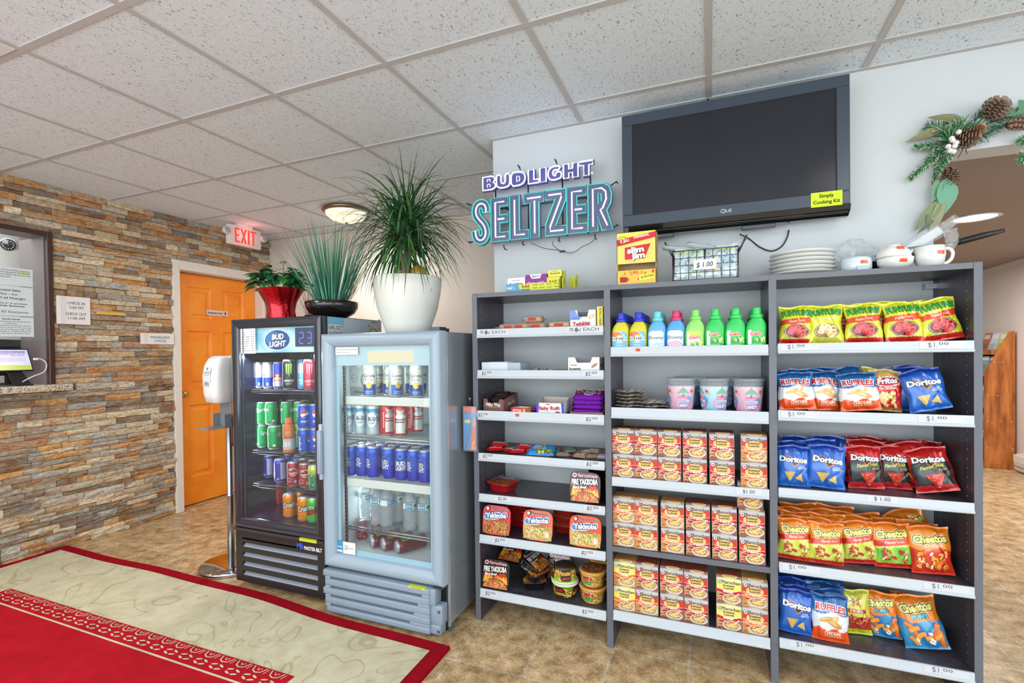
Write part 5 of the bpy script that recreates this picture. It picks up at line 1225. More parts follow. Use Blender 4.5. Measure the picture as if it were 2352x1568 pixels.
def jolly(b, w, L, W):
 b.text('JOLLY', w, -L * .06, W * .1, W * .2, L * .42, rgb(24, 30, 50), 3, .08); b.text('JOLLY', w, -L * .06, W * .1, W * .2, L * .42, WHITE, 5, .03)
 b.text('RANCHER', w, -L * .04, -W * .12, W * .15, L * .5, rgb(24, 30, 50), 3, .08); b.text('RANCHER', w, -L * .04, -W * .12, W * .15, L * .5, WHITE, 5, .02)
 curls(b, w, L * .1, -W * .3, L * .34, W * .12, [rgb(214, 50, 60), rgb(236, 214, 60), rgb(90, 180, 60)], 22, 3, .006)
o = candy_bar('candy_bag', .125, .080, .026, rgb(44, 140, 206), jolly); o.location = (.318, .062, zz + .012); o.rotation_euler = (radians(24), 0, radians(6)); tag(o, 'blue bag of fruit candy lying on the fourth shelf', 'candy bag')
o2 = candy_bar('candy_bag', .09, .06, .02, rgb(50, 120, 190), lambda b, w, L, W: curls(b, w, 0, 0, L * .35, W * .3, [rgb(214, 50, 60), rgb(90, 180, 60), rgb(120, 50, 40)], 18, 4, .006)); o2.location = (.392, .10, zz + .01); o2.rotation_euler = (radians(20), 0, radians(-20)); tag(o2, 'second blue candy bag partly behind the silver wrapped bars', 'candy bag')
sb = candy_bar('wrapped_bar', .072, .034, .016, rgb(150, 124, 106), lambda b, w, L, W: (b.rect(-L * .3, -W * .3, L * .3, W * .2, w, rgb(212, 200, 180), 1, .008), 0))
gb = candy_bar('wrapped_bar', .070, .034, .016, rgb(96, 88, 84), lambda b, w, L, W: (b.rect(-L * .3, -W * .3, L * .3, W * .2, w, rgb(70, 130, 90), 1, .008), 0))
for i, (src, x, y, z, rz, rx, lb) in enumerate([(sb, .425, .05, 0, 8, 0, 'brown wrapped bar beneath the green labelled bar'), (gb, .445, .08, .020, 40, 25, 'dark wrapped bar with green label standing up on the fourth shelf'), (sb, .470, .105, 0, -30, 0, 'tan wrapped bar behind the green labelled bar'), (sb, .505, .05, 0, -12, 10, 'tan wrapped bar in the middle of the loose bars'), (sb, .525, .085, .012, 50, 15, 'tan wrapped bar leaning upward in the heap'),
      (sb, .560, .055, 0, 18, 0, 'tan wrapped bar near the right end of fourth shelf'), (sb, .560, .095, .016, -20, 8, 'tan wrapped bar lying uppermost near the right end')]):
 loc = (x, y, zz + z + .004); o = src if i in (0, 1) else dup(src, loc); o.location = loc; o.rotation_euler = (radians(rx), 0, radians(rz)); tag(o, lb, 'candy bar', 'loose wrapped bars on the fourth shelf')
o = candy_bar('foil_pack', .05, .05, .02, rgb(176, 168, 196), lambda b, w, L, W: b.rect(-L * .3, -W * .3, L * .3, W * .1, w, rgb(220, 214, 232), 1, .008)); o.location = (.602, .06, zz + .003); tag(o, 'small lilac silver pack at the right end of fourth shelf', 'candy pack')
# --- toy pack hanging on the left upright
b = MB(); b.box(-.036, .036, -.010, .010, 0, .215, WHITE, 1, .004, 2); b.box(-.033, .033, -.006, .0, .185, .212, rgb(226, 100, 60)); b.box(-.033, .033, .001, .003, .005, .212, rgb(60, 150, 220))
w = lambda x, z, h: (x, -.0065 - h, z)
b.poly([(-.033, .01), (-.002, .01), (.028, .165), (.02, .18), (-.033, .18)], w, rgb(50, 140, 214), 0); b.poly([(.0, .008), (.033, .008), (.033, .15), (.024, .165)], w, rgb(240, 106, 40), 1)
b.line([(-.02, .012), (.016, .17)], .004, w, rgb(40, 110, 60), 3); b.line([(.03, .02), (.012, .012), (.020, .05)], .003, w, WHITE, 4)
for k in range(14): b.ell(.012 + .016 * ((k * 37) % 10) / 10, .03 + .009 * k, .0012, .0012, w, rgb(250, 200, 150), 3, None, 6)
b.rect(-.026, .135, .004, .150, w, rgb(226, 220, 70), 3)
p0 = at(1080, 1036, 'y', -.02)
o = b.build('toy_pack', [M_CARD, M_CLEARBAG], loc=(-.012, -.018, p0.z)); tag(o, 'blue and orange toy in clear packaging hanging on the left upright', 'toy')
b = MB(); b.tube([(0, -.001, .215), (0, -.004, .235), (.006, -.001, .248)], .0012, 6, rgb(60, 60, 150)); b.tube([(.0, .018, .250), (.0, .002, .250), (.0, -.006, .246), (0, -.006, .255)], .0018, 6, rgb(190, 180, 150), 0)
b.build('hanging_loop', M_PLAST, o)
# ================================================================ DRINKS FRIDGES
def frame_ring(b, x0, x1, z0, z1, w, y0, y1, col, bulge=.012, mi=0):
 """mitred door frame with a rounded face; y0 is the front"""
 prof = [(0, y1), (0, y0 + bulge), (w * .12, y0 + bulge * .35), (w * .35, y0), (w * .62, y0 + bulge * .15), (w * .9, y0 + bulge * .9), (w, y0 + bulge * 1.4), (w, y1)]
 vs = []
 for d, y in prof: vs += [(x0 + d, y, z0 + d), (x1 - d, y, z0 + d), (x1 - d, y, z1 - d), (x0 + d, y, z1 - d)]
 n = len(prof)
 for k in range(4):
  k2 = (k + 1) % 4; v = [vs[i * 4 + k] for i in range(n)] + [vs[i * 4 + k2] for i in range(n)]
  b.add(v, [(i, n + i, n + i + 1, i + 1) for i in range(n - 1)], col, mi, True)
 b.add(vs, [tuple([i * 4 + k for k in range(4)][::1]) for i in ()], col)
def fridge_box(b, x0, x1, y0, y1, z0, z1, t, out, inn):
 b.box(x0, x0 + t, y0, y1, z0, z1, out); b.box(x1 - t, x1, y0, y1, z0, z1, out)
 b.box(x0 + t, x1 - t, y1 - t, y1, z0, z1, out); b.box(x0 + t, x1 - t, y0, y1 - t, z1 - t, z1, out); b.box(x0 + t, x1 - t, y0, y1 - t, z0, z0 + t, out)
 e = .0015
 b.box(x0 + t, x0 + t + e, y0 + .002, y1 - t, z0 + t, z1 - t, inn, 1); b.box(x1 - t - e, x1 - t, y0 + .002, y1 - t, z0 + t, z1 - t, inn, 1)
 b.box(x0 + t, x1 - t, y1 - t - e, y1 - t, z0 + t, z1 - t, inn, 1); b.box(x0 + t, x1 - t, y0 + .002, y1 - t, z0 + t, z0 + t + e, inn, 1); b.box(x0 + t, x1 - t, y0 + .002, y1 - t, z1 - t - e, z1 - t, inn, 1)
def wire_shelf(par, x0, x1, y0, y1, z, col, lip=None, n=34):
 b = MB()
 for i in range(n):
  x = x0 + (x1 - x0) * (i + .5) / n; b.tube([(x, y0 + .004, z - .003), (x, y1, z - .003)], .0017, 5, col)
 for y in (y0 + .004, y0 + .16, y1 - .01): b.tube([(x0, y, z - .007), (x1, y, z - .007)], .003, 6, col)
 b.tube([(x0, y0, z - .004), (x1, y0, z - .004)], .0035, 6, col); b.tube([(x0, y0, z - .018), (x1, y0, z - .018)], .0035, 6, col)
 for i in range(n * 2):
  x = x0 + (x1 - x0) * (i + .5) / (n * 2); b.tube([(x, y0, z - .004), (x, y0, z - .018)], .0013, 4, col)
 sh = b.build('wire_shelf', M_METAL if lip is None else M_PLAST, par)
 if lip:
  b = MB(); b.box(x0 - .01, x1 + .01, y0 - .012, y0 - .004, z - .036, z + .004, lip, 0, .002, 1); b.build('shelf_price_rail', M_PLAST, sh)
 return sh
# --- black fridge
BX0, BX1, BF, BZ = -1.405, -.772, -.17, 1.475
fr = empty('drinks_fridge', ((BX0 + BX1) / 2, .1, 0)); L0 = fr.location
tag(fr, 'black glass door drinks fridge beside the hand sanitizer stand', 'fridge')
def loc(b, name, mats, par): o = b.build(name, mats, par); o.location = -L0 if par is fr else (0, 0, 0); return o
blk = rgb(30, 30, 36); gun = rgb(24, 25, 30); navy = rgb(30, 36, 66)
b = MB(); fridge_box(b, BX0 + .004, BX1, BF + .045, .317, .385 - .03, BZ, .03, blk, navy)
b.box(BX0 + .004, BX1, BF + .045, .317, .03, .356, blk)
for x in (BX0 + .05, BX1 - .05):
 for y in (BF + .08, .28): b.lathe([(.02, 0), (.02, .03)], 10, blk, 0, True, (x, y, 0))
# printed header on the right side panel
w = lambda y, z, h: (BX1 + .0006 + h, y, z)
b.rect(BF + .05, 1.20, .314, BZ - .003, w, rgb(170, 184, 194), 1); b.rect(BF + .05, 1.42, .0, BZ - .003, w, rgb(110, 176, 206), 2)
b.rect(BF + .055, 1.30, -.02, 1.435, w, rgb(196, 202, 208), 3)
b.text('16FL.OZ', w, -.068, 1.408, .020, .085, rgb(40, 44, 56), 4, .01); b.text('ALUMINUM', w, -.066, 1.384, .014, .09, rgb(40, 44, 56), 4, 0)
rn = random.Random(3)
for i in range(34):
 y = rn.uniform(.20, .312); b.ell(y, 1.36 + .11 * rn.random() * (1 + (y - .2) * 2) * .9, .006 * rn.uniform(.5, 1.5), .006, w, rng if False else rn.choice([rgb(150, 140, 60), rgb(120, 116, 50), rgb(196, 196, 170)]), 3, None, 8)
cab = loc(b, 'cabinet', [M_GLOSSBLK, M_PLAST], fr)
b = MB(); frame_ring(b, BX0, BX1, .335, BZ, .050, BF, BF + .043, rgb(46, 50, 60), .006)
door = loc(b, 'glass_door', M_GLOSSBLK, fr)
b = MB(); b.box(BX0 + .046, BX1 - .046, BF + .018, BF + .022, .38, BZ - .046); gl = loc(b, 'glass_pane', M_GLASS, door)
b = MB()
for x in (BX0 + .050, BX1 - .053, BX0 + .075): b.box(x, x + .003, BF + .012, BF + .017, .385, BZ - .05, rgb(150, 156, 168))
b.box(BX0 + .05, BX1 - .05, BF + .012, BF + .017, .385, .389, rgb(150, 156, 168)); loc(b, 'door_trim', M_METAL, door)
# lit header sign
y_ = BF + .030; hx0, hx1, hz0, hz1 = BX0 + .052, BX1 - .052, 1.292, BZ - .05
b = MB(); w = lambda x, z, h: (x, y_ - h, z)
b.grid(lambda a, c: (hx0 + (hx1 - hx0) * a, y_, hz0 + (hz1 - hz0) * c), 24, 8, lambda a, c: mixc(rgb(126, 194, 224), rgb(206, 234, 244), .5 + .5 * sin(a * 9 + c * 4)))
cx, cz = hx0 + .255, (hz0 + hz1) / 2
b.ell(cx, cz, .094, .058, w, rgb(226, 240, 248), 1, n=36); b.ell(cx + .004, cz, .088, .052, w, rgb(34, 84, 150), 2, n=36); b.ell(cx - .02, cz + .005, .06, .038, w, rgb(70, 130, 190), 3, n=36)
b.text('BUD', w, cx + .01, cz + .004, .028, .088, rgb(16, 40, 90), 4, .12, .04, .15); b.text('BUD', w, cx + .01, cz + .004, .028, .086, WHITE, 6, .05, .04, .15)
b.text('LIGHT', w, cx + .008, cz - .034, .028, .125, rgb(16, 40, 90), 4, .12, .04, .15); b.text('LIGHT', w, cx + .008, cz - .034, .028, .122, WHITE, 6, .05, .04, .15)
for k in range(3): b.line([(cx + (.098 + .004 * k) * cos(t), cz + (.062 + .003 * k) * sin(t)) for t in [pi * .75 + .12 * i for i in range(18)]], .0022, w, rgb(230, 242, 250), 3 + k)
m, nt, bb = nmat('lit_header'); a_ = N(nt, 'ShaderNodeVertexColor', layer_name='Col'); nt.links.new(a_.outputs[0], bb.inputs['Base Color']); nt.links.new(a_.outputs[0], bb.inputs['Emission Color']); bb.inputs['Emission Strength'].default_value = .15; bb.inputs['Roughness'].default_value = .3
M_LIT = m
hd = loc(b, 'header_sign', M_LIT, fr)
b = MB(); b.rect(hx0 + .385, hz0 + .028, hx1, hz1 - .006, w, rgb(34, 48, 92), 2)
loc(b, 'display_panel', M_GLOSSBLK, hd)
b = MB()
def seg7(d, x, z, s):
 P = {'a': [(0, 2), (1, 2)], 'b': [(1, 2), (1, 1)], 'c': [(1, 1), (1, 0)], 'd': [(0, 0), (1, 0)], 'e': [(0, 0), (0, 1)], 'f': [(0, 1), (0, 2)], 'g': [(0, 1), (1, 1)]}
 for q in {'2': 'abged', '3': 'abgcd'}[d]:
  (ax, az), (bx_, bz_) = P[q]; g = .08
  if ax == bx_: p = [(x + ax * s, z + az * s - g * s * (1 if az > bz_ else -1)), (x + bx_ * s, z + bz_ * s + g * s * (1 if az > bz_ else -1))]
  else: p = [(x + ax * s + g * s, z + az * s), (x + bx_ * s - g * s, z + bz_ * s)]
  b.line(p, s * .13, w, rgb(90, 96, 230), 6)
seg7('2', hx0 + .415, hz0 + .045, .028); seg7('3', hx0 + .468, hz0 + .045, .028)
loc(b, 'digits', emis('blue_led', rgb(104, 110, 250), 2.2), hd)
b = MB(); w2 = lambda x, z, h: (x, BF + .016 - h, z)
px0, pz0 = BX0 + .056, 1.288
b.rect(px0, pz0, px0 + .112, hz1 + .003, w2, rgb(236, 240, 242), 0)
for i, (a_, p_) in enumerate([('SODA', '$1.00'), ('WATER', '$1.00'), ('ENERGY DRINK', '$3.00'), ('BUSCH LIGHT', '$3.00'), ('BUDWEISER', '$3.00'), ('BUD LIGHT', '$3.00'), ('LIQ SODA', '$3.00'), ('MODELO', '$3.00'), ('CORONA EXTRA', '$3.00')]):
 z = hz1 - .024 - i * .0125; b.text(a_, w2, px0 + .008, z, .0068, min(.062, .0062 * len(a_)), rgb(40, 40, 60), 1, .0, align='L'); b.text(p_, w2, px0 + .104, z, .0068, .024, rgb(40, 40, 60), 1, .0, align='R')
loc(b, 'price_list', M_PAPER, door)
b = MB()
for x in (BX0 + .13, BX0 + .36): b.box(x, x + .012, .275, .283, .39, 1.28, rgb(190, 194, 204))
for x in (BX0 + .133, BX0 + .363):
 for i in range(44): b.box(x + .0065, x + .0095, .2745, .2752, .40 + i * .02, .41 + i * .02, gun)
loc(b, 'shelf_standard', M_METAL, fr)
BS = [1.088, .748, .562]
for z in BS:
 s_ = wire_shelf(fr, BX0 + .045, BX1 - .045, BF + .075, .27, z, rgb(70, 74, 90), None, 28); s_.location = -L0
b = MB(); gr = rgb(40, 38, 40)
zf0, zf1 = .035, .315
b.box(BX0, BX0 + .05, BF + .01, BF + .05, zf0, zf1, gr); b.box(BX1 - .05, BX1, BF + .01, BF + .05, zf0, zf1, gr)
b.box(BX0 + .05, BX1 - .05, BF + .01, BF + .05, zf0, zf0 + .035, gr); b.box(BX0 + .05, BX1 - .05, BF + .01, BF + .05, zf1 - .045, zf1, gr)
b.box(BX0 + .05, BX1 - .05, BF + .045, BF + .05, zf0 + .03, zf1 - .04, rgb(16, 16, 18))
for i in range(4):
 z = zf0 + .035 + i * .052
 b.box(BX0 + .05, BX1 - .05, BF + .01, BF + .014, z + .026, z + .052, gr)
 b.add([(BX0 + .05, BF + .014, z), (BX1 - .05, BF + .014, z), (BX1 - .05, BF + .042, z + .026), (BX0 + .05, BF + .042, z + .026)], [(0, 1, 2, 3)], rgb(150, 156, 170))
b.box(BX0 - .002, BX1, BF - .0, BF + .05, .318, .332, rgb(60, 58, 64))
gp = loc(b, 'grille', M_PLAST, fr)
b = MB(); w = lambda x, z, h: (x, BF + .0094 - h, z)
b.text('MB', w, BX1 - .165, .272, .030, .040, rgb(60, 90, 200), 2, .06); b.text('MASTER-BILT', w, BX1 - .078, .272, .019, .118, rgb(232, 234, 240), 2, .05)
loc(b, 'maker_badge', M_PLAST, gp)
b = MB(); w = lambda x, z, h: (x, BF + .0 + (z - .315) * .8 - h * .1, .333 + h); b.add([(BX1 - .16, BF + .001, .3325), (BX1 - .045, BF + .001, .3325), (BX1 - .055, BF + .03, .3335), (BX1 - .165, BF + .03, .3335)], [(0, 1, 2, 3)], rgb(196, 206, 70))
b.add([(BX1 - .16, BF - .0008, .318), (BX1 - .045, BF - .0008, .318), (BX1 - .045, BF - .0008, .333), (BX1 - .16, BF - .0008, .333)], [(0, 1, 2, 3)], rgb(196, 206, 70))
loc(b, 'warning_sticker', M_PAPER, gp)
b = MB(); b.tube([(BX0 - .001, BF + .02, .77), (BX0 - .018, BF + .01, .79), (BX0 - .018, BF + .01, .93), (BX0 - .001, BF + .02, .95)], .006, 8, gun); loc(b, 'door_handle', M_PLAST, door)
area_light('black_fridge_lamp', ((BX0 + BX1) / 2, BF + .07, 1.27), (radians(-35), 0, 0), .5, .04, 2.2, (.86, .9, 1))
# --- silver fridge
VX0, VX1, VF, VZ = -.738, -.062, -.20, 1.378
f2 = empty('drinks_fridge', ((VX0 + VX1) / 2, .1, 0)); L1 = f2.location
tag(f2, 'silver grey glass door drinks fridge next to the shelving', 'fridge')
def loc2(b, name, mats, par): o = b.build(name, mats, par); o.location = -L1 if par is f2 else (0, 0, 0); return o
slv = rgb(156, 176, 192); slv2 = rgb(164, 176, 190)
b = MB(); fridge_box(b, VX0 + .004, VX1, VF + .055, .42, .275, VZ - .004, .022, rgb(168, 178, 186), rgb(226, 236, 238))
b.box(VX0 + .004, VX1, VF + .055, .42, .04, .276, rgb(168, 178, 186))
b.box(VX1 - .012, VX1 + .0015, VF + .052, VF + .062, .03, VZ - .004, rgb(206, 212, 218))
b.box(VX1 - .09, VX1 - .01, VF + .06, VF + .10, VZ - .004, VZ + .012, rgb(60, 64, 70)); b.box(VX1 - .075, VX1 - .02, VF + .03, VF + .09, VZ - .002, VZ + .018, rgb(74, 80, 88))
for x in (VX0 + .05, VX1 - .025):
 for y in (VF + .085, .38): b.box(x - .02, x + .02, y - .02, y + .02, 0, .04, rgb(110, 130, 132))
m = col_mat('brushed_side_panel', .22, .55, .5)
loc2(b, 'cabinet', [m, M_PLAST], f2)
b = MB(); frame_ring(b, VX0, VX1, .232, VZ, .062, VF - .012, VF + .05, slv, .016)
d2 = loc2(b, 'glass_door', M_PLAST, f2)
gx0, gx1, gz0, gz1 = VX0 + .058, VX1 - .058, .290, VZ - .058
b = MB(); b.box(gx0, gx1, VF + .022, VF + .026, gz0, gz1); loc2(b, 'glass_pane', M_GLASS, d2)
b = MB(); bc = rgb(170, 206, 226); yy = VF + .030
b.box(gx0, gx1, yy, yy + .003, gz1 - .098, gz1, rgb(190, 216, 226)); b.box(gx0, gx0 + .022, yy, yy + .003, gz0 + .03, gz1 - .098, bc); b.box(gx1 - .022, gx1, yy, yy + .003, gz0 + .03, gz1 - .098, bc); b.box(gx0, gx1, yy, yy + .003, gz0, gz0 + .030, bc)
loc2(b, 'pane_border', M_PLAST, d2)
b = MB(); b.box(gx0 + .20, gx1 - .10, yy - .002, yy, gz1 - .085, gz1 - .028); loc2(b, 'light_box', emis('fridge_light', rgb(255, 240, 205), .55), f2)
b = MB(); w = lambda x, z, h: (x, VF + .021 - h, z)
b.rect(gx0 + .012, gz1 - .045, gx0 + .150, gz1 - .008, w, rgb(238, 240, 244), 0)
b.text('We Do Not Sell or Consume Alcohol After Midnight', w, gx0 + .016, gz1 - .022, .006, .128, rgb(60, 60, 80), 1, align='L'); b.text('Thank you for your business', w, gx0 + .016, gz1 - .036, .006, .08, rgb(60, 60, 80), 1, align='L')
loc2(b, 'notice_sticker', M_PAPER, d2)
b = MB(); b.rect(gx0 + .002, gz0 + .012, gx0 + .038, gz0 + .066, w, rgb(66, 150, 196), 0); b.text('energy', w, gx0 + .020, gz0 + .036, .008, .03, WHITE, 1, .02); b.rect(gx0 + .004, gz0 + .014, gx0 + .036, gz0 + .022, w, WHITE, 1)
b.rect(gx0 + .040, gz0 + .008, gx0 + .115, gz0 + .066, w, rgb(236, 240, 242), 0); b.line([(gx0 + .058 + .011 * cos(t), gz0 + .038 + .011 * sin(t)) for t in [k * .52 for k in range(12)]], .002, w, rgb(50, 60, 70), 1, True)
b.line([(gx0 + .052, gz0 + .036), (gx0 + .057, gz0 + .031), (gx0 + .066, gz0 + .045)], .0025, w, rgb(50, 60, 70), 1); b.text('Refrigerant', w, gx0 + .093, gz0 + .034, .0065, .036, rgb(60, 80, 90), 1)
loc2(b, 'energy_sticker', M_PAPER, d2)
b = MB(); b.box(VX0 - .012, VX0 + .012, VF - .030, VF + .0, .690, .905, rgb(150, 164, 184), 0, .006, 2); b.box(VX0 - .010, VX0 + .008, VF - .018, VF + .0, .66, .935, rgb(176, 188, 204), 0, .005, 2)
loc2(b, 'door_handle', M_PLAST, d2)
b = MB()
for x in (gx0 + .012, gx1 - .02):
 b.box(x, x + .016, VF + .07, VF + .075, .31, 1.26, rgb(190, 198, 204))
 for i in range(46): b.box(x + .005, x + .011, VF + .0692, VF + .0702, .32 + i * .02, .33 + i * .02, rgb(80, 84, 90))
loc2(b, 'shelf_standard', M_METAL, f2)
VS = [1.062, .868, .652, .412]
for i, z in enumerate(VS):
 s_ = wire_shelf(f2, VX0 + .07, VX1 - .05, VF + .085, .37, z, rgb(214, 220, 220) if i != 3 else rgb(170, 176, 178), rgb(226, 230, 222) if i in (0, 2) else None, 34); s_.location = -L1
# moulded kick panel with four slots
b = MB(); kc = rgb(140, 158, 176)
kx0, kx1, kz0, kz1 = VX0 + .006, VX1 - .008, .018, .222
b.box(kx0, kx1, VF + .040, VF + .055, kz0, kz1, rgb(14, 16, 18))
sl = [.178, .134, .090, .046]; sh_ = .013
xs0 = kx0 + .045
def kslot(i): return kx1 - .095 - .022 * i
yk0, yk1 = VF - .020, VF + .045
zprev = kz1
outl = []
for i, z in enumerate(sl):
 b.box(kx0 + (.012 if i % 2 else .0), kx1 - .055 - .0 * i, yk0, yk1, z + sh_, zprev, kc, 0, .005, 2)
 b.box(kx0 + .012, xs0, yk0, yk1, z, z + sh_, kc, 0, .003, 1); b.box(kslot(i), kx1 - .055, yk0, yk1, z - .002, z + sh_ + .002, kc, 0, .003, 1)
 b.add([(xs0, yk0 + .006, z), (kslot(i), yk0 + .006, z), (kslot(i), yk1 - .01, z + sh_), (xs0, yk1 - .01, z + sh_)], [(0, 1, 2, 3)], mixc(kc, BLACK, .15))
 zprev = z + .001
b.box(kx0 + .02, kx1 - .055, yk0, yk1, kz0, zprev, kc, 0, .006, 2)
b.box(kx1 - .060, kx1 + .004, yk0 + .012, yk1, .060, .150, kc, 0, .008, 2); b.box(kx1 - .06, kx1 - .005, yk0 + .012, yk1, kz0, .062, kc, 0, .006, 2); b.box(kx1 - .06, kx1 - .028, yk0 + .006, yk1, .148, kz1, kc, 0, .006, 2)
kp = loc2(b, 'kick_panel', M_PLAST, f2)
for (sx, sz) in ((kx1 - .012, .125), (kx1 - .014, .036)):
 b = MB(); b.T = Matrix.Translation((sx, yk0 + .011, sz)) @ Matrix.Rotation(radians(90), 4, 'X'); b.lathe([(.007, 0), (.007, .003), (.004, .004), (.0035, .002), (0, .002)], 12, rgb(120, 130, 140), cap=False)
 loc2(b, 'screw', M_METAL, kp)
b = MB(); b.box(kx1 - .165, kx1 - .075, yk0 - .0012, yk0 + .02, kz1 - .006, kz1 + .001, rgb(206, 216, 70)); b.text('CAUTION', lambda x, z, h: (x, yk0 - .0014 - h, z), kx1 - .12, kz1 - .005, .004, .05, rgb(60, 60, 20), 1)
loc2(b, 'warning_sticker', M_PAPER, kp)
b = MB(); b.box(VX1 - .052, VX1 - .006, VF + .0, VF + .04, .222, .231, rgb(50, 54, 58)); loc2(b, 'hinge', M_PLAST, kp)
area_light('silver_fridge_lamp', ((VX0 + VX1) / 2, VF + .08, 1.27), (radians(-40), 0, 0), .5, .05, .8, (1, .99, .93))
area_light('silver_fridge_lamp_side', (VX0 + .062, .0, .8), (0, radians(-90), 0), .9, .03, 1.6, (.97, 1, .98))
area_light('black_fridge_lamp_side', (BX0 + .05, -.07, .85), (0, radians(-90), 0), .8, .03, 1.2, (.88, .9, 1))

# ================================================================ CANS AND BOTTLES
CW = .006
def can(kind):
 s, tall = CAN[kind][:2]
 r = .0345 * s; hh = (.130, .166, .150, .158)[tall]
 if tall == 2: r = .029 * s
 if tall == 3: r = .033; hh = .158
 base, band = CAN[kind][2], CAN[kind][3]
 b = MB(); alu = rgb(206, 210, 214)
 prof = [(r * .74, 0), (r * .82, .003), (r * .98, .010), (r, .013)]
 cols = [alu, alu, base(0), base(0)]
 for k in range(1, 9): prof.append((r, .013 + (hh - .030) * k / 8)); cols.append(base(k / 8))
 prof += [(r * .93, hh - .008), (r * .84, hh - .002), (r * .84, hh)]; cols += [base(1), alu, alu]
 b.lathe(prof, 32, base(.5), cols=cols)
 w = lambda x, z, h: ((r + h + .0002) * sin(x / r), -(r + h + .0002) * cos(x / r), z)
 if band: band(b, w, r, hh)
 o = b.build('drink_can', M_CAN)
 b = MB(); b.lathe([(r * .84, hh - .0005), (r * .845, hh + .001), (r * .80, hh + .001), (r * .77, hh - .003), (0, hh - .003)], 28, rgb(196, 200, 204), cap=False)
 b.tube([(-.004, -.012, hh - .0012), (.004, -.012, hh - .0012), (.007, -.004, hh - .0012), (.004, .004, hh - .001), (-.004, .004, hh - .001), (-.007, -.004, hh - .0012)], .0012, 5, alu if kind != 'dark' else rgb(150, 220, 60), 0, True)
 b.ell(0, .011, .008, .005, lambda x, y, h: (x, -y, hh - .0025), rgb(150, 154, 160))
 b.build('lid', M_METAL, o); return o
cc = lambda c: (lambda t: c)
def l_sprite(b, w, r, h):
 for cx in (-.060, .045):
  b.text('Sprite', w, cx, h * .60, .022, .066, rgb(10, 70, 40), 1, .06, .12, .25, 0, CW); b.text('Sprite', w, cx, h * .60, .022, .066, WHITE, 3, .02, .12, .25, 0, CW)
 b.rect(-.012, .018, .002, .03, w, rgb(220, 240, 226), 1, CW); b.line([(.03, .03), (.06, .032)], .0015, w, rgb(190, 226, 90), 1)
def l_pepsi(b, w, r, h):
 for cx in (-.0, .10):
  b.ell(cx, h * .62, .021, .021, w, WHITE, 1, CW); b.ell(cx, h * .62, .0195, .0195, w, rgb(214, 40, 50), 2, CW, a0=.45, a1=pi + .25); b.ell(cx, h * .62, .0195, .0195, w, rgb(30, 70, 170), 2, CW, a0=pi + .9, a1=2 * pi - .2)
  b.text('pepsi', w, cx, h * .28, .012, .034, WHITE, 2, .02, 0, 0, 0, CW)
def l_pepsi_side(b, w, r, h): b.text('pepsi', lambda x, z, hh: w(-.020 - z, .014 + x + .040, hh), 0, 0, .016, .070, WHITE, 2, .03, 0, 0, 0, CW); b.ell(.036, h * .55, .018, .018, w, WHITE, 1, CW); b.ell(.036, h * .55, .0165, .0165, w, rgb(206, 40, 60), 2, CW, a0=.3, a1=pi + .3)
def l_drp(b, w, r, h):
 b.line([(-.005 + .026 * cos(t), h * .60 + .020 * sin(t)) for t in [-2.2 + .3 * k for k in range(17)]], .0028, w, WHITE, 1)
 b.text('Dr', w, -.014, h * .66, .013, .020, WHITE, 2, .03, .08, .2, 0, CW); b.text('Pepper', w, -.002, h * .52, .014, .048, WHITE, 2, .02, .12, .2, 0, CW); b.line([(-.022 + .011 * cos(t), h * .28 + .011 * sin(t)) for t in [.5 * k for k in range(13)]], .002, w, WHITE, 1)
 b.rect(.004, .018, .014, .034, w, rgb(216, 190, 196), 1, CW)
def l_blue(b, w, r, h):
 b.rect(.004, h * .14, .034, h * .86, w, rgb(196, 200, 224), 1, CW)
 for k in range(14): b.line([(.006, h * (.18 + .048 * k)), (.032, h * (.18 + .048 * k))], .0014, w, rgb(70, 80, 170), 2)
 b.text('XX', lambda x, z, hh: w(-.030 - z, x + h * .7, hh), 0, 0, .012, .03, WHITE, 2, .03); b.rect(-.016, h * .12, -.004, h * .2, w, rgb(190, 196, 226), 1)
 b.ell(-.036, h * .40, .008, .026, w, rgb(226, 180, 140), 1, CW)
def l_coke(b, w, r, h): b.text('Coca-Cola', lambda x, z, hh: w(-.010 - z, x + h * .5, hh), 0, 0, .016, .085, WHITE, 2, .01, 0, .3, 0, CW); b.rect(.008, h * .14, .032, h * .84, w, rgb(186, 50, 60), 1, CW); b.rect(-.030, .016, -.006, .028, w, rgb(240, 220, 220), 1)
def l_crush(b, w, r, h):
 rn = random.Random(4)
 for k in range(26): b.ell(rn.uniform(-.08, .08), rn.uniform(.02, h * .9), .0055, .004, w, rn.choice([rgb(250, 190, 70), rgb(226, 104, 20), rgb(90, 120, 40)]), 1, None, 8)
 b.text('Crush', w, -.002, h * .46, .026, .060, rgb(30, 50, 90), 3, .10, .14, 0, 0, CW); b.text('Crush', w, -.002, h * .46, .026, .059, WHITE, 5, .04, .14, 0, 0, CW)
def l_dew(b, w, r, h):
 b.poly([(-.04, h * .30), (.04, h * .45), (.04, h * .72), (-.04, h * .62)], w, rgb(20, 90, 50), 1, CW); b.text('MTN', w, -.008, h * .56, .018, .034, WHITE, 2, .03, .15, .2, 0, CW); b.text('DEW', w, -.002, h * .36, .022, .040, rgb(214, 30, 40), 2, .05, .15, .2, 0, CW)
 b.poly([(-.03, .02), (-.01, .035), (.02, .02), (.0, .03)], w, rgb(10, 60, 30), 1)
def l_starry(b, w, r, h):
 rn = random.Random(6)
 for k in range(60): b.ell(rn.uniform(-.09, .09), rn.uniform(.015, h * .62), .004, .003, w, rn.choice([rgb(20, 60, 50), WHITE, rgb(60, 160, 110)]), 1, None, 6)
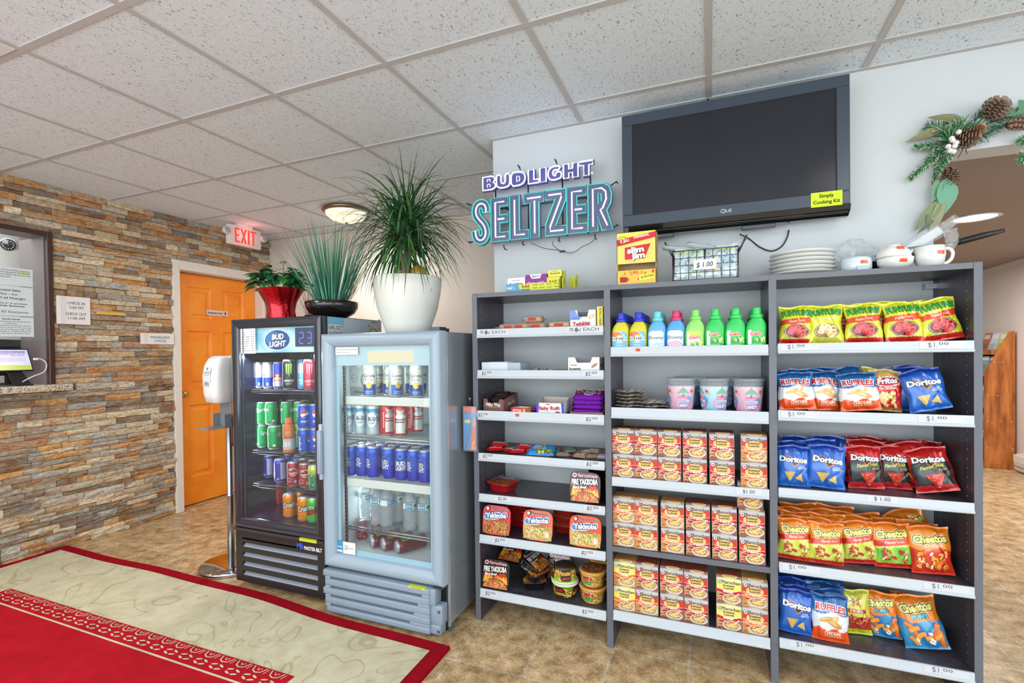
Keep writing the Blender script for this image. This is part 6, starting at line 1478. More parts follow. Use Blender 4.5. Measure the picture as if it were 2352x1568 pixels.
def l_rbsf(b, w, r, h):
 b.rect(-.10, .014, .10, h * .42, w, rgb(40, 84, 190), 1, CW); b.text('Bull', w, -.012, h * .48, .014, .026, rgb(170, 176, 190), 2, .02, 0, 0, 0, CW)
 for cx in (-.034, .0, .03): b.rect(cx, .018, cx + .010, .034, w, rgb(210, 220, 240), 2)
def l_rb(b, w, r, h):
 b.poly([(-.09, .014), (.09, .014), (.09, h * .45), (-.01, h * .45)], w, rgb(190, 200, 220), 1, CW); b.ell(.0, h * .48, .012, .010, w, rgb(236, 180, 50), 2, CW); b.poly([(-.024, h * .42), (-.004, h * .44), (-.012, h * .56), (-.026, h * .5)], w, rgb(206, 40, 50), 3, CW); b.poly([(.024, h * .42), (.004, h * .44), (.012, h * .56), (.026, h * .5)], w, rgb(206, 40, 50), 3, CW)
 b.text('Red Bull', w, 0, h * .30, .010, .044, rgb(206, 40, 50), 3, .02, 0, 0, 0, CW)
def claw(b, w, h, col, z0=.42):
 for k in (-1, 0, 1): b.poly([(.012 * k - .004, h * .86), (.012 * k + .005, h * .86), (.011 * k + .003, h * (z0 + .18)), (.010 * k + .004, h * (z0 + .1 * abs(k))), (.011 * k - .003, h * (z0 + .15))], w, col, 1, CW)
def l_mon(c1, c2):
 def f(b, w, r, h):
  claw(b, w, h, c1); b.text('MONSTER', w, 0, h * .26, .013, .052, c2, 2, .02, 0, 0, 0, CW); b.text('ENERGY', w, 0, h * .18, .006, .034, c2, 2, 0, 0, 0, 0, CW)
 return f
def l_corona(b, w, r, h):
 for cx in (-.0, -.105, .105):
  b.rect(cx - .030, h * .30, cx + .026, h * .86, w, rgb(236, 236, 226), 1, CW); b.rect(cx - .035, .012, cx + .035, h * .40, w, rgb(34, 78, 160), 2, CW)
  b.text('Corona', w, cx, h * .63, .017, .058, rgb(30, 40, 80), 4, .01, 0, 0, 0, CW); b.text('Extra', w, cx, h * .53, .011, .036, rgb(40, 50, 90), 4, .0, 0, 0, 0, CW); b.text('Corona', w, cx, h * .78, .004, .02, rgb(196, 150, 50), 4)
  b.ell(cx, h * .38, .014, .016, w, rgb(222, 184, 76), 4, CW); b.text('Cerveza', w, cx, h * .17, .006, .04, WHITE, 4, .01, 0, 0, 0, CW); b.text('Mexico', w, cx, h * .12, .005, .04, WHITE, 4, .01, 0, 0, 0, CW)
def l_busch(b, w, r, h):
 b.ell(-.010, h * .50, .027, .036, w, rgb(232, 238, 242), 1, CW)
 b.poly([(-.05, h * .80), (-.02, h * .70), (.0, h * .76), (.03, h * .66), (.05, h * .74), (.05, h * .84), (-.05, h * .84)], w, rgb(70, 150, 186), 1, CW)
 b.text('BUSCH', w, .006, h * .47, .019, .062, rgb(28, 50, 78), 3, .02, 0, 0, 0, CW); b.text('LIGHT', w, -.006, h * .37, .011, .030, rgb(60, 70, 90), 3, .0, 0, .2, 0, CW)
 b.rect(.036, .014, .06, h * .95, w, rgb(44, 122, 170), 1, CW)
def l_bud(b, w, r, h):
 b.rect(-.024, h * .12, .024, h * .52, w, rgb(232, 232, 226), 1, CW); b.poly([(-.026, h * .60), (.026, h * .60), (.016, h * .72), (.024, h * .86), (.0, h * .80), (-.024, h * .86), (-.016, h * .72)], w, rgb(206, 208, 204), 1, CW); b.ell(0, h * .62, .024, .011, w, WHITE, 2, CW)
 b.text('Budweiser', w, 0, h * .44, .011, .046, rgb(44, 50, 70), 3, .02, 0, 0, 0, CW)
 for k in range(4): b.line([(-.016, h * (.34 - .05 * k)), (.016, h * (.34 - .05 * k))], .0016, w, rgb(110, 120, 140), 3)
 for s_ in (-1, 1): b.text('BUDWEISER', lambda x, z, hh: w(s_ * .030 - z, x + h * .5, hh), 0, 0, .006, .075, rgb(250, 230, 226), 2, .02)
def l_bl(b, w, r, h):
 for cx in (-.05, .055):
  b.line([(cx - .028, h * .34), (cx + .028, h * .34), (cx + .028, h * .68), (cx - .028, h * .68)], .0012, w, rgb(150, 190, 240), 1, True)
  b.text('BUD', w, cx, h * .51, .020, .046, WHITE, 2, .05, 0, 0, 0, CW); b.text('LIGHT', w, cx, h * .36, .020, .054, WHITE, 2, .05, 0, 0, 0, CW)
  b.ell(cx, h * .79, .016, .013, w, rgb(90, 160, 230), 1, CW); b.ell(cx, h * .79, .012, .009, w, rgb(40, 90, 200), 2, CW); b.line([(cx - .02, h * .22), (cx + .02, h * .22)], .0016, w, rgb(150, 186, 236), 2)
CAN = {'sprite': (1, 0, cc(rgb(34, 168, 92)), l_sprite), 'pepsi': (1, 0, cc(rgb(30, 84, 196)), l_pepsi), 'pepsis': (1, 0, cc(rgb(30, 84, 196)), l_pepsi_side), 'drp': (1, 0, cc(rgb(168, 28, 50)), l_drp), 'blue': (1, 0, cc(rgb(62, 66, 184)), l_blue),
       'coke': (1, 0, cc(rgb(214, 40, 50)), l_coke), 'crush': (1, 0, cc(rgb(240, 146, 34)), l_crush), 'dew': (1, 0, cc(rgb(70, 200, 80)), l_dew), 'starry': (1, 0, lambda t: mixc(rgb(60, 150, 100), rgb(206, 220, 70), smooth01((t - .6) * 4)), l_starry),
       'rbsf': (1, 2, cc(rgb(206, 210, 216)), l_rbsf), 'rb': (1, 2, cc(rgb(44, 70, 190)), l_rb), 'rbs': (1, 2, cc(rgb(190, 196, 206)), None), 'mon': (1, 1, cc(rgb(22, 34, 40)), l_mon(rgb(140, 210, 80), rgb(226, 230, 230))),
       'monb': (1, 1, cc(rgb(110, 176, 220)), l_mon(rgb(236, 240, 244), rgb(236, 240, 244))), 'monr': (1, 1, cc(rgb(214, 50, 80)), l_mon(rgb(240, 150, 160), rgb(246, 220, 226))), 'dark': (1.05, 3, cc(rgb(112, 40, 56)), l_mon(rgb(110, 190, 60), rgb(206, 160, 160))),
       'corona': (1, 3, lambda t: mixc(rgb(190, 200, 200), rgb(206, 214, 210), t), l_corona), 'busch': (1, 3, lambda t: mixc(rgb(206, 218, 224), rgb(120, 180, 204), 1 - abs(2 * t - 1)), l_busch), 'bud': (1, 3, cc(rgb(206, 40, 48)), l_bud), 'bl': (1, 3, lambda t: mixc(rgb(30, 60, 190), rgb(36, 86, 206), t), l_bl)}
CN = {}
def put(kind, x, y, z, rz, label, group, rot=None, sc=1):
 r_ = rot or (0, 0, radians(rz))
 if kind not in CN: o = CN[kind] = can(kind); o.location = (x, y, z); o.rotation_euler = r_; o.scale = (sc,) * 3
 else: o = dup(CN[kind], (x, y, z), r_, scale=sc)
 return tag(o, label, 'drink can', group)
rk = random.Random(8)
A = 38
def xs(u, v, y): return X(u, v, y)
# black fridge, first shelf
z1 = BS[0] + .001; g = 'energy drink cans on the first shelf of the black fridge'; yB = -.03
for kd, u, rz, lb in [('rbsf', 594, 40, 'silver and blue slim can at far left, first shelf'), ('rbsf', 616, 30, 'silver and blue slim can second from left, first shelf'), ('rb', 640, 34, 'blue and silver slim can with red bulls, first shelf'), ('rbs', 661, 20, 'plain silver slim can behind the black energy can')]:
 y = yB if kd != 'rbs' else .045; put(kd, xs(u, 860, y), y, z1, rz, lb, g)
for kd, u, y, rz, lb in [('mon', 664, -.055, 44, 'black energy can with green claw mark'), ('monb', 697, -.0, 20, 'light blue energy can behind the red one'), ('monr', 712, -.06, 40, 'red energy can with pale claw mark, first shelf')]:
 put(kd, xs(u, 860, y), y, z1, rz, lb, g, sc=.98)
z2 = BS[1] + .001; g = 'green soda cans on the second shelf of the black fridge'
LV = ['lower', 'upper']
cols_ = [(603, -.005), (629, .0), (658, .05)]
for i, (u, y) in enumerate([(601, -.02), (630, -.035), (660, .03), (690, .06)]):
 for L in (0, 1):
  uu = u if not (L and i == 1) else u - 6
  put('sprite', xs(uu, 1000, y + (.03 if L and i == 1 else 0)), y + (.03 if L and i == 1 else 0), z2 + .1312 * L, [20, 55, 40, 60][i] + 18 * L - (50 if (i == 0 and L) else 0), 'green soda can in the %s layer, %s from left, black fridge second shelf' % (LV[L], ORD[i]), g)
for i, (u, y) in enumerate([(640, .13), (672, .14), (703, .14)]):
 put('sprite', xs(u, 1000, y), y, z2, 40, 'green soda can in the back row, %s from left, lower layer' % ORD[i], g)
 put('sprite', xs(u, 1000, y), y, z2 + .1312, 30 + 20 * i, 'green soda can in the back row, %s from left, upper layer' % ORD[i], g)
for L in (0, 1):
 put('pepsi' if L else 'pepsis', xs(700, 1000, -.055), -.055, z2 + .1312 * L, 46 if L else 40, 'blue soda can with %s, black fridge second shelf' % ('round red and white emblem' if L else 'sideways white lettering'), 'blue soda cans in the black fridge')
 put('pepsi', xs(726, 1000, -.03), -.03, z2 + .1312 * L, 50, 'blue soda can half hidden by the right door frame, %s layer' % LV[L], 'blue soda cans in the black fridge')
# orange sports drink bottle
b = MB(); oc = rgb(206, 112, 40)
b.lathe([(.026, 0), (.031, .004), (.032, .02), (.030, .022), (.030, .075), (.032, .082), (.034, .088), (.031, .10), (.033, .125), (.028, .145), (.018, .158), (.0165, .164)], 32, oc)
b.lathe([(.0308, .022), (.0308, .078)], 32, rgb(190, 190, 196), cap=False); w = cylw(.0312)
b.poly([(.0, .030), (.014, .050), (.004, .048), (.012, .072), (-.008, .046), (.002, .050)], w, rgb(236, 238, 240), 2); b.text('G', w, -.018, .038, .022, None, rgb(236, 238, 240), 2, .05)
for k in range(3): b.text(['lightly', 'flavored', ''][k] or '-', w, .0, .112 - .012 * k + .0, .006, .03, rgb(246, 226, 200), 3)
o = b.build('sports_drink_bottle', M_PLAST); o.location = (xs(665, 1035, -.085), -.085, z2); o.rotation_euler = (0, 0, radians(38))
tag(o, 'orange sports drink bottle with silver label in the black fridge', 'drink bottle')
b = MB(); b.lathe([(.019, .160), (.0195, .163), (.0195, .171), (.0175, .173), (.0178, .186), (.0165, .188), (0, .188)], 28, rgb(236, 110, 60), cap=False, rfn=lambda a, z: 1 + .02 * sin(a * 24)); b.build('cap', M_PLAST, o)
z3 = BS[2] + .001; g = 'indigo soda cans on the third shelf of the black fridge'
for i, (u, y, rz) in enumerate([(617, .03, 30), (645, -.02, 40), (630, .12, 20), (665, .10, 60), (688, .09, 50), (700, .15, 30)]):
 put('blue', xs(u, 1100, y), y, z3, rz, 'indigo soda can %s, third shelf of the black fridge' % ['at far left', 'with white nutrition panel in front', 'behind the far left one', 'behind the first maroon can', 'behind the second maroon can', 'in the back corner at right'][i], g)
for i, (u, y, rz) in enumerate([(675, -.055, 44), (702, -.06, 44), (700, .035, 40), (722, .03, 20)]):
 put('drp', xs(u, 1100, y), y, z3, rz, 'maroon soda can %s, third shelf of the black fridge' % ['front left', 'front right', 'in the second row', 'in the second row by the frame'][i], 'maroon soda cans in the black fridge')
put('starry', xs(724, 1120, -.075), -.075, z3, 30, 'green and yellow speckled soda can beside the maroon cans', 'green soda can')
z4 = .387; g = 'cans on the floor of the black fridge'
for kd, u, v, y, rz, lb in [('coke', 640, 1165, .11, 30, 'red soda can at left on the fridge floor'), ('coke', 673, 1170, .13, 20, 'red soda can behind the orange ones'), ('crush', 666, 1190, -.055, 46, 'orange soda can at left front with white lettering'), ('crush', 690, 1185, .0, 20, 'orange soda can squeezed between the two front ones'), ('crush', 700, 1195, -.075, 42, 'orange soda can second in the front row'), ('coke', 712, 1180, .07, 40, 'red soda can at the back right of the fridge floor'), ('dew', 722, 1205, -.075, 34, 'bright green soda can at the right frame')]:
 put(kd, xs(u, v, y), y, z4, rz, lb, g)
# silver fridge
b = MB(); w = front(0)
b.box(0, .118, 0, .19, 0, .150, rgb(206, 210, 206), 0, .002, 1)
w = lambda x, z, h: (x, -h - .0002, z); b.rect(0.002, .002, .116, .045, w, rgb(160, 170, 176), 1)
b.line([(.092 + .020 * cos(t), .080 + .032 * sin(t)) for t in [k * .314 for k in range(20)]], .006, w, rgb(110, 116, 122), 2, True); b.text('ICE', w, .092, .088, .009, .018, rgb(80, 84, 90), 3, .02); b.text('COLD', w, .092, .074, .009, .026, rgb(80, 84, 90), 3, .04)
b.text('Modelo', w, .06, .012, .012, .06, rgb(50, 54, 60), 3, .03); b.ell(.028, .09, .022, .022, w, rgb(150, 150, 196), 2); b.ell(.03, .09, .018, .018, w, rgb(206, 208, 214), 3); b.text('EST', w, .03, .084, .012, .026, rgb(120, 120, 170), 4)
o = b.build('can_carton', M_CARD); o.location = (-.708, -.03, VS[0] + .001); tag(o, 'pale grey drinks carton at left on the top fridge shelf', 'carton')
g = 'tall beer cans on the first shelf of the silver fridge'
for i, (u, y, rz, lb) in enumerate([(850, -.078, 30, 'white and blue beer can just right of the pale carton'), (867, .02, 34, 'white and blue beer can second from the carton'), (886, .08, 80, 'white and blue beer can showing its pale side'), (908, -.06, 62, 'white and blue beer can front and centre with barcode side'), (895, -.0, 30, 'white and blue beer can just behind the central one'), (932, .02, 90, 'white and blue beer can behind, turned to its dark side'), (957, -.06, 28, 'white and blue beer can at the right frame, front'), (966, .04, 40, 'white and blue beer can at the right frame, behind')]):
 put('corona', xs(u, 900, y), y, VS[0] + .001, rz, lb, g)
g = 'pale blue beer cans on the second shelf of the silver fridge'
for i, (u, y, rz) in enumerate([(801, -.065, 44), (829, -.062, 48), (858, -.068, 36)]): put('busch', xs(u, 990, y), y, VS[1] + .001, rz, 'pale blue mountain beer can, %s from left, silver fridge second shelf' % ORD[i], g, sc=1.02)
for i, (u, y, rz, lb) in enumerate([(889, -.045, 66, 'red beer can left of the front pair'), (921, -.06, 30, 'red beer can right of the front pair'), (943, .10, 60, 'red beer can in the rear row beside the front pair'), (958, .06, 50, 'red beer can in the rear row at the right frame')]): put('bud', xs(u, 990, y), y, VS[1] + .001, rz, lb, 'red beer cans in the silver fridge', sc=1.02)
g = 'blue beer cans on the third shelf of the silver fridge'
for row, L_ in enumerate([[(803, 70), (831, 62), (858, 50), (894, 72), (923, 110), (950, 48), (976, 60)], [(812, 50), (840, 40), (876, 60), (905, 50), (932, 30), (958, 50)], [(822, 20), (852, 40), (884, 60), (914, 50), (942, 30), (968, 50)]]):
 pv = -.745
 for i, (u, rz) in enumerate(L_):
  y = [-.068, .005, .078][row] + (.006 if row == 0 and i % 2 else 0); pv = max(xs(u, 1090, y), pv + .0685); put('bl', pv, y, VS[2] + .001, rz, 'blue beer can, %s from left in the %s row, silver fridge' % (ORD[i], ['front', 'second', 'third'][row]), g)
# water bottles
def water():
 b = MB(); P = [(.024, 0), (.030, .004)]
 for k in range(9): P += [(.0315 if k % 2 else .0290, .014 + .009 * k)]
 P += [(.031, .100), (.0305, .104), (.0305, .132), (.031, .136), (.029, .150), (.018, .172), (.0125, .178), (.0125, .182)]
 b.lathe(P, 28, rgb(226, 234, 236), rfn=lambda a, z: 1 + (.035 * sin(a * 6 + z * 90) if z < .1 else 0))
 o = b.build('water_bottle', M_WATER)
 b = MB(); b.lathe([(.0309, .105), (.0309, .131)], 28, rgb(232, 238, 240), cap=False); w = cylw(.0311)
 b.rect(-.02, .106, .015, .130, w, rgb(86, 164, 206), 1, .006); b.ell(.03, .118, .010, .010, w, rgb(60, 150, 110), 2, .006); b.text('WATER', w, -.002, .114, .008, .03, WHITE, 2, .02, 0, 0, 0, .006)
 for k in range(5): b.line([(.045, .109 + .004 * k), (.08, .109 + .004 * k)], .001, w, rgb(190, 110, 90), 2)
 b.build('label_band', M_PAPER, o)
 b = MB(); b.lathe([(.0140, .180), (.0142, .182), (.0142, .193), (.013, .195), (0, .195)], 24, rgb(236, 240, 242), cap=False); b.build('cap', M_PLAST, o); return o
wb = water()
for i, (u, v, y, rz, lb) in enumerate([(822, 1190, .02, 40, 'leftmost'), (844, 1200, -.01, 60, 'second from left'), (866, 1205, -.05, 20, 'third from left'), (889, 1215, -.055, 80, 'fourth from left, foremost'), (916, 1200, .02, 0, 'fifth from left'), (942, 1225, -.06, 30, 'sixth from left'), (962, 1205, .02, 20, 'seventh from left'), (976, 1225, -.05, 10, 'cut by the right frame')]):
 loc_ = (max(xs(u, v, y), -.678), y, VS[3] + .001); o = wb if i == 0 else dup(wb, loc_); o.location = loc_; o.rotation_euler = (0, 0, radians(rz)); o.scale = (1.03,) * 3
 tag(o, 'clear water bottle, %s, on the fourth shelf of the silver fridge' % lb, 'water bottle', 'clear water bottles in the silver fridge')
z5 = .2995
for i, (u, y) in enumerate([(832, .0), (866, .05)]): put('coke' if 0 else 'drp', xs(u, 1250, y), y, z5, 50, 'maroon soda can standing on the floor of the silver fridge, %s' % ['left', 'right'][i], 'maroon soda cans on the floor of the silver fridge', sc=.79)
for i, (u, y) in enumerate([(852, .045), (878, .035), (910, .030)]):
 put('dark', xs(u, 1272, y - .135) + .084, y, z5 + .0365, 0, 'dark maroon energy can lying on its side, %s of three' % ['leftmost', 'middle', 'rightmost'][i], 'energy cans lying on the floor of the silver fridge', rot=(Matrix.Rotation(radians(-32), 3, 'Z') @ Matrix.Rotation(radians(90), 3, 'X') @ Matrix.Rotation(radians(170), 3, 'Z')).to_euler())
# ================================================================ ON TOP OF THE SHELVING
TZ = H + .0005
def carton_box(name, W, D, Hh, col, art=None, side=None, label=None, cat='box', loc=(0, 0, 0), rot=(0, 0, 0), group=None):
 b = MB(); b.box(-W / 2, W / 2, -D / 2, D / 2, 0, Hh, col, 0, .0008, 1)
 if art: art(b, lambda x, z, h: (x, -D / 2 - h - .0003, z), W, Hh)
 if side: side(b, lambda y, z, h: (W / 2 + h + .0003, y, z), D, Hh)
 o = b.build(name, M_CARD, loc=loc, rot=rot); return tag(o, label, cat, group)
def art_tray(b, w, ws, W, D, Hh):
 b.rect(-W / 2, 0, -W * .26, Hh, w, rgb(84, 160, 206), 1); b.poly([(-W * .28, 0), (-W * .22, 0), (-W * .28, Hh)], w, rgb(84, 160, 206), 1)
 b.text('ONE', w, -W * .44, Hh * .36, .011, .024, WHITE, 2, .04); b.text('TABLET', w, -W * .36, Hh * .55, .005, .02, WHITE, 2); b.text('DOSE', w, -W * .36, Hh * .32, .005, .02, WHITE, 2)
 b.text('Advil', w, -W * .13, Hh * .46, .013, .040, rgb(150, 50, 30), 2, .03); b.rect(-W * .22, Hh * .05, -W * .04, Hh * .30, w, rgb(60, 140, 190), 2)
 for i, t in enumerate(['Headache', 'Fever', 'Body Aches', 'Muscle Pains']): b.text('✓' + t if 0 else t, w, W * (.06 + .13 * i), Hh * .66, .0052, .024, rgb(60, 60, 30), 2, .01)
 for i, t in enumerate(['Menstrual', 'Arthritis', 'Cramps', 'Good feeling']): b.text(t, w, W * (.06 + .13 * i), Hh * .30, .0052, .024, rgb(60, 60, 30), 2, .01)
 b.text('Advil', lambda y, z, h: ws(D * .02 - z, y + Hh * .5, h), 0, 0, .012, .03, rgb(120, 90, 40), 3, .02)
ty = rgb(212, 216, 66)
o = open_box('display_tray', .262, .060, .038, ty, rgb(206, 200, 110), art_tray, front_h=.034, back_h=.040); o.location = (.290, .065, TZ); o.rotation_euler = (0, 0, radians(-2)); tag(o, 'yellow and blue counter display tray holding medicine boxes', 'display tray')
b = MB(); b.prism([(-.03, 0), (.03, 0), (.03, .085), (.012, .095), (-.03, .05)], -.001, .001, ty, place=lambda y, z, x: (x, y, z))
b.box(-.04, .0, .028, .030, 0, .083, ty); b.text('Advil', lambda y, z, h: (.0014 + h, .004 - z + .0, y + .04), 0, 0, .012, .034, rgb(120, 90, 40), 2, .02)
o = b.build('display_header', M_CARD, loc=(.432, .07, TZ)); tag(o, 'yellow slanted end card standing beside the display tray', 'display card')
o = dup(o, (.480, .10, TZ), (0, 0, radians(-6)), 'second smaller yellow end card further right on the shelving top', scale=(1, .8, .82))
zt = TZ + .006
def am(t, col, bg2=None, sub=None):
 def f(b, w, W, Hh):
  if bg2: b.rect(-W / 2 + .001, .001, W / 2 - .001, Hh * .42, w, bg2, 1)
  b.text(t, w, 0, Hh * .38, Hh * .26, W * .74, col, 3, .02)
  if sub: b.text(sub, w, 0, Hh * .14, Hh * .12, W * .6, WHITE if bg2 else rgb(80, 60, 60), 3)
  b.line([(-W * .25, Hh * .8), (W * .25, Hh * .8)], .002, w, rgb(150, 130, 140), 3)
 return f
g = 'medicine boxes in the counter display tray'
carton_box('medicine_box', .088, .036, .060, rgb(232, 234, 238), am('Back & Body', rgb(120, 50, 50), rgb(206, 180, 190), 'caplets'), None, 'white and brown medicine box leftmost in the yellow tray', 'medicine box', (.206, .065, zt + .0015), (0, 0, 0), g)
def aa(b, w, W, Hh):
 b.poly([(-W * .3, Hh), (W * .26, Hh), (W * .2, Hh * .72), (-W * .2, Hh * .72)], w, rgb(236, 240, 240), 1); b.text('HEALTH', w, 0, Hh * .80, Hh * .13, W * .4, rgb(60, 130, 130), 3, .03)
 b.text('allergy relief', w, -W * .04, Hh * .34, Hh * .20, W * .78, WHITE, 3, .01); b.line([(-W * .4, Hh * .22), (W * .2, Hh * .22)], .002, w, rgb(220, 190, 230), 2); b.text('24 hr', w, W * .42, Hh * .36, Hh * .12, W * .12, WHITE, 3)
carton_box('medicine_box', .104, .036, .070, rgb(140, 44, 140), aa, None, 'purple allergy medicine box in the middle of the yellow tray', 'medicine box', (.304, .066, zt + .0015), (0, 0, 0), g)
def ad_(b, w, W, Hh):
 b.poly([(-W * .3, .001), (W * .5 - .001, .001), (W * .5 - .001, Hh - .001), (W * .34, Hh * .5)], w, rgb(50, 110, 180), 1); b.text('Advil', w, -W * .06, Hh * .40, Hh * .32, W * .56, rgb(150, 40, 30), 3, .04); b.text('tablets', w, -W * .1, Hh * .14, Hh * .13, W * .3, WHITE, 3)
carton_box('medicine_box', .064, .036, .052, ty, ad_, None, 'yellow and blue pain relief box lower right in the tray', 'medicine box', (.388, .066, zt + .0015), (0, 0, 0), g)
carton_box('medicine_box', .064, .034, .030, rgb(222, 224, 90), am('Advil', rgb(150, 60, 40)), None, 'small yellow medicine box on top of the others', 'medicine box', (.394, .066, zt + .0545), (0, 0, 0), g)
# meat stick carton
def sj(b, w, W, Hh):
 b.poly([(-W / 2 + .001, Hh * .80), (W / 2 - .001, Hh * .92), (W / 2 - .001, Hh * .985), (-W / 2 + .001, Hh * .985)], w, rgb(236, 226, 90), 1); b.poly([(-W / 2 + .001, Hh * .74), (W / 2 - .001, Hh * .86), (W / 2 - .001, Hh * .97), (-W / 2 + .001, Hh * .86)], w, rgb(206, 40, 46), 2)
 b.text('120', w, -W * .28, Hh * .81, .014, .036, rgb(244, 236, 214), 4, .03, .16); b.text('ORIGINAL', w, W * .14, Hh * .885, .009, .066, rgb(250, 236, 220), 4, .04, .14); b.line([(-W * .34 + .024 * cos(t), Hh * .84 + .017 * sin(t)) for t in [.6 * k for k in range(11)]], .0016, w, BLACK, 6)
 b.poly([(-W * .32, Hh * .46), (W * .24, Hh * .46), (W * .40, Hh * .76), (-W * .32, Hh * .72)], w, rgb(240, 214, 120), 3); b.poly([(-W * .29, Hh * .475), (W * .22, Hh * .475), (W * .37, Hh * .75), (-W * .29, Hh * .705)], w, rgb(206, 36, 40), 4)
 b.text('slim', w, -W * .01, Hh * .60, .024, .072, rgb(60, 20, 20), 5, .10, .07); b.text('slim', w, -W * .01, Hh * .60, .024, .070, rgb(244, 240, 230), 7, .05, .07)
 b.text('jim', w, W * .06, Hh * .49, .024, .058, rgb(60, 20, 20), 5, .10, .07); b.text('jim', w, W * .06, Hh * .49, .024, .056, rgb(244, 240, 230), 7, .05, .07)
b = MB(); W, D, Hh = .162, .075, .222; cy_ = rgb(226, 190, 80)
b.box(-W / 2, W / 2, D / 2 - .002, D / 2, 0, Hh, rgb(190, 150, 110)); b.box(-W / 2, W / 2, -D / 2, -D / 2 + .002, 0, .060, cy_); b.box(-W / 2, -W / 2 + .002, -D / 2, D / 2, 0, Hh, cy_); b.box(W / 2 - .002, W / 2, -D / 2, D / 2, 0, Hh, rgb(196, 160, 100))
b.box(-W / 2, W / 2, -D / 2, D / 2, 0, .002, cy_); b.box(-W / 2, W / 2, -D / 2, -D / 2 + .002, .088, Hh, rgb(232, 214, 110)); b.box(-W / 2, W / 2, -D / 2, D / 2, Hh - .002, Hh, cy_); b.box(-W / 2 + .002, W / 2 - .002, -D / 2 + .03, D / 2 - .002, .002, .04, rgb(120, 84, 60))
w = lambda x, z, h: (x, -D / 2 - h - .0003, z); sj(b, w, W, Hh)
rn = random.Random(2)
for k in range(26):
 x = rn.uniform(-W * .48, W * .44); z = rn.uniform(.004, .05); b.poly([(x, z), (x + .012, z + .004), (x + .004, min(z + .018, .058))], w, rn.choice([rgb(206, 60, 30), rgb(240, 200, 60), rgb(226, 130, 40)]), 1)
b.poly([(.012, .012), (W * .46, .022), (W * .44, .044), (.010, .036)], w, rgb(226, 226, 80), 3); b.text('6g PROTEIN', w, .045, .026, .009, .052, rgb(60, 60, 30), 4, .02, .12); b.rect(-W * .42, .010, -W * .24, .032, w, rgb(160, 30, 30), 3)
o = b.build('snack_display_box', M_CARD, loc=(.762, .06, TZ)); tag(o, 'tall red and yellow meat stick display box on the shelving', 'display box')
# wire basket with packets
bx, by = 1.032, .10; bw, bd, bh = .248, .15, .120
o = empty('wire_basket', (bx, by, TZ)); tag(o, 'black wire basket with a handwritten one dollar card', 'basket')
b = MB(); bk_ = rgb(104, 106, 106); r_ = .0013
for k in range(5):
 z = .003 + bh * k / 4
 b.tube([(-bw / 2, -bd / 2, z), (bw / 2, -bd / 2, z), (bw / 2, bd / 2, z), (-bw / 2, bd / 2, z)], .0024 if k in (0, 4) else r_, 5, bk_, 0, True)
for k in range(9):
 x = -bw / 2 + bw * k / 8
 b.tube([(x, -bd / 2, bh), (x, -bd / 2, .003), (x, bd / 2, .003), (x, bd / 2, bh)], r_, 5, bk_)
for k in range(6):
 y = -bd / 2 + bd * k / 5
 b.tube([(-bw / 2, y, bh), (-bw / 2, y, .003), (bw / 2, y, .003), (bw / 2, y, bh)], r_, 5, bk_)
b.build('basket_wire', M_METAL, o)
for s_ in (-1, 1):
 b = MB(); b.tube([(s_ * bw / 2, -.045, bh - .01), (s_ * (bw / 2 + .030), -.035, bh + .05), (s_ * (bw / 2 + .034), -.02, bh + .056), (s_ * (bw / 2 + .034), .02, bh + .056), (s_ * (bw / 2 + .03), .035, bh + .05), (s_ * bw / 2, .045, bh - .01)], .0028, 6, bk_); b.build('handle', M_METAL, o)
b = MB(); w = lambda x, z, h: (x, -bd / 2 - .004 - h, z)
b.box(-.042, .042, -bd / 2 - .004, -bd / 2 - .003, .042, .082, rgb(238, 240, 240)); b.text('$ 1.00', w, 0, .052, .020, .062, rgb(50, 50, 56), 2, .01, .04, .15); b.build('price_card', M_PAPER, o)
def packet(c, seed):
 def P(a, d, s):
  e = (max(0, 1 - abs(2 * a - 1) ** 3) * max(0, 1 - abs(2 * d - 1) ** 4)) ** .5
  return (.062 * (a - .5), s * .010 * e + .001 * sin(d * 11 + seed), .135 * d + .002 * sin(a * 7 + seed))
 b = MB(); b.grid(lambda a, d: P(a, d, -1), 10, 16, rgb(200, 216, 224)); b.grid(lambda a, d: P(1 - a, d, 1), 10, 16, rgb(196, 212, 220))
 rn = random.Random(seed); w = lambda x, z, h: (lambda q: (q[0], q[1] - h - .0007, q[2]))(P(x / .062 + .5, z / .135, -1))
 for k in range(34):
  x = rn.uniform(-.024, .024); z = rn.uniform(.012, .125); b.ell(x, z, .008, .0028, w, rn.choice(c), 1 + k % 3, None, 8, rot=rn.uniform(0, 3))
 b.rect(-.024, .108, .024, .120, w, rn.choice([rgb(226, 226, 90), rgb(150, 206, 190), rgb(190, 220, 110)]), 5)
 return b.build('detergent_packet', M_FOIL)
pk = [packet([rgb(140, 180, 196), rgb(110, 160, 176), rgb(170, 200, 206)], 1), packet([rgb(120, 180, 150), rgb(90, 150, 140), rgb(200, 206, 120)], 2), packet([rgb(150, 170, 206), rgb(120, 150, 190), rgb(226, 200, 110)], 3)]
for i in range(10):
 cx_ = i % 4; row = i // 4
 loc_ = (bx - .088 + .058 * cx_ + .01 * row, by - .052 + .045 * row, TZ + .006 + (.012 if row else 0)); src = pk[i % 3]
 o = src if i < 3 else dup(src, loc_); o.location = loc_; o.rotation_euler = (radians(-3), radians([2, -3, 4, -2][cx_] + row), radians([8, -6, 4, -10][cx_]))
 tag(o, 'pale leaf patterned packet in the wire basket, %s row, %s from left' % (['front', 'second', 'back'][row], ORD[cx_]), 'packet', 'packets in the wire basket')
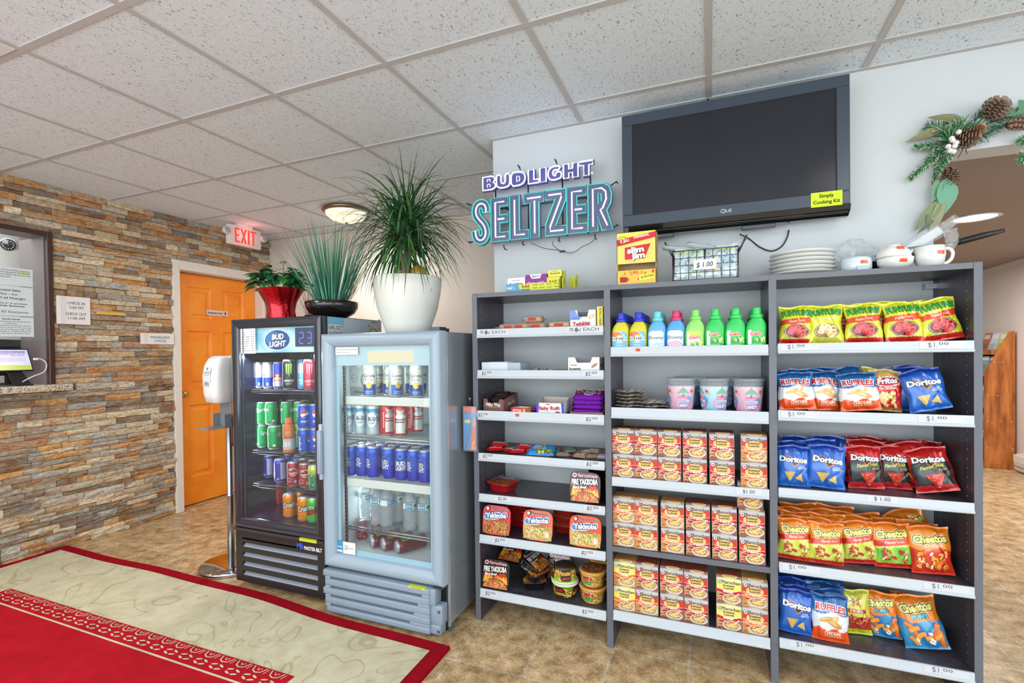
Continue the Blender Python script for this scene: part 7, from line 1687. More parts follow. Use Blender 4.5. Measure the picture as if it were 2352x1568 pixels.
for i in range(2):
 o = dup(pk[i], (bx - .035 + .08 * i, by - .02, TZ + bh + .012)); o.rotation_euler = (radians(-82), 0, radians(95 + 12 * i)); tag(o, 'pale packet lying across the top of the wire basket, %s one' % ['left', 'right'][i], 'packet', 'packets in the wire basket')
# plates
b = MB(); R_ = .115; cw_ = rgb(232, 234, 230)
b.lathe([(.066, .002), (.068, 0), (.070, .002), (.075, .006), (.100, .011), (R_, .0165), (R_ + .0006, .0185), (R_ - .001, .0195), (.100, .0155), (.076, .0095), (.070, .0080), (0, .0080)], 56, cw_, cap=False)
b.lathe([(.066, .002), (0, .002)], 40, cw_, cap=False)
pl = b.build('dinner_plate', M_CERAM)
for i in range(6):
 loc_ = (1.392 + [0, .002, -.001, .001, -.002, .001][i], .155, TZ + .0155 * i); o = pl if i == 0 else dup(pl, loc_); o.location = loc_
 tag(o, 'white dinner plate, %s from the bottom of the stack of six' % ORD[i], 'plate', 'stacked white dinner plates')
# bowls, cups, mug
def sticker(b, w, x, z): b.poly([(x - .012, z - .006), (x + .012, z - .007), (x + .012, z + .005), (x - .012, z + .006)], w, rgb(236, 92, 44), 3, .004)
b = MB(); b.lathe([(.030, 0), (.046, .002), (.050, .020), (.050, .045), (.046, .055), (.030, .060), (.0, .060)], 40, rgb(214, 226, 232), cap=False); b.box(-.018, .018, -.052, -.048, .004, .022, rgb(190, 204, 212)); w = cylw(.0505); sticker(b, w, .006, .036)
o = b.build('lidded_jar', M_CERAM, loc=(1.565, .11, TZ), rot=(0, 0, radians(10))); tag(o, 'pale lidded white jar with orange sticker beside the plates', 'jar')
def cup_mesh(name, r0, r1, hh, handle=False, flip=False):
 b = MB(); P = [(0, .006), (r0 - .004, .006), (r1 - .005, hh - .002), (r1 - .002, hh), (r1, hh - .001), (r0 + (r1 - r0) * .8, hh * .5), (r0, .008), (r0 * .72, .004), (r0 * .72, 0), (0, 0)]
 if flip: P = [(r, hh - z) for r, z in P]
 b.lathe(P, 48, rgb(236, 237, 232), cap=False)
 def w(x, z, h):
  t = z / hh; t = 1 - t if flip else t; r = r0 + (r1 - r0) * min(1, t * 1.5) + h + .001; return (r * sin(x / r), -r * cos(x / r), z)
 sticker(b, w, .010, hh * .66)
 o = b.build(name, M_CERAM)
 if handle:
  b = MB(); b.tube(csm([(r1 - .004, 0, hh * .86), (r1 + .016, 0, hh * .90), (r1 + .028, 0, hh * .70), (r1 + .024, 0, hh * .42), (r1 + .006, 0, hh * .22), (r0 - .004, 0, hh * .24)]), .0058, 10, rgb(236, 237, 232)); b.build('handle', M_CERAM, o)
 return o
o = cup_mesh('soup_bowl', .040, .056, .046); o.location = (1.683, .10, TZ); tag(o, 'white bowl upright at the bottom of the pair of bowls', 'bowl')
o = cup_mesh('soup_bowl', .032, .054, .046, flip=True); o.location = (1.678, .10, TZ + .0465); tag(o, 'white bowl turned upside down with an orange sticker', 'bowl')
o = cup_mesh('coffee_mug', .038, .044, .078, True); o.location = (1.786, .10, TZ); o.rotation_euler = (0, 0, radians(12)); tag(o, 'white coffee mug with orange sticker at right end of the shelving', 'mug')
# frying pan behind the cups, bagged pan and bagged utensils
b = MB(); b.T = Matrix.Rotation(radians(0), 4, 'X')
b.lathe([(.075, 0), (.088, .004), (.102, .036), (.104, .036), (.090, .001), (.074, -.002)], 48, rgb(190, 196, 202), cap=False); b.lathe([(.0755, .001), (0, .001)], 40, rgb(60, 62, 66), cap=False)
pan = b.build('saute_pan', M_METAL, loc=(1.762, .225, TZ + .052)); pan.rotation_euler = (0, radians(-3), 0); tag(pan, 'steel saute pan with black handle behind the white cups', 'pan')
b = MB(); b.tube([(.100, -.02, .032), (.135, -.035, .042)], .006, 8, rgb(170, 174, 180), 0); b.build('handle_bracket', M_METAL, pan)
b = MB(); b.tube([(.128, -.032, .040), (.15, -.042, .044), (.20, -.064, .052), (.252, -.086, .058)], .011, 10, rgb(26, 28, 32), rs=[.009, .012, .0115, .007]); b.build('handle', M_PLAST, pan)
b = MB(); b.lathe([(.06, 0), (.070, .003), (.080, .050)], 36, rgb(60, 62, 66), cap=False); b.lathe([(.06, .001), (0, .001)], 30, rgb(60, 62, 66), cap=False)
o = b.build('stock_pot', M_METAL, loc=(1.668, .235, TZ)); tag(o, 'dark pot standing behind the white bowls against the wall', 'pot')
def crumple(name, path, rad, seed, label, cat='plastic bag', n=26):
 rn = random.Random(seed); b = MB(); k = len(path) - 1
 def f(a, c):
  t = a * k; i = min(int(t), k - 1); fr_ = t - i; p = Vector(path[i]).lerp(Vector(path[i + 1]), fr_); r = rad[i] * (1 - fr_) + rad[i + 1] * fr_
  d = (Vector(path[i + 1]) - Vector(path[i])).normalized(); x = d.cross(Vector((0, 1, 0))).normalized(); y = d.cross(x)
  an = c * 2 * pi; q = 1 + .32 * noise.noise(Vector((a * 9, c * 7 + seed, seed))) + .2 * noise.noise(Vector((a * 23, c * 19, seed)))
  return p + x * cos(an) * r * q + y * sin(an) * r * .8 * q
 b.grid(f, n, 26, WHITE, 0, False); o = b.build(name, M_CLEARBAG); return tag(o, label, cat)
T_ = TZ
crumple('plastic_bag', [(1.505, .20, T_ + .045), (1.53, .20, T_ + .08), (1.59, .20, T_ + .10), (1.65, .20, T_ + .085)], [.012, .042, .050, .012], 3, 'crumpled clear plastic bag between the plates and the bowls')
crumple('plastic_bag', [(1.655, .235, T_ + .06), (1.62, .24, T_ + .12), (1.60, .24, T_ + .15)], [.05, .025, .012], 5, 'clear plastic bag gathered up behind the white bowls')
b = MB(); b.tube([(1.745, .19, T_ + .075), (1.845, .19, T_ + .150)], .004, 6, rgb(222, 224, 226)); b.box(0, .13, -.002, .002, -.016, .016, rgb(224, 226, 228), 0)
o = b.build('spatula', M_METAL)
o.data.clear_geometry()
b = MB(); b.box(-.065, .065, -.002, .002, -.016, .016, rgb(226, 228, 230), 0, .002, 1); o2 = b.build('spatula', M_PLAST, loc=(1.795, .185, T_ + .118), rot=(0, radians(-34), 0)); tag(o2, 'white spatula blade in a clear sleeve leaning above the mug', 'utensil')
bpy.data.objects.remove(o)
crumple('plastic_sleeve', [(1.74, .18, T_ + .085), (1.79, .18, T_ + .120), (1.85, .18, T_ + .155), (1.895, .18, T_ + .190)], [.022, .026, .020, .014], 7, 'clear plastic sleeve around the utensil above the mug', 'plastic sleeve')
crumple('plastic_sleeve', [(1.862, .15, T_ + .145), (1.868, .15, T_ + .10), (1.862, .15, T_ + .065)], [.020, .018, .006], 9, 'clear plastic sleeve tail hanging over the pan handle', 'plastic sleeve')

# ================================================================ TELEVISION
TY = .20; tx0, tx1, tz0, tz1 = .680, 1.566, 1.845, 2.352
tv = empty('television', ((tx0 + tx1) / 2, WY, (tz0 + tz1) / 2)); tag(tv, 'large black flat television mounted on the white wall above the shelving', 'television')
LT = tv.location
def ltv(b, name, mats, par=tv): o = b.build(name, mats, par); o.location = -LT if par is tv else (0, 0, 0); return o
fc = rgb(58, 70, 84)
b = MB(); b.box(tx0, tx1, TY + .002, TY + .06, tz0 - .03, tz1, rgb(30, 32, 36), 0, .006, 2); b.box(tx0 + .12, tx1 - .12, TY + .06, WY - .03, tz0 + .08, tz1 - .08, rgb(28, 30, 34)); ltv(b, 'back_shell', M_PLAST)
b = MB(); bw_ = .046
for (a0, a1, c0, c1) in ((tx0, tx1, tz1 - bw_, tz1), (tx0, tx1, tz0, tz0 + .052), (tx0, tx0 + bw_, tz0 + .052, tz1 - bw_), (tx1 - bw_, tx1, tz0 + .052, tz1 - bw_)): b.box(a0, a1, TY - .012, TY + .004, c0, c1, fc, 0, .0025, 1)
w = lambda x, z, h: (x, TY - .0122 - h, z)
b.ell(tx0 + .425, tz0 + .024, .0095, .0095, w, rgb(206, 210, 216), 1); b.ell(tx0 + .425, tz0 + .024, .0075, .0075, w, fc, 2); b.line([(tx0 + .425, tz0 + .030), (tx0 + .425, tz0 + .019), (tx0 + .429, tz0 + .019)], .0012, w, rgb(206, 210, 216), 3)
b.text('LG', w, tx0 + .447, tz0 + .018, .0125, .022, rgb(206, 210, 216), 2, .02)
ltv(b, 'bezel', M_PLAST)
m, nt, bb = nmat('tv_screen'); bb.inputs['Base Color'].default_value = rgb(34, 37, 46); bb.inputs['Roughness'].default_value = .16; bb.inputs['Specular IOR Level'].default_value = .5; bump(nt, bb, 90, .02)
b = MB(); b.box(tx0 + bw_ - .002, tx1 - bw_ + .002, TY - .004, TY - .002, tz0 + .048, tz1 - bw_ + .002); ltv(b, 'screen', m)
b = MB()
prof = [(TY - .012, tz0), (TY - .004, tz0 - .020), (TY + .03, tz0 - .038), (TY + .058, tz0 - .038), (TY + .058, tz0)]
b.add([(x, p[0], p[1]) for x in (tx0 + .025, tx1 + .002) for p in prof], [(i, (i + 1) % 5, 5 + (i + 1) % 5, 5 + i) for i in range(5)] + [(0, 1, 2, 3, 4), (5, 6, 7, 8, 9)], rgb(14, 15, 18)); ltv(b, 'lower_trim', M_GLOSSBLK)
for x0_, x1_ in ((tx0 + .10, tx0 + .22), (tx0 + .50, tx0 + .63)):
 b = MB(); b.box(x0_, x1_, TY + .03, TY + .06, tz0 - .052, tz0 - .038, rgb(40, 42, 46))
 for k in range(20): b.box(x0_ + .004 + (x1_ - x0_) * k / 21, x0_ + .007 + (x1_ - x0_) * k / 21, TY + .0292, TY + .030, tz0 - .050, tz0 - .041, rgb(110, 114, 120))
 ltv(b, 'speaker_grille', M_PLAST)
b = MB(); sx, sz = tx1 - .135, tz0 + .010; w = lambda x, z, h: (x, TY - .0135 - h, z)
b.box(sx, sx + .108, TY - .0135, TY - .0125, sz - .012, sz + .046, rgb(206, 232, 60)); b.text('Simply', w, sx + .054, sz + .024, .014, .050, rgb(40, 44, 30), 2, .02); b.text('Cooking Kit', w, sx + .054, sz + .000, .014, .092, rgb(40, 44, 30), 2, .02)
ltv(b, 'paper_note', M_PAPER)
def cable(name, pts, r, label, col=rgb(30, 30, 34), cat='cable', n=6):
 out = csm(pts, n)
 b = MB(); b.tube(out, r, 6, col); o = b.build(name, M_PLAST); return tag(o, label, cat) if label else o
a_ = lambda u, v, y=WY - .006: tuple(at(u, v, 'y', y))
cable('cable', [a_(1700, 538, .26), a_(1720, 548), a_(1745, 567), a_(1772, 576), a_(1795, 566), a_(1808, 545), a_(1812, 528)], .003, 'black cable looping down from the television to the shelf top')
cable('cable', [a_(1508, 195), a_(1500, 218), a_(1503, 240), a_(1500, 258)], .0022, 'thin black cable from the ceiling to the television left half')
cable('cable', [a_(1622, 222), a_(1630, 236, WY - .02)], .004, 'short black cable entering the ceiling above the television')

# ================================================================ LED SIGN
NY = .235
ns = empty('neon_sign', (.26, NY, 2.0)); tag(ns, 'white and turquoise illuminated beer sign hanging left of the television', 'sign')
def lns(b, name, mats, par=ns): o = b.build(name, mats, par); o.location = -ns.location if par is ns else (0, 0, 0); return o
def zp(zx, zy): p = at(1060 + zx / 6.0316, 340 + zy / 6.0316, 'y', NY); return (p.x, p.z)
SCW = {}
LET = {'E': ([(0, 0), (1, 0), (1, .20), (.5, .20), (.5, .42), (.93, .42), (.93, .60), (.5, .60), (.5, .80), (.95, .80), (.95, 1), (0, 1)], [[(.78, .10), (.25, .10), (.25, .90), (.75, .90)], [(.38, .51), (.75, .51)]]),
       'L': ([(0, 0), (1, 0), (1, .20), (.52, .20), (.52, 1), (0, 1)], [[(.80, .10), (.26, .10), (.26, .90)]]),
       'T': ([(.30, 0), (.76, 0), (.76, .78), (1.0, .78), (1.0, 1), (0, 1), (0, .78), (.30, .78)], [[(.15, .89), (.86, .89)], [(.53, .82), (.53, .10)]]),
       'Z': ([(0, 0), (1, 0), (1, .20), (.48, .20), (.98, .76), (.98, 1), (0, 1), (0, .80), (.48, .80), (0, .26)], [[(.15, .90), (.76, .90), (.76, .82), (.22, .20), (.22, .10), (.85, .10)]]),
       'R': ([(0, 0), (.40, 0), (.40, .30), (.56, 0), (1, 0), (.76, .42), (.92, .56), (.96, .76), (.86, .93), (.62, 1), (0, 1)], [[(.20, .10), (.20, .90), (.56, .90), (.72, .82), (.74, .66), (.60, .48), (.50, .44), (.78, .10)]])}
def chaik(P, closed=False, n=1):
 for _ in range(n):
  Q = [] if closed else [P[0]]; k = len(P)
  for i in range(k if closed else k - 1):
   a, c = P[i], P[(i + 1) % k]; Q += [(a[0] * .78 + c[0] * .22, a[1] * .78 + c[1] * .22), (a[0] * .22 + c[0] * .78, a[1] * .22 + c[1] * .78)]
  P = Q if closed else Q + [P[-1]]
 return P
def spath(): return chaik([(.80, .70), (.80, .82), (.70, .90), (.50, .93), (.30, .88), (.22, .76), (.28, .64), (.44, .54), (.64, .44), (.76, .32), (.78, .20), (.68, .10), (.50, .06), (.30, .10), (.22, .20), (.20, .30)], False, 2)
def offset(path, d):
 out = []
 for s_ in (1, -1):
  seg = []
  for i, p in enumerate(path):
   a = path[max(i - 1, 0)]; c = path[min(i + 1, len(path) - 1)]; dx, dz = c[0] - a[0], c[1] - a[1]; L = sqrt(dx * dx + dz * dz) or 1
   seg.append((p[0] - dz / L * d * s_, p[1] + dx / L * d * s_))
  out += seg if s_ == 1 else seg[::-1]
 return out
SELT = [('S', 165, 412), ('E', 430, 676), ('L', 690, 945), ('T', 892, 1158), ('Z', 1182, 1470), ('E', 1478, 1755), ('R', 1768, 2108)]
SZ0, SZ1 = 1.848, 2.070
bt = MB(); bw2 = MB(); bb_ = MB()
def tube3(b, pts, r, closed=False):
 k = len(pts); P = []
 for i in range(k): P.append((pts[i][0], NY - .020, pts[i][1]))
 b.tube(P, r, 6, WHITE, 0, closed)
for ch, a0, a1 in SELT:
 x0 = zp(a0, 1000)[0]; x1 = zp(a1, 1000)[0]; wd = x1 - x0; hh = SZ1 - SZ0
 T_f = lambda p: (x0 + p[0] * wd, SZ0 + p[1] * hh)
 if ch == 'S':
  pm = [T_f(p) for p in spath()]; out = offset(pm, .0215); tube3(bt, out, .0036, True); tube3(bw2, pm, .0044)
  b2o = offset(pm, .027)
  # backing in quads along the stroke
  n_ = len(pm); v_ = []
  for i in range(n_): v_ += [(b2o[i][0], NY, b2o[i][1]), (b2o[2 * n_ - 1 - i][0], NY, b2o[2 * n_ - 1 - i][1])]
  v2 = [(p[0], NY - .014, p[2]) for p in v_]
  bb_.add(v_ + v2, [(2 * i, 2 * i + 1, 2 * i + 3, 2 * i + 2) for i in range(n_ - 1)] + [(2 * n_ + 2 * i, 2 * n_ + 2 * i + 1, 2 * n_ + 2 * i + 3, 2 * n_ + 2 * i + 2) for i in range(n_ - 1)] + [(2 * i, 2 * i + 2, 2 * n_ + 2 * i + 2, 2 * n_ + 2 * i) for i in range(n_ - 1)] + [(2 * i + 1, 2 * i + 3, 2 * n_ + 2 * i + 3, 2 * n_ + 2 * i + 1) for i in range(n_ - 1)], rgb(92, 98, 132))
  continue
 ol, inn = LET[ch]
 cx_ = sum(p[0] for p in ol) / len(ol)
 pts = [T_f(p) for p in ol]; tube3(bt, pts, .0036, True)
 ex = [(p[0] + (.005 if p[0] > x0 + wd / 2 else -.005), p[1] + (.005 if p[1] > SZ0 + hh / 2 else -.005)) for p in pts]
 bb_.prism(ex, NY - .014, NY, rgb(92, 98, 132))
 for q in inn: tube3(bw2, [T_f(p) for p in q], .0044)
 if ch == 'R': tube3(bt, [T_f(p) for p in [(.42, .58), (.42, .80), (.54, .78), (.54, .62)]], .0034)
point_light('sign_glow', (.26, NY - .05, 2.10), 1.1, (.55, .70, 1), .2)
TEAL = emis('turquoise_tube', rgb(80, 214, 204), .75); WTUBE = emis('white_tube', rgb(246, 246, 255), .9)
lns(bb_, 'letter_backing', M_PLAST); lns(bt, 'turquoise_tubes', TEAL); lns(bw2, 'white_tubes', WTUBE)
BL_ = {'B': [(0, 0), (.75, 0), (1, .14), (1, .40), (.82, .52), (.95, .64), (.95, .86), (.72, 1), (0, 1)], 'U': [(.12, .08), (.35, 0), (.65, 0), (.9, .08), (1, .25), (1, 1), (.66, 1), (.66, .40), (.50, .30), (.34, .40), (.34, 1), (0, 1), (0, .25)], 'D': [(0, 0), (.62, 0), (.9, .15), (1, .4), (1, .62), (.9, .87), (.62, 1), (0, 1)],
       'L': [(0, 0), (1, 0), (1, .26), (.55, .26), (.55, 1), (0, 1)], 'I': [(0, 0), (1, 0), (1, 1), (0, 1)], 'G': [(.2, .06), (.5, 0), (1, .1), (1, .55), (.58, .55), (.58, .36), (.5, .30), (.38, .4), (.36, .6), (.5, .74), (.8, .68), (.95, .90), (.6, 1), (.25, .95), (.05, .75), (0, .5), (.05, .2)],
       'H': [(0, 0), (.36, 0), (.36, .36), (.62, .36), (.62, 0), (1, 0), (1, 1), (.62, 1), (.62, .64), (.36, .64), (.36, 1), (0, 1)], 'T': [(.32, 0), (.70, 0), (.70, .72), (1, .72), (1, 1), (0, 1), (0, .72), (.32, .72)]}
bt = MB(); bb_ = MB(); bz0, bz1 = 2.118, 2.186
for ch, a0, a1 in [('B', 318, 490), ('U', 505, 690), ('D', 708, 900), ('L', 945, 1085), ('I', 1105, 1190), ('G', 1215, 1400), ('H', 1430, 1630), ('T', 1650, 1835)]:
 x0 = zp(a0, 450)[0]; x1 = zp(a1, 450)[0]; wd = x1 - x0; hh = bz1 - bz0
 pts = [(x0 + p[0] * wd, bz0 + p[1] * hh) for p in (chaik(BL_[ch], True, 1) if ch in 'UDG' else BL_[ch])]; tube3(bt, pts, .0042, True)
 ex = [(p[0] + (.004 if p[0] > x0 + wd / 2 else -.004), p[1] + (.004 if p[1] > bz0 + hh / 2 else -.004)) for p in pts]
 bb_.prism(ex, NY - .014, NY + .006, rgb(86, 84, 150))
 if ch == 'B':
  for (c0, c1) in ((.60, .78), (.20, .42)): tube3(bt, [(x0 + wd * p[0], bz0 + hh * p[1]) for p in [(.36, c0), (.36, c1), (.58, c1), (.58, c0)]], .0026)
 if ch == 'D': tube3(bt, [(x0 + wd * p[0], bz0 + hh * p[1]) for p in [(.40, .30), (.40, .72), (.58, .66), (.62, .5), (.58, .34)]], .0028, True)
tube3(bt, [(zp(1820, 365)[0] + .004 * cos(t), zp(1820, 365)[1] + .004 * sin(t)) for t in [k * 1.05 for k in range(6)]], .002, True)
lns(bb_, 'letter_backing', M_PLAST); lns(bt, 'white_tubes', WTUBE)
b = MB(); bc_ = rgb(34, 40, 60)
for (zx, zy, dx, dz) in [(800, 270, -.012, .022), (1310, 190, -.010, .022), (2110, 490, .022, .012), (2130, 1085, .014, .012), (590, 1370, .004, -.016), (850, 1310, -.004, -.012), (1350, 1260, -.004, -.012), (1850, 1220, .002, -.016), (110, 780, -.026, .010), (130, 1300, -.024, .002)]:
 px, pz = zp(zx, zy); b.tube([(px - dx * .6, NY, pz - dz * .6), (px + dx * .6, NY, pz + dz * .6), (px + dx * .6, NY + .03, pz + dz * .6)], .0032, 6, bc_)
for k in (0, 1): b.tube([(-.08, NY + .004, 2.02 - .12 * k), (.60, NY + .004, 2.02 - .12 * k)], .004, 6, bc_)
for xx in (.02, .2, .38, .52): b.tube([(xx, NY + .004, 1.9), (xx, NY + .004, 2.14)], .004, 6, bc_)
for xx in (.08, .5): b.tube([(xx, NY + .004, 2.02), (xx, WY - .002, 2.02)], .005, 6, bc_)
lns(b, 'mounting_bracket', M_PLAST)
b = MB()
bp = lambda zx, zy, y=NY + .03: Vector((zp(zx, zy)[0], y, zp(zx, zy)[1]))
for P in ([(940, 1300), (1120, 1370), (1290, 1395), (1350, 1410)], [(1245, 1265), (1240, 1320), (1290, 1370), (1345, 1412)], [(1400, 1420), (1480, 1436), (1560, 1415), (1650, 1350), (1760, 1300), (1840, 1225)]): b.tube(csm([bp(*p) for p in P]), .0016, 5, rgb(40, 42, 46))
c_ = bp(1372, 1414); b.box(c_.x - .014, c_.x + .014, c_.y - .006, c_.y + .006, c_.z - .005, c_.z + .005, rgb(36, 38, 42), 0, .002, 1)
lns(b, 'power_cord', M_PLAST)

# ================================================================ POTTED PLANTS
def blade(b, base, dirn, L, w0, droop, col, n=8, up=1.0, fold=.25):
 """one arching strap leaf"""
 p = Vector(base); d = Vector(dirn).normalized(); v = []; side = d.cross(Vector((0, 0, 1)))
 side = side.normalized() if side.length > .05 else Vector((cos(L * 99), sin(L * 99), 0))
 for i in range(n + 1):
  t = i / n; wd = w0 * (min(1, t * 5 + .35)) * (1 - t) ** .7 + .0003
  nrm = side.cross(d).normalized(); v += [p - side * wd + nrm * wd * fold, p, p + side * wd + nrm * wd * fold]
  p = p + d * (L / n); d = (d + Vector((0, 0, -droop / n * (.4 + 1.6 * t)))).normalized()
 b.add(v, [q for i in range(n) for q in ((3 * i, 3 * i + 3, 3 * i + 4, 3 * i + 1), (3 * i + 1, 3 * i + 4, 3 * i + 5, 3 * i + 2))], col, 0, True)
# tall spiky plant in the white pot
PX, PY, PZ0 = -.448, .12, VZ - .002
dr = empty('dracaena_plant', (PX, PY, PZ0)); tag(dr, 'big spiky leaved plant in a round white pot on the silver fridge', 'potted plant')
b = MB(); b.lathe([(.104, 0), (.112, .006), (.126, .05), (.158, .14), (.176, .235), (.181, .298), (.177, .302), (.172, .296), (.165, .24), (.0, .24)], 56, rgb(230, 231, 224), cap=False)
for z_, r_ in ((.255, .1785), (.05, .1268)): b.lathe([(r_ - .001, z_ - .001), (r_ + .0012, z_), (r_ - .001, z_ + .001)], 56, rgb(226, 228, 220), cap=False)
b.lathe([(.104, 0), (0, 0)], 30, rgb(220, 222, 216), cap=False); b.build('pot', M_PLAST, dr)
b = MB(); b.lathe([(.166, .236), (.10, .250), (0, .254)], 30, rgb(92, 70, 50), cap=False, rfn=lambda a, z: 1 + .03 * sin(a * 7)); b.build('soil', M_MATTE, dr)
rn = random.Random(11)
heads = [((0, 0), (.0, .0), .60), ((.012, .01), (-.07, .03), .56), ((-.010, .0), (.07, -.02), .57), ((0, -.01), (-.01, -.06), .54)]
for (bx_, tx_, hz) in heads:
 b = MB(); P = [(bx_[0], bx_[1], .24), (bx_[0] + tx_[0] * .3, bx_[1] + tx_[1] * .3, .24 + (hz - .24) * .4), (bx_[0] + tx_[0], bx_[1] + tx_[1], hz)]
 b.tube(P, .012, 8, rgb(150, 130, 104), rs=[.013, .011, .009]); b.build('stem', M_MATTE, dr)
GR = [rgb(40, 84, 44), rgb(58, 110, 52), rgb(30, 66, 40), rgb(76, 128, 66), rgb(50, 96, 60), rgb(96, 146, 84)]
for hi, (bx_, tx_, hz) in enumerate(heads):
 b = MB(); top = (bx_[0] + tx_[0], bx_[1] + tx_[1], hz); N_ = 150 if hi == 0 else 95
 for i in range(N_):
  a = rn.uniform(0, 2 * pi); k = i / N_; el = radians(82 - 112 * k ** .62 + rn.uniform(-10, 10)) if hi == 0 else radians(66 - 106 * k + rn.uniform(-12, 12))
  L = rn.uniform(.31, .45) * (1.0 if k > .12 else .88); z_ = top[2] + .10 * (1 - k) * (1 if hi == 0 else .4)
  blade(b, (top[0], top[1], z_ - .05), (cos(a) * cos(el), sin(a) * cos(el) * .85, sin(el)), L, rn.uniform(.0048, .0078), rn.uniform(1.1, 2.6) if k > .08 else rn.uniform(.15, .7), rn.choice(GR))
 b.build('leaf_crown', M_LEAF, dr)
b = MB()
for i, (x, y, z, r_, c) in enumerate([(-.10, -.05, .295, .032, rgb(190, 160, 60)), (-.055, .03, .345, .045, rgb(96, 110, 50)), (.055, .02, .33, .042, rgb(196, 150, 50)), (.095, -.03, .285, .030, rgb(70, 80, 74))]):
 bb3 = MB(); bb3.lathe([(r_ * sin(t), -r_ * cos(t)) for t in [pi * k / 12 for k in range(13)]], 20, c, c=(x, y, z), cap=False); o = bb3.build('ornament_ball', M_CERAM, dr)
# turquoise grass in a black bowl
QX, QY = -.905, .06
gp_ = empty('grass_plant', (QX, QY, BZ + .001)); tag(gp_, 'tall blue green grass plant in a glossy black bowl on the black fridge', 'potted plant')
b = MB(); b.lathe([(.070, 0), (.076, .003), (.118, .028), (.138, .060), (.141, .088), (.136, .092), (.131, .086), (.120, .070), (0, .070)], 48, rgb(26, 20, 22), cap=False); b.lathe([(.07, 0), (0, 0)], 24, BLACK, cap=False); b.build('bowl', M_GLOSSBLK, gp_)
b = MB(); TG = [rgb(60, 140, 120), rgb(90, 170, 140), rgb(40, 110, 100), rgb(130, 180, 120), rgb(50, 96, 74), rgb(120, 190, 170)]
for i in range(330):
 a = rn.uniform(0, 2 * pi); q = sqrt(rn.random()); bx_ = .085 * q * cos(a); by_ = .085 * q * sin(a); tilt = radians(4 + 34 * q * rn.uniform(.5, 1.1))
 blade(b, (bx_, by_, .07), (cos(a) * sin(tilt), sin(a) * sin(tilt), cos(tilt)), rn.uniform(.30, .56) * (1 - .12 * q), rn.uniform(.0018, .0034), rn.uniform(.05, .35), rn.choice(TG), 5)
b.build('grass_blades', M_LEAF, gp_)
# small dry grass tuft behind
o = empty('dry_grass', (-1.20, .20, BZ + .001)); tag(o, 'sparse thin grass tuft between the red pot and the black bowl', 'potted plant')
b = MB()
for i in range(60):
 a = rn.uniform(0, 2 * pi); tilt = radians(rn.uniform(2, 38)); blade(b, (.02 * cos(a), .02 * sin(a), .03), (cos(a) * sin(tilt), sin(a) * sin(tilt), cos(tilt)), rn.uniform(.10, .24), .0011, .3, rn.choice([rgb(120, 130, 90), rgb(80, 100, 70), rgb(150, 150, 120)]), 4)
b.build('grass_blades', M_LEAF, o)
b = MB(); b.lathe([(.03, 0), (.036, .04), (.030, .042), (0, .04)], 20, rgb(60, 50, 46), cap=False); b.build('pot', M_PLAST, o)
# leafy plant wrapped in red foil
RX, RY = -1.262, .04
rp = empty('leafy_plant', (RX, RY, BZ + .001)); tag(rp, 'green broad leaved plant in a crinkled red foil pot on the black fridge', 'potted plant')
b = MB(); rd = rgb(190, 16, 34)
b.lathe([(.074, 0), (.078, .02), (.074, .06), (.080, .10), (.096, .135), (.112, .165), (.120, .182)], 90, rd, cap=False, rfn=lambda a, z: 1 + (.030 + z * .35) * sin(a * 9 + z * 14) * .5 + .020 * sin(a * 23 + z * 60) + .012 * sin(a * 41 - z * 90))
b.lathe([(.074, .001), (0, .001)], 30, rd, cap=False); b.lathe([(.078, .10), (0, .11)], 20, rgb(60, 44, 34), cap=False)
m = col_mat('red_foil', .16, .75, .6, .3, 90, .5, .004); b.build('foil_pot', m, rp)
def broad_leaf(b, p, d, up, L, W_, col):
 d = Vector(d).normalized(); s_ = d.cross(Vector(up)).normalized(); n_ = s_.cross(d)
 v = []; R_ = [0, .55, .92, 1, .82, .45, 0]
 for i, q in enumerate(R_):
  t = i / 6; c = Vector(p) + d * L * t - n_ * (L * .25 * t * t); v += [c - s_ * W_ * q + n_ * W_ * q * .28, c, c + s_ * W_ * q + n_ * W_ * q * .28]
 b.add(v, [q for i in range(6) for q in ((3 * i, 3 * i + 3, 3 * i + 4, 3 * i + 1), (3 * i + 1, 3 * i + 4, 3 * i + 5, 3 * i + 2))], col, 0, True)
b = MB(); bs = MB(); LG_ = [rgb(34, 110, 50), rgb(50, 130, 62), rgb(28, 88, 56), rgb(64, 146, 70)]
rn = random.Random(5)
for i in range(120):
 a = rn.uniform(0, 2 * pi); q = rn.uniform(.03, .135); z_ = .212 + .10 * (1 - q / .135) * rn.uniform(.4, 1.3) + rn.uniform(-.03, .03)
 el = rn.uniform(-.5, .35); broad_leaf(b, (q * cos(a), q * sin(a), z_), (cos(a), sin(a), el), (0, 0, 1), rn.uniform(.055, .085), rn.uniform(.022, .032), rn.choice(LG_))
STM = [[(-.02, 0, .17), (-.05, -.02, .25), (-.075, -.03, .30)], [(-.02, -.02, .17), (-.10, -.04, .235), (-.17, -.05, .235)], [(.0, .02, .18), (.005, .02, .27), (.0, .02, .34)], [(.05, 0, .18), (.075, 0, .25), (.07, 0, .30)], [(.04, .0, .18), (.04, .02, .24), (.045, .02, .285)]]
for P in STM: bs.tube(P, .004, 6, rgb(120, 150, 90), rs=[.005, .004, .003])
for (p, sc_) in [((-.075, -.03, .30), .05), ((.0, .02, .345), .025), ((-.17, -.05, .235), .060), ((-.12, -.04, .24), .055), ((.07, 0, .30), .02)]:
 for k in range(4): a = k * 1.6 + p[0] * 20; broad_leaf(b, p, (cos(a), sin(a) * .6, .1 - .2 * k * .5), (0, 0, 1), sc_, sc_ * .38, rn.choice(LG_))
b.build('leaves', M_LEAF, rp); bs.build('stems', M_LEAF, rp)
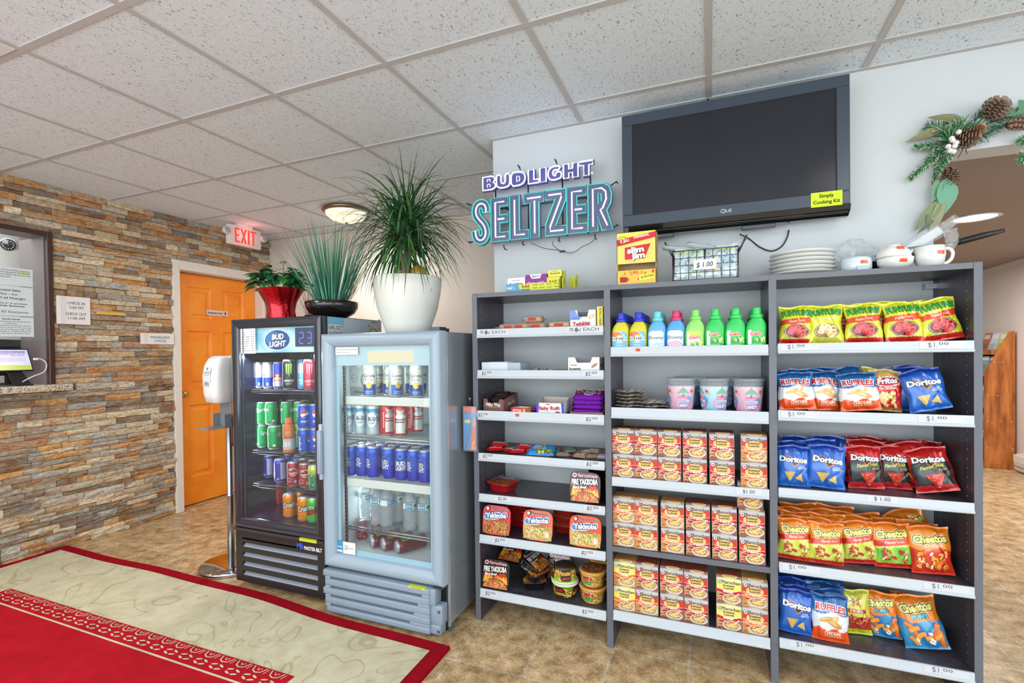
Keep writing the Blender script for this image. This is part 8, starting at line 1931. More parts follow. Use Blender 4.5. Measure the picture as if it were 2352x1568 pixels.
# ================================================================ RUG
def rugp():
 m, nt, bb = nmat('rug_pile'); a_ = N(nt, 'ShaderNodeVertexColor', layer_name='Col')
 tc = N(nt, 'ShaderNodeTexCoord'); n = N(nt, 'ShaderNodeTexNoise'); n.inputs['Scale'].default_value = 9; n.inputs['Detail'].default_value = 8; n.inputs['Roughness'].default_value = .7
 r = N(nt, 'ShaderNodeValToRGB'); r.color_ramp.elements[0].position = .3; r.color_ramp.elements[0].color = (.78, .76, .72, 1); r.color_ramp.elements[1].position = .6
 nt.links.new(tc.outputs['Object'], n.inputs['Vector']); nt.links.new(n.outputs['Fac'], r.inputs[0])
 mx = N(nt, 'ShaderNodeMixRGB', blend_type='MULTIPLY'); mx.inputs[0].default_value = 1
 nt.links.new(a_.outputs[0], mx.inputs[1]); nt.links.new(r.outputs[0], mx.inputs[2]); nt.links.new(mx.outputs[0], bb.inputs['Base Color'])
 bb.inputs['Roughness'].default_value = 1; bb.inputs['Specular IOR Level'].default_value = .1; pass
 bump(nt, bb, 420, .8, .004, 2); return m
M_RUG = rugp()
def beige_mat():
 m = M_RUG.copy(); m.name = 'rug_scroll_field'; nt = m.node_tree; bb = nt.nodes['Principled BSDF']
 tc = N(nt, 'ShaderNodeTexCoord'); n0 = N(nt, 'ShaderNodeTexNoise'); n0.inputs['Scale'].default_value = 2.6; n0.inputs['Detail'].default_value = 1; n0.inputs['Distortion'].default_value = 1.6
 nt.links.new(tc.outputs['Object'], n0.inputs['Vector'])
 ml = N(nt, 'ShaderNodeMath', operation='MULTIPLY'); ml.inputs[1].default_value = 34; si = N(nt, 'ShaderNodeMath', operation='SINE')
 nt.links.new(n0.outputs['Fac'], ml.inputs[0]); nt.links.new(ml.outputs[0], si.inputs[0])
 r = N(nt, 'ShaderNodeValToRGB'); e = r.color_ramp.elements; e[0].position = .90; e[0].color = (1, 1, 1, 1); e[1].position = .99; e[1].color = (.72, .68, .56, 1)
 nt.links.new(si.outputs[0], r.inputs[0])
 mx = N(nt, 'ShaderNodeMixRGB', blend_type='MULTIPLY'); mx.inputs[0].default_value = .75
 src = bb.inputs['Base Color'].links[0].from_socket; nt.links.new(src, mx.inputs[1]); nt.links.new(r.outputs[0], mx.inputs[2]); nt.links.new(mx.outputs[0], bb.inputs['Base Color'])
 return m
rx0, rx1, ry1, ry0 = -3.0, -.005, -.175, -3.3
RC = rgb(158, 10, 30); RC2 = rgb(188, 24, 40); BG = rgb(214, 207, 178)
b = MB()
def edge(x): return ry1 - .075 * smooth01((x + 1.6) / 1.5) - .006 * sin(x * 7)
NX = 60
def edgey(t): return edge(rx0 + (rx1 - rx0) * t)
hR = .013
b.grid(lambda a, c: (rx0 + (rx1 - rx0) * a, ry0 + (edgey(a) - ry0) * c, hR), NX, 24, RC)
b.grid(lambda a, c: (rx0 + (rx1 - rx0) * a, edgey(a) + .003 * c, hR * (1 - c)), NX, 1, RC)
b.grid(lambda a, c: (rx1 + .003 * c, ry0 + (edgey(1) - ry0) * a, hR * (1 - c)), 8, 1, RC); b.grid(lambda a, c: (rx0 - .003 * c, ry0 + (edgey(0) - ry0) * a, hR * (1 - c)), 8, 1, RC)
bw_ = .062
b.grid(lambda a, c: (rx0 + bw_ + (rx1 - rx0 - 2 * bw_) * a, ry0 + bw_ + (edge(rx0 + bw_ + (rx1 - rx0 - 2 * bw_) * a) - bw_ - ry0 - bw_) * c, hR + .002), NX, 10, BG, 1)
ix0, iy1, ix1, iy0 = -2.53, -.640, rx1 - .47, ry0 + .47
wr = lambda x, y, h: (x, y, hR + .0035 + h)
b.rect(ix0, iy0, ix1, iy1, wr, RC2, 1)
b.line([(ix0 + .107, iy0 + .107), (ix0 + .107, iy1 - .107), (ix1 - .107, iy1 - .107), (ix1 - .107, iy0 + .107)], .014, wr, BG, 3, True)
def motif(cx, cy, rot):
 c_, s_ = cos(rot), sin(rot); f = lambda P: [(cx + 1.75 * x * c_ - y * s_, cy + 1.75 * x * s_ + y * c_) for x, y in P]
 L = 3
 b.line(f([(-.020, .046), (-.014, .022), (-.003, .014), (.010, .020), (.017, .046)]), .0055, wr, BG, L)
 b.line(f([(-.007, .040), (-.002, .028), (.005, .040)]), .0045, wr, BG, L)
 b.line(f([(.024, .044), (.020, .018)]), .004, wr, BG, L)
 for (dx, dy, r_) in ((-.012, -.006, .6), (.011, -.006, -.6), (-.010, -.026, -.6), (.010, -.026, .6)): b.poly(f([(dx + .010 * cos(r_) * cos(t) - .0042 * sin(r_) * sin(t), dy + .010 * sin(r_) * cos(t) + .0042 * cos(r_) * sin(t)) for t in [k * .785 for k in range(8)]]), wr, BG, L)
x = ix0 + .05
while x < ix1 - .03: motif(x, iy1 - .052, 0); x += .092
y = iy1 - .10
while y > iy0 + .03: motif(ix0 + .052, y, pi / 2); motif(ix1 - .052, y, -pi / 2); y -= .092
o = b.build('rug', [M_RUG, beige_mat()]); tag(o, 'large red bordered cream scroll rug with a red middle field', 'rug')

# ================================================================ HAND SANITIZER STAND
hx, hy = -1.600, -.040
st = empty('sanitizer_stand', (hx, hy, 0)); tag(st, 'white hand sanitizer dispenser on a steel pole beside the orange door', 'sanitizer stand')
b = MB(); b.lathe([(.165, 0), (.170, .003), (.170, .020), (.165, .026), (0, .026)], 64, rgb(206, 206, 206), cap=False, c=(-.06, .045, 0), sx=1.05, sy=1.0)
b.build('base_plate', M_CHROME, st)
b = MB(); b.lathe([(.019, .026), (.019, .45), (.0195, .452), (.0195, .456), (.017, .458), (.017, .86), (.0175, .862), (.0175, .868), (.016, .87), (.016, 1.0)], 20, rgb(200, 204, 208)); b.build('pole', M_METAL, st)
b = MB(); gy = rgb(128, 134, 140)
dR = Matrix.Rotation(radians(-6), 4, 'Z')   # the dispenser faces into the room, towards the counter side
b.T = Matrix.Translation((0, 0, 0)) @ dR
b.box(-.055, .055, -.020, -.012, .865, 1.02, gy, 0, .002, 1); b.box(-.058, -.052, -.060, -.012, .865, .94, gy); b.box(.052, .058, -.060, -.012, .865, .94, gy)
b.box(-.058, .058, -.150, -.012, .862, .868, gy, 0, .002, 1); b.box(-.058, .058, -.152, -.148, .862, .875, gy)
b.build('drip_tray', M_PLAST, st)
b = MB(); b.T = dR; n = 24
lev = [(1.005, .050, -.085, .0), (1.012, .062, -.105, .0), (1.06, .067, -.118, .0), (1.16, .068, -.122, .0), (1.22, .066, -.112, .0), (1.262, .060, -.090, .0), (1.278, .050, -.065, .0)]
vs = []
for z, hw, yf, yb_ in lev:
 for j in range(n):
  a = 2 * pi * j / n; p = 4.5; ca, sa = cos(a), sin(a); k = (abs(ca) ** p + abs(sa) ** p) ** (-1 / p); vs.append((hw * k * ca, (yf + yb_) / 2 + (yb_ - yf) / 2 * k * sa, z))
fs = [(i * n + j, i * n + (j + 1) % n, (i + 1) * n + (j + 1) % n, (i + 1) * n + j) for i in range(len(lev) - 1) for j in range(n)] + [tuple(reversed(range(n))), tuple((len(lev) - 1) * n + j for j in range(n))]
b.add(vs, fs, rgb(234, 236, 236), 0, True)
w = lambda x, z, h: (x, -.1228 + 4.5 * max(0, z - 1.17) ** 2 + 12 * max(0, abs(x) - .03) ** 2 - h, z); b.rect(-.036, 1.125, .036, 1.225, w, rgb(222, 226, 226), 1, .012); b.text('CHOICE', w, 0, 1.178, .013, .058, rgb(90, 96, 96), 2, .0); b.text('HAND SANITIZER', w, 0, 1.168, .005, .05, rgb(110, 116, 116), 2); b.ell(0, 1.205, .006, .008, w, rgb(90, 96, 96), 2)
b.rect(-.040, 1.105, .016, 1.135, w, rgb(210, 214, 218), 2); b.rect(-.022, 1.110, .012, 1.131, w, rgb(150, 160, 178), 3)
b.build('dispenser', M_PLAST, st)

# ================================================================ SIGNS ON THE STONE WALL, DOOR SIGN
FX = SX + .034
def wall_sign(name, y0, y1, z0, z1, texts, label, brd=0, tilt=0):
 b = MB(); b.box(FX - .012, FX, y0, y1, z0, z1, rgb(232, 230, 228), 0, .001, 1); w = lambda y, z, h: (FX + .0003 + h, y, z)
 for (t, y, z, h, wd) in texts: b.text(t, w, y, z, h, wd, rgb(70, 70, 74), 2, .0)
 if brd: b.rect(y0 + .02, z0 + .004, y0 + .048, z1 - .004, w, rgb(222, 220, 220), 1)
 return tag(b.build(name, M_PLAST), label, 'sign')
c = (-.205 - .018) / 2
wall_sign('check_in_sign', -.203, -.018, 1.505, 1.693, [('CHECK IN', -.098, 1.640, .019, .098), ('3:00 PM', -.098, 1.610, .018, .078), ('CHECK OUT', -.100, 1.567, .019, .116), ('11:00 AM', -.098, 1.538, .018, .094)], 'white check in and check out times sign on the stone wall', 1)
wall_sign('office_sign', .302, .545, 1.376, 1.462, [("MANAGER'S", .440, 1.422, .018, .142), ('OFFICE', .440, 1.394, .018, .086)], "white manager's office sign beside the orange door", 1)
b = MB(); b.box(FX - .01, FX + .002, .022, .200, 1.583, 1.606, rgb(226, 178, 84), 0, .003, 1); b.box(FX - .008, FX + .003, .20, .222, 1.582, 1.603, rgb(130, 130, 136), 0, .004, 1)
tag(b.build('bottle_opener', M_PLAST), 'small flat yellow wooden bar fixed to the stone wall', 'wall fixture')
pE = at(498, 719, 'x', DX); b = MB(); y0_, z0_ = pE.y - .098, pE.z - .022
b.box(DX, DX + .0015, y0_, y0_ + .205, z0_, z0_ + .046, rgb(226, 214, 206)); w = lambda y, z, h: (DX + .0018 + h, y, z)
b.text('Employees Only', w, y0_ + .080, z0_ + .015, .016, .138, rgb(40, 36, 40), 2, .03); b.line([(y0_ + .158, z0_ + .004), (y0_ + .158, z0_ + .042)], .0012, w, rgb(90, 60, 60), 2)
b.ell(y0_ + .178, z0_ + .018, .008, .009, w, rgb(176, 30, 40), 2)
for k in range(4): b.rect(y0_ + .1705 + .004 * k, z0_ + .02, y0_ + .1738 + .004 * k, z0_ + .034 + .004 * (k in (1, 2)), w, rgb(176, 30, 40), 2)
b.poly([(y0_ + .184, z0_ + .012), (y0_ + .192, z0_ + .024), (y0_ + .189, z0_ + .027), (y0_ + .182, z0_ + .020)], w, rgb(176, 30, 40), 2)
tag(b.build('door_sign', M_PLAST), 'small white employees only sign with a red hand on the orange door', 'sign')
# exit sign
EX, EY, EZ = -2.715, 1.000, 2.320
ex = empty('exit_sign', (EX, EY, CEIL)); tag(ex, 'white exit sign with red letters hanging from the ceiling near the door', 'exit sign'); LE = ex.location
def lex(b, name, mats, par=ex): o = b.build(name, mats, par); o.location = -LE if par is ex else (0, 0, 0); return o
b = MB(); b.box(EX - .045, EX, EY - .155, EY + .155, 2.232, 2.396, rgb(230, 228, 226), 0, .004, 2); lex(b, 'housing', M_PLAST)
b = MB(); b.box(EX - .05, EX - .005, EY - .07, EY + .08, 2.394, CEIL, rgb(232, 230, 228), 0, .003, 1); lex(b, 'ceiling_canopy', M_PLAST)
b = MB(); w = lambda y, z, h: (EX + .0006 + h, y, z); zE0, zE1 = 2.252, 2.378
def bar(P): b.poly([(EY + p[0], zE0 + p[1] * (zE1 - zE0)) for p in P], w, rgb(240, 60, 50), 1)
E_ = -.105; bar([(E_, 0), (E_ + .017, 0), (E_ + .017, 1), (E_, 1)])
for z_ in (0, .43, .87): bar([(E_, z_), (E_ + (.047 if z_ != .43 else .040), z_), (E_ + (.047 if z_ != .43 else .040), z_ + .13), (E_, z_ + .13)])
bar([(-.050, 0), (-.032, 0), (.010, 1), (-.008, 1)]); bar([(-.008, 0), (.010, 0), (-.032, 1), (-.050, 1)])
bar([(.020, 0), (.037, 0), (.037, 1), (.020, 1)]); bar([(.066, 0), (.083, 0), (.083, .88), (.066, .88)]); bar([(.046, .87), (.104, .87), (.104, 1), (.046, 1)])
lex(b, 'letters', emis('exit_red', rgb(246, 60, 52), .9))
for s_ in (-1, 1):
 b = MB(); b.T = Matrix.Translation((EX + .0, EY + s_ * .18, 2.335)) @ Matrix.Rotation(radians(80), 4, 'Y'); b.lathe([(.012, -.035), (.022, -.03), (.030, -.005), (.031, .010), (.028, .014)], 24, rgb(226, 224, 222)); b.lathe([(.026, .0145), (.012, .018), (0, .019)], 20, rgb(170, 174, 178), cap=False)
 b.T = None; b.tube([(EX - .01, EY + s_ * .150, 2.335), (EX - .01, EY + s_ * .17, 2.335)], .008, 8, rgb(226, 224, 222)); lex(b, 'emergency_lamp', M_PLAST)
point_light('exit_glow', (EX + .07, EY, 2.33), .35, (1, .25, .2), .04)

# ================================================================ LIGHT FITTINGS
m, nt, bb = nmat('alabaster_glass'); tc = N(nt, 'ShaderNodeTexCoord'); n = N(nt, 'ShaderNodeTexNoise'); n.inputs['Scale'].default_value = 12; n.inputs['Detail'].default_value = 4; n.inputs['Distortion'].default_value = 1
r = N(nt, 'ShaderNodeValToRGB'); r.color_ramp.elements[0].color = rgb(216, 200, 160); r.color_ramp.elements[1].color = rgb(255, 250, 232); r.color_ramp.elements[0].position = .35; r.color_ramp.elements[1].position = .6
nt.links.new(tc.outputs['Object'], n.inputs['Vector']); nt.links.new(n.outputs['Fac'], r.inputs[0]); nt.links.new(r.outputs[0], bb.inputs['Emission Color']); nt.links.new(r.outputs[0], bb.inputs['Base Color']); bb.inputs['Emission Strength'].default_value = 1.0
M_ALAB = m
dl = empty('ceiling_dome_light', (-1.600, .985, CEIL)); tag(dl, 'round flush ceiling light with bronze rim behind the plants', 'ceiling light')
b = MB(); b.lathe([(.13, -.001), (.175, -.006), (.182, -.020), (.170, -.030), (.155, -.034)], 48, rgb(150, 132, 112), cap=False); b.build('rim', M_METAL, dl)
b = MB(); b.lathe([(.157, -.030), (.150, -.052), (.120, -.080), (.07, -.098), (.012, -.104), (0, -.104)], 48, WHITE, cap=False); b.build('glass_bowl', M_ALAB, dl)
b = MB(); b.lathe([(.004, -.103), (.012, -.106), (.010, -.114), (0, -.118)], 16, rgb(150, 132, 112), cap=False); b.build('finial', M_METAL, dl)
M_PANEL = emis('panel_diffuser', rgb(255, 252, 244), 1.4)
for k, (lx, ly, l_) in enumerate([(-2.27, -.55, 'recessed square panel light in the ceiling at the top left corner'), (-.5, -2.6, 'added unseen square panel light in the ceiling behind the camera'), (2.2, -1.4, 'added unseen square panel light in the ceiling right of the camera'), (-2.27, -3.0, 'added unseen square panel light over the left of the rug'), (2.2, -3.4, 'added unseen square panel light at the back right of the room')]):  # all but the first are unseen panels added for light
 gx = GX + GS * (math.floor((lx - GX) / GS) + .5); gy_ = GY + GS * (math.floor((ly - GY) / GS) + .5)
 if k == 0: gx = GX - GS * .5; gy_ = GY - GS * .5
 p_ = empty('panel_light', (gx, gy_, CEIL)); tag(p_, l_, 'ceiling light')
 b = MB(); hw = GS / 2 - .012
 for (a0, a1, c0, c1) in ((-hw, hw, -hw, -hw + .035), (-hw, hw, hw - .035, hw), (-hw, -hw + .035, -hw + .035, hw - .035), (hw - .035, hw, -hw + .035, hw - .035)): b.box(a0, a1, c0, c1, -.008, -.001, rgb(226, 226, 224))
 b.build('frame', M_MATTE, p_); b = MB(); b.box(-hw + .035, hw - .035, -hw + .035, hw - .035, -.006, -.002); b.build('diffuser', M_PANEL, p_)
pd = at(2240, 499, 'z', HALL_C)
d_ = empty('downlight', (pd.x, pd.y, HALL_C)); tag(d_, 'round recessed downlight in the brown hall ceiling', 'ceiling light')
b = MB(); b.lathe([(.135, -.001), (.14, -.006), (.118, -.008), (.112, -.002)], 40, rgb(226, 222, 216), cap=False); b.build('trim_ring', M_MATTE, d_); b = MB(); b.lathe([(.115, -.004), (0, -.004)], 40, WHITE, cap=False); b.build('diffuser', emis('downlight_disc', rgb(255, 252, 244), 2.2), d_)

# ================================================================ GARLAND OVER THE OPENING
GYp = WY - .030
gar = empty('garland', (2.0, WY - .01, 2.1)); tag(gar, 'green pine garland with pinecones draped over the doorway corner', 'garland'); LG = gar.location
def lg(b, name, mats): o = b.build(name, mats, gar); o.location = -LG; return o
rn = random.Random(21)
def G(u, v, dy=0): return at(u, v, 'y', GYp + dy)
def sprig(b, P, nl, per, cols, tip, frost=.35, wdt=.0014, flat=.5):
 P = [Vector(p) for p in P]; b.tube(P, .002, 5, rgb(70, 60, 40))
 tot = sum((P[i + 1] - P[i]).length for i in range(len(P) - 1)); cnt = int(tot * per * 1.4)
 for k in range(cnt):
  t = k / cnt * (len(P) - 1); i = min(int(t), len(P) - 2); p = P[i].lerp(P[i + 1], t - i); d = (P[i + 1] - P[i]).normalized()
  nl_ = nl * 1.25; a = rn.uniform(0, 2 * pi); n_ = d.cross(Vector((0, 1, 0))).normalized(); q = n_ * cos(a) + Vector((0, 1, 0)) * sin(a) * flat
  dir_ = (d * rn.uniform(.5, 1.0) + q).normalized(); L = nl_ * rn.uniform(.7, 1.15) * (1 - tip * k / cnt)
  s_ = dir_.cross(Vector((0, -1, .1))).normalized() * wdt; e = p + dir_ * L
  c = rn.choice(cols); c2 = rgb(206, 220, 206) if rn.random() < frost else c
  b.add([p - s_, p + s_, e + s_ * .5, e - s_ * .5], [(0, 1, 2, 3)], [c, c, c2, c2])
PG = [rgb(40, 110, 56), rgb(56, 130, 66), rgb(30, 84, 50), rgb(84, 140, 90)]; PG2 = [rgb(46, 104, 76), rgb(70, 130, 100), rgb(36, 80, 62)]
b = MB()
for P, nl, per, cs in [([G(2180, 330), G(2140, 365), G(2090, 410)], .026, 2200, PG), ([G(2185, 335, -.02), G(2165, 370), G(2150, 405, -.02)], .026, 2200, PG), ([G(2190, 325), G(2140, 335, -.01), G(2104, 337)], .026, 1800, PG), ([G(2185, 330, -.01), G(2170, 300, -.02), G(2130, 290)], .040, 1500, PG),
                       ([G(2190, 320, -.02), G(2210, 290, -.03), G(2180, 275)], .042, 1500, PG), ([G(2200, 310), G(2250, 290, -.02), G(2310, 268)], .040, 1700, PG2), ([G(2210, 315), G(2260, 310, -.01), G(2300, 285)], .036, 1500, PG2), ([G(2235, 285), G(2260, 268, -.01), G(2320, 262)], .034, 1600, PG2),
                       ([G(2320, 270), G(2345, 262), G(2380, 258)], .036, 1500, PG2), ([G(2380, 320), G(2355, 322), G(2342, 324)], .026, 2200, PG), ([G(2380, 352), G(2352, 358), G(2344, 372)], .026, 2200, PG), ([G(2190, 330), G(2175, 350), G(2172, 365)], .028, 2200, PG2)]: sprig(b, P, nl, per, cs, .55)
lg(b, 'pine_sprigs', M_LEAF)
b = MB()
for (u0, v0, u1, v1, W_, c, bend) in [(2222, 278, 2140, 262, .016, rgb(120, 124, 84), 0), (2180, 290, 2090, 318, .016, rgb(128, 126, 88), .2), (2168, 410, 2152, 455, .010, rgb(90, 140, 110), 0), (2165, 455, 2110, 522, .022, rgb(122, 136, 96), .3), (2165, 450, 2148, 530, .018, rgb(142, 150, 116), 0), (2172, 408, 2180, 482, .034, rgb(104, 160, 132), 0), (2152, 408, 2148, 460, .014, rgb(110, 150, 120), 0), (2332, 252, 2310, 262, .022, rgb(96, 150, 116), 0), (2352, 230, 2346, 244, .018, rgb(96, 150, 110), 0), (2322, 272, 2390, 250, .026, rgb(84, 140, 96), 0), (2150, 500, 2112, 533, .006, rgb(90, 100, 76), 0), (2130, 480, 2138, 532, .007, rgb(110, 116, 90), 0)]:
 p = G(u0, v0, -.01); q = G(u1, v1, -.035); broad_leaf(b, p, q - p, (0, -1, 0), (q - p).length, W_, c)
lg(b, 'broad_leaves', M_LEAF)
def cone(c, d, L, R_, col):
 L *= .88; R_ *= .86; b = MB(); d = Vector(d).normalized(); x = d.cross(Vector((0, 1, .1))).normalized(); y = d.cross(x); c = Vector(c); k = 0; NR = 9
 for i in range(NR):
  t = (i + .5) / NR; r_ = R_ * (sin(pi * (t * .80 + .14)) ** .7); m_ = max(5, int(11 * sin(pi * (t * .8 + .14))))
  for j in range(m_):
   a = 2 * pi * (j + .5 * (i % 2)) / m_; n_ = x * cos(a) + y * sin(a); s_ = d.cross(n_).normalized(); p = c + d * L * (t - .5) + n_ * r_ * .45; e = c + d * L * (t - .5 + .10) + n_ * r_ * 1.05
   w_ = R_ * .24; c2 = mixc(col, rgb(214, 196, 176), .45)
   b.add([p - s_ * w_ * .5, p + s_ * w_ * .5, e + s_ * w_, e - s_ * w_, e + s_ * w_ * .8 + d * L * .04, e - s_ * w_ * .8 + d * L * .04], [(0, 1, 2, 3), (3, 2, 4, 5)], [col, col, c2, c2, mixc(col, BLACK, .2), mixc(col, BLACK, .2)])
 bs_ = MB(); b.tube([c - d * L * .45, c, c + d * L * .42], R_ * .5, 8, mixc(col, BLACK, .4), rs=[R_ * .4, R_ * .55, R_ * .1]); return lg(b, 'pinecone', M_MATTE)
br = rgb(110, 76, 56)
cone(G(2286, 250, -.045), (.3, -.8, .3), .075, .050, br); cone(G(2218, 317, -.045), (.8, -.5, -.1), .085, .042, br); cone(G(2249, 297, -.05), (.4, -.7, .3), .040, .024, rgb(160, 104, 60)); cone(G(2345, 281, -.04), (1, -.1, .05), .10, .032, br); cone(G(2182, 404, -.0), (.1, -.3, -1), .085, .030, br)
b = MB()
for (u, v) in [(2202, 303), (2188, 322), (2196, 328), (2193, 335), (2178, 336), (2182, 346), (2190, 348), (2186, 318)]: p = G(u, v, -.07); b.lathe([(.0095 * sin(t), -.0095 * cos(t)) for t in [pi * k / 7 for k in range(8)]], 10, rgb(226, 226, 222), c=(p.x, p.y, p.z), cap=False)
lg(b, 'white_berries', M_PLAST)
b = MB()
for P in ([G(2215, 335), G(2208, 350), G(2200, 362)], [G(2225, 330), G(2218, 345), G(2222, 354)], [G(2148, 405), G(2140, 440), G(2150, 470)], [G(2140, 415), G(2146, 450), G(2138, 500)]): b.tube(P, .0018, 5, rgb(96, 90, 66))
lg(b, 'twigs', M_LEAF)

# ================================================================ HALL: MAGAZINE RACK, HEATER
m, nt, bb = nmat('amber_wood'); bb.inputs['Roughness'].default_value = .35; tc = N(nt, 'ShaderNodeTexCoord'); mp = N(nt, 'ShaderNodeMapping'); mp.inputs['Scale'].default_value = (7, 7, 1.4); n = N(nt, 'ShaderNodeTexNoise'); n.inputs['Scale'].default_value = 2.5; n.inputs['Detail'].default_value = 7
r = N(nt, 'ShaderNodeValToRGB'); r.color_ramp.elements[0].color = rgb(140, 74, 30); r.color_ramp.elements[1].color = rgb(204, 126, 62); r.color_ramp.elements[0].position = .35; r.color_ramp.elements[1].position = .65
nt.links.new(tc.outputs['Object'], mp.inputs[0]); nt.links.new(mp.outputs[0], n.inputs['Vector']); nt.links.new(n.outputs['Fac'], r.inputs[0]); nt.links.new(r.outputs[0], bb.inputs['Base Color']); M_AMB = m
rk_ = empty('magazine_rack', (HALL_X - .15, 4.9, 0)); tag(rk_, 'amber wooden magazine rack against the right wall of the hall', 'magazine rack'); LK = rk_.location
def lk(b, name, mats): o = b.build(name, mats, rk_); o.location = -LK; return o
rx_ = HALL_X - .02
prof = [(rx_ - .245, 0), (rx_, 0), (rx_, 1.44), (rx_ - .03, 1.44), (rx_ - .045, 1.43), (rx_ - .235, 1.02), (rx_ - .245, .98)]
for y in (4.46, 5.36):
 b = MB(); b.prism(prof, y, y + .02, WHITE)
 for (sx_, sz_) in ((.22, .77), (.14, .77), (.22, .5), (.12, .5), (.03, .5), (.22, .22), (.02, .22), (.17, 1.12), (.10, 1.12)): b.T = None; b.ell(rx_ - sx_, sz_, .006, .006, lambda x, z, h: (x, y - .0005, z), rgb(226, 190, 110), 1, None, 8, 1)
 lk(b, 'side_panel', [M_AMB, M_MATTE])
b = MB(); b.box(rx_ - .01, rx_, 4.48, 5.36, 0, 1.40)
for z0_, d_0 in ((.30, .24), (.62, .24), (.95, .22), (1.18, .13)): b.box(rx_ - d_0, rx_ - .01, 4.48, 5.36, z0_, z0_ + .015); b.box(rx_ - d_0, rx_ - d_0 + .01, 4.48, 5.36, z0_, z0_ + .07)
lk(b, 'shelves', M_AMB)
mg = MB(); mg.box(-.004, .004, -.075, .075, 0, .26, WHITE);
MC = [rgb(90, 130, 170), rgb(206, 200, 110), rgb(150, 160, 150), rgb(206, 214, 220), rgb(120, 150, 130), rgb(190, 120, 90)]
for r2, (z0_, x_) in enumerate([(.97, -.165), (1.20, -.085), (.64, -.19), (.32, -.19)]):
 for k in range(5):
  b = MB(); c = MC[(k * 2 + r2) % 6]; b.box(-.004, .004, -.072, .072, 0, .24, c); w = lambda y, z, h: (-.0042 - h, y, z); b.rect(-.06, .17, .06, .22, w, mixc(c, WHITE, .6), 1); b.rect(-.06, .03, .06, .12, w, mixc(c, BLACK, .3), 1)
  o = b.build('magazine', M_PAPER, loc=(rx_ + x_, 4.58 + .165 * k, z0_), rot=(0, radians(16), 0))
  tag(o, 'upright magazine, %s from the front in the %s row of the wooden rack' % (ORD[k], ['second', 'top', 'third', 'lowest'][r2]), 'magazine', 'magazines in the wooden rack')
b = MB(); hc = rgb(216, 200, 186)
pr = [(HALL_X, .02), (HALL_X - .055, .02), (HALL_X - .06, .05), (HALL_X - .06, .14), (HALL_X - .035, .185), (HALL_X, .19)]
b.prism(pr, 1.2, 4.40, hc); b.box(HALL_X - .063, HALL_X - .058, 1.2, 4.40, .062, .068, rgb(120, 104, 96)); b.box(HALL_X - .062, HALL_X - .03, 4.20, 4.405, .10, .175, rgb(226, 216, 204), 0, .003, 1)
tag(b.build('baseboard_heater', M_MATTE), 'cream metal baseboard heater along the hall wall', 'heater')

# ================================================================ OFFICE SEEN THROUGH THE WINDOW
GPX = SX + .002
def notice(y1_, z0, z1, rows, label, hl=None):
 y0_ = y1_ - .216; b = MB(); b.box(GPX - .0012, GPX, y0_, y1_, z0, z1, rgb(236, 236, 238)); w = lambda y, z, h: (GPX + .0002 + h, y, z)
 if hl: b.rect(hl[0], hl[1], hl[2], hl[3], w, rgb(206, 230, 60), 1)
 for (t, z, h, wd, yc, c_, bold) in rows: b.text(t, w, yc if yc is not None else (y0_ + y1_) / 2, z, h, wd, c_, 2, bold)
 return tag(b.build('paper_notice', M_PAPER), label, 'notice')
gr_ = rgb(70, 70, 80); Y1 = -.310
notice(Y1, 1.735, 1.846, [('We keep non-perishable property', 1.826, .0075, .19, None, gr_, .01), ('left in rooms by guests for 14 days.', 1.812, .0075, .19, None, gr_, .01), ("If they're not picked up by then, we", 1.798, .0075, .19, None, gr_, .01), ('throw them away.', 1.784, .0075, .09, Y1 - .15, gr_, .01)], 'white left property notice uppermost on the window glass', (Y1 - .066, 1.8105, Y1 - .012, 1.821))
notice(Y1, 1.545, 1.728, [('Alcohol Sales', 1.698, .013, .115, Y1 - .118, gr_, .02), ('Mon – Sun', 1.673, .013, .085, Y1 - .118, gr_, .02), ('8AM till Midnight.', 1.648, .013, .155, Y1 - .112, gr_, .02), ('Must be 21 to purchase', 1.618, .009, .165, Y1 - .112, gr_, .03), ('Alcoholic Beverages.', 1.602, .009, .150, Y1 - .115, gr_, .03), ('We ID Everyone', 1.562, .015, .175, Y1 - .112, gr_, .0)], 'white alcohol sales hours notice in the middle of the window')
notice(Y1, 1.415, 1.538, [('Security Deposit', 1.520, .008, .085, Y1 - .108, rgb(130, 60, 60), .04)] + [(t, 1.506 - .0125 * i, .0062, wd, Y1 - .108, gr_, .01) for i, (t, wd) in enumerate([('We charge Security Deposit for', .19), ('incidentals.', .06), ('Cash Security Deposit will be', .19), ('given back as cash to the person', .19), ('named on the deposit slip only.', .19), ('Please bring in original deposit', .19), ('slip at the time of check out.', .17)])], 'white security deposit notice lowest on the window glass')
# tablet on its stand
CZ = 1.105
tb = empty('tablet_stand', (SX - .02, -.400, CZ)); tag(tb, 'tablet on a black stand on the granite counter ledge', 'tablet')
b = MB(); b.T = Matrix.Rotation(radians(12), 4, 'Z') @ Matrix.Translation((0.01, 0, .090)) @ Matrix.Rotation(radians(-18), 4, 'Y')
b.box(-.006, .006, -.150, .098, 0, .150, rgb(26, 26, 30), 0, .004, 2); Tt = b.T; b.build('tablet_body', M_PLAST, tb)
b = MB(); b.T = Tt; w = lambda y, z, h: (.0064 + h, y, z)
b.rect(-.142, .008, .090, .142, w, rgb(206, 204, 240), 0); b.rect(-.142, .008, .090, .040, w, rgb(170, 186, 50), 1)
b.text('CHOICE PRIVILEGES', w, .010, .124, .008, .13, rgb(60, 20, 90), 2, .05); b.text('REWARDS NIGHTS AND SO', w, .004, .112, .0065, .14, rgb(60, 40, 110), 2, .02); b.text('MUCH MORE', w, .03, .101, .0065, .07, rgb(60, 40, 110), 2, .02)
for k in range(3): b.line([(-.10, .084 - .008 * k), (.07, .084 - .008 * k)], .0015, w, rgb(120, 110, 170), 2)
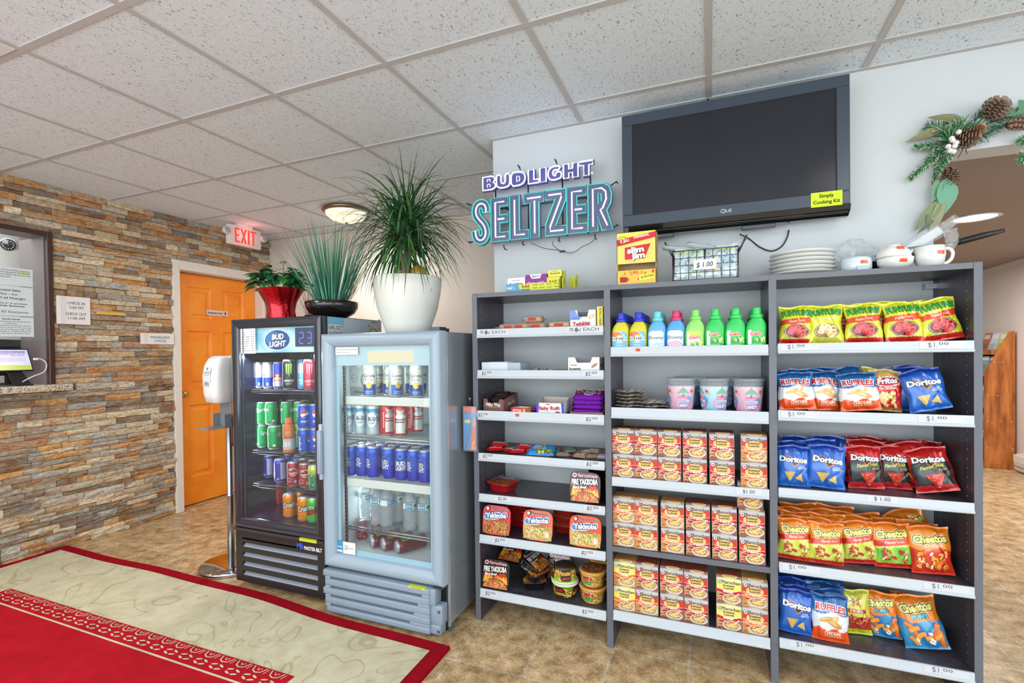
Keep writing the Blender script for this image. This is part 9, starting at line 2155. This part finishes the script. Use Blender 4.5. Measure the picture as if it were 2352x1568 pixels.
m = col_mat('tablet_screen', .2); bb = m.node_tree.nodes['Principled BSDF']; vc = [n_ for n_ in m.node_tree.nodes if n_.type == 'VERTEX_COLOR'][0]; m.node_tree.links.new(vc.outputs[0], bb.inputs['Emission Color']); bb.inputs['Emission Strength'].default_value = .45
b.build('screen', m, tb)
b = MB(); b.T = Matrix.Rotation(radians(12), 4, 'Z')
b.box(-.06, .075, -.045, .055, 0, .008, rgb(24, 24, 28), 0, .003, 1)
b.add([(.060, -.045, .006), (.060, .050, .006), (-.012, .035, .115), (-.012, -.035, .115), (.052, -.045, .004), (.052, .050, .004), (-.02, .035, .113), (-.02, -.035, .113)], [(0, 1, 2, 3), (4, 7, 6, 5), (0, 3, 7, 4), (1, 5, 6, 2)], rgb(24, 24, 28)); b.build('stand', M_PLAST, tb)
b = MB(); P = [(.02, .090, .165), (.02, .115, .17), (.03, .145, .14), (.03, .135, .085), (.04, .07, .055), (.04, .03, .03), (.05, .0, .012)]
PP = csm(P)
b.tube(PP, .0032, 6, rgb(232, 232, 234)); b.box(.014, .026, .085, .110, .160, .174, rgb(236, 236, 238), 0, .003, 1); b.build('charging_cable', M_PLAST, tb)
# security camera on the office side wall, monitor, partition
pc = at(22, 562, 'x', SX - .45)
sc_ = empty('security_camera', tuple(pc)); tag(sc_, 'white bullet security camera seen through the upper part of the window', 'camera')
b = MB(); Rm = Matrix.Rotation(radians(60), 4, 'Z') @ Matrix.Rotation(radians(100), 4, 'X'); b.T = Rm
b.lathe([(.034, -.12), (.040, -.10), (.042, .02), (.044, .045), (.040, .05)], 28, rgb(230, 230, 228)); b.build('camera_body', M_PLAST, sc_)
b = MB(); b.T = Rm; b.lathe([(.040, .046), (.040, .051), (.015, .051), (.013, .056), (0, .056)], 28, rgb(34, 36, 40), cap=False)
for k in range(12): a = k * pi / 6; b.ell(.027 * cos(a), .027 * sin(a), .0035, .0035, lambda x, y, h: (x, y, .0515 + h), rgb(180, 186, 190), 1, None, 8)
b.build('lens', M_GLOSSBLK, sc_)
b = MB(); b.tube([(0.02, .05, .02), (.03, .10, .03), (.02, .18, .05)], .012, 8, rgb(230, 230, 228)); b.tube([(.0, .10, .03), (.0, .15, .075), (-.01, .19, .03)], .003, 6, rgb(40, 40, 44)); b.build('mount_arm', M_PLAST, sc_)
b = MB(); b.box(SX - .75, SX - .70, -1.6, .35, 0, 2.38, rgb(222, 218, 214)); struct('wall_partition', b, M_MATTE)
b = MB(); b.box(-.02, .02, -.12, .12, .06, .30, rgb(30, 32, 38), 0, .006, 2); b.box(-.05, .05, -.06, .06, 0, .01, rgb(30, 32, 38)); b.box(-.012, .012, -.02, .02, .01, .08, rgb(30, 32, 38))
tag(b.build('computer_monitor', M_PLAST, loc=(SX - .33, -.30, CZ), rot=(0, 0, radians(30))), 'back of a dark monitor behind the tablet on the counter', 'monitor')
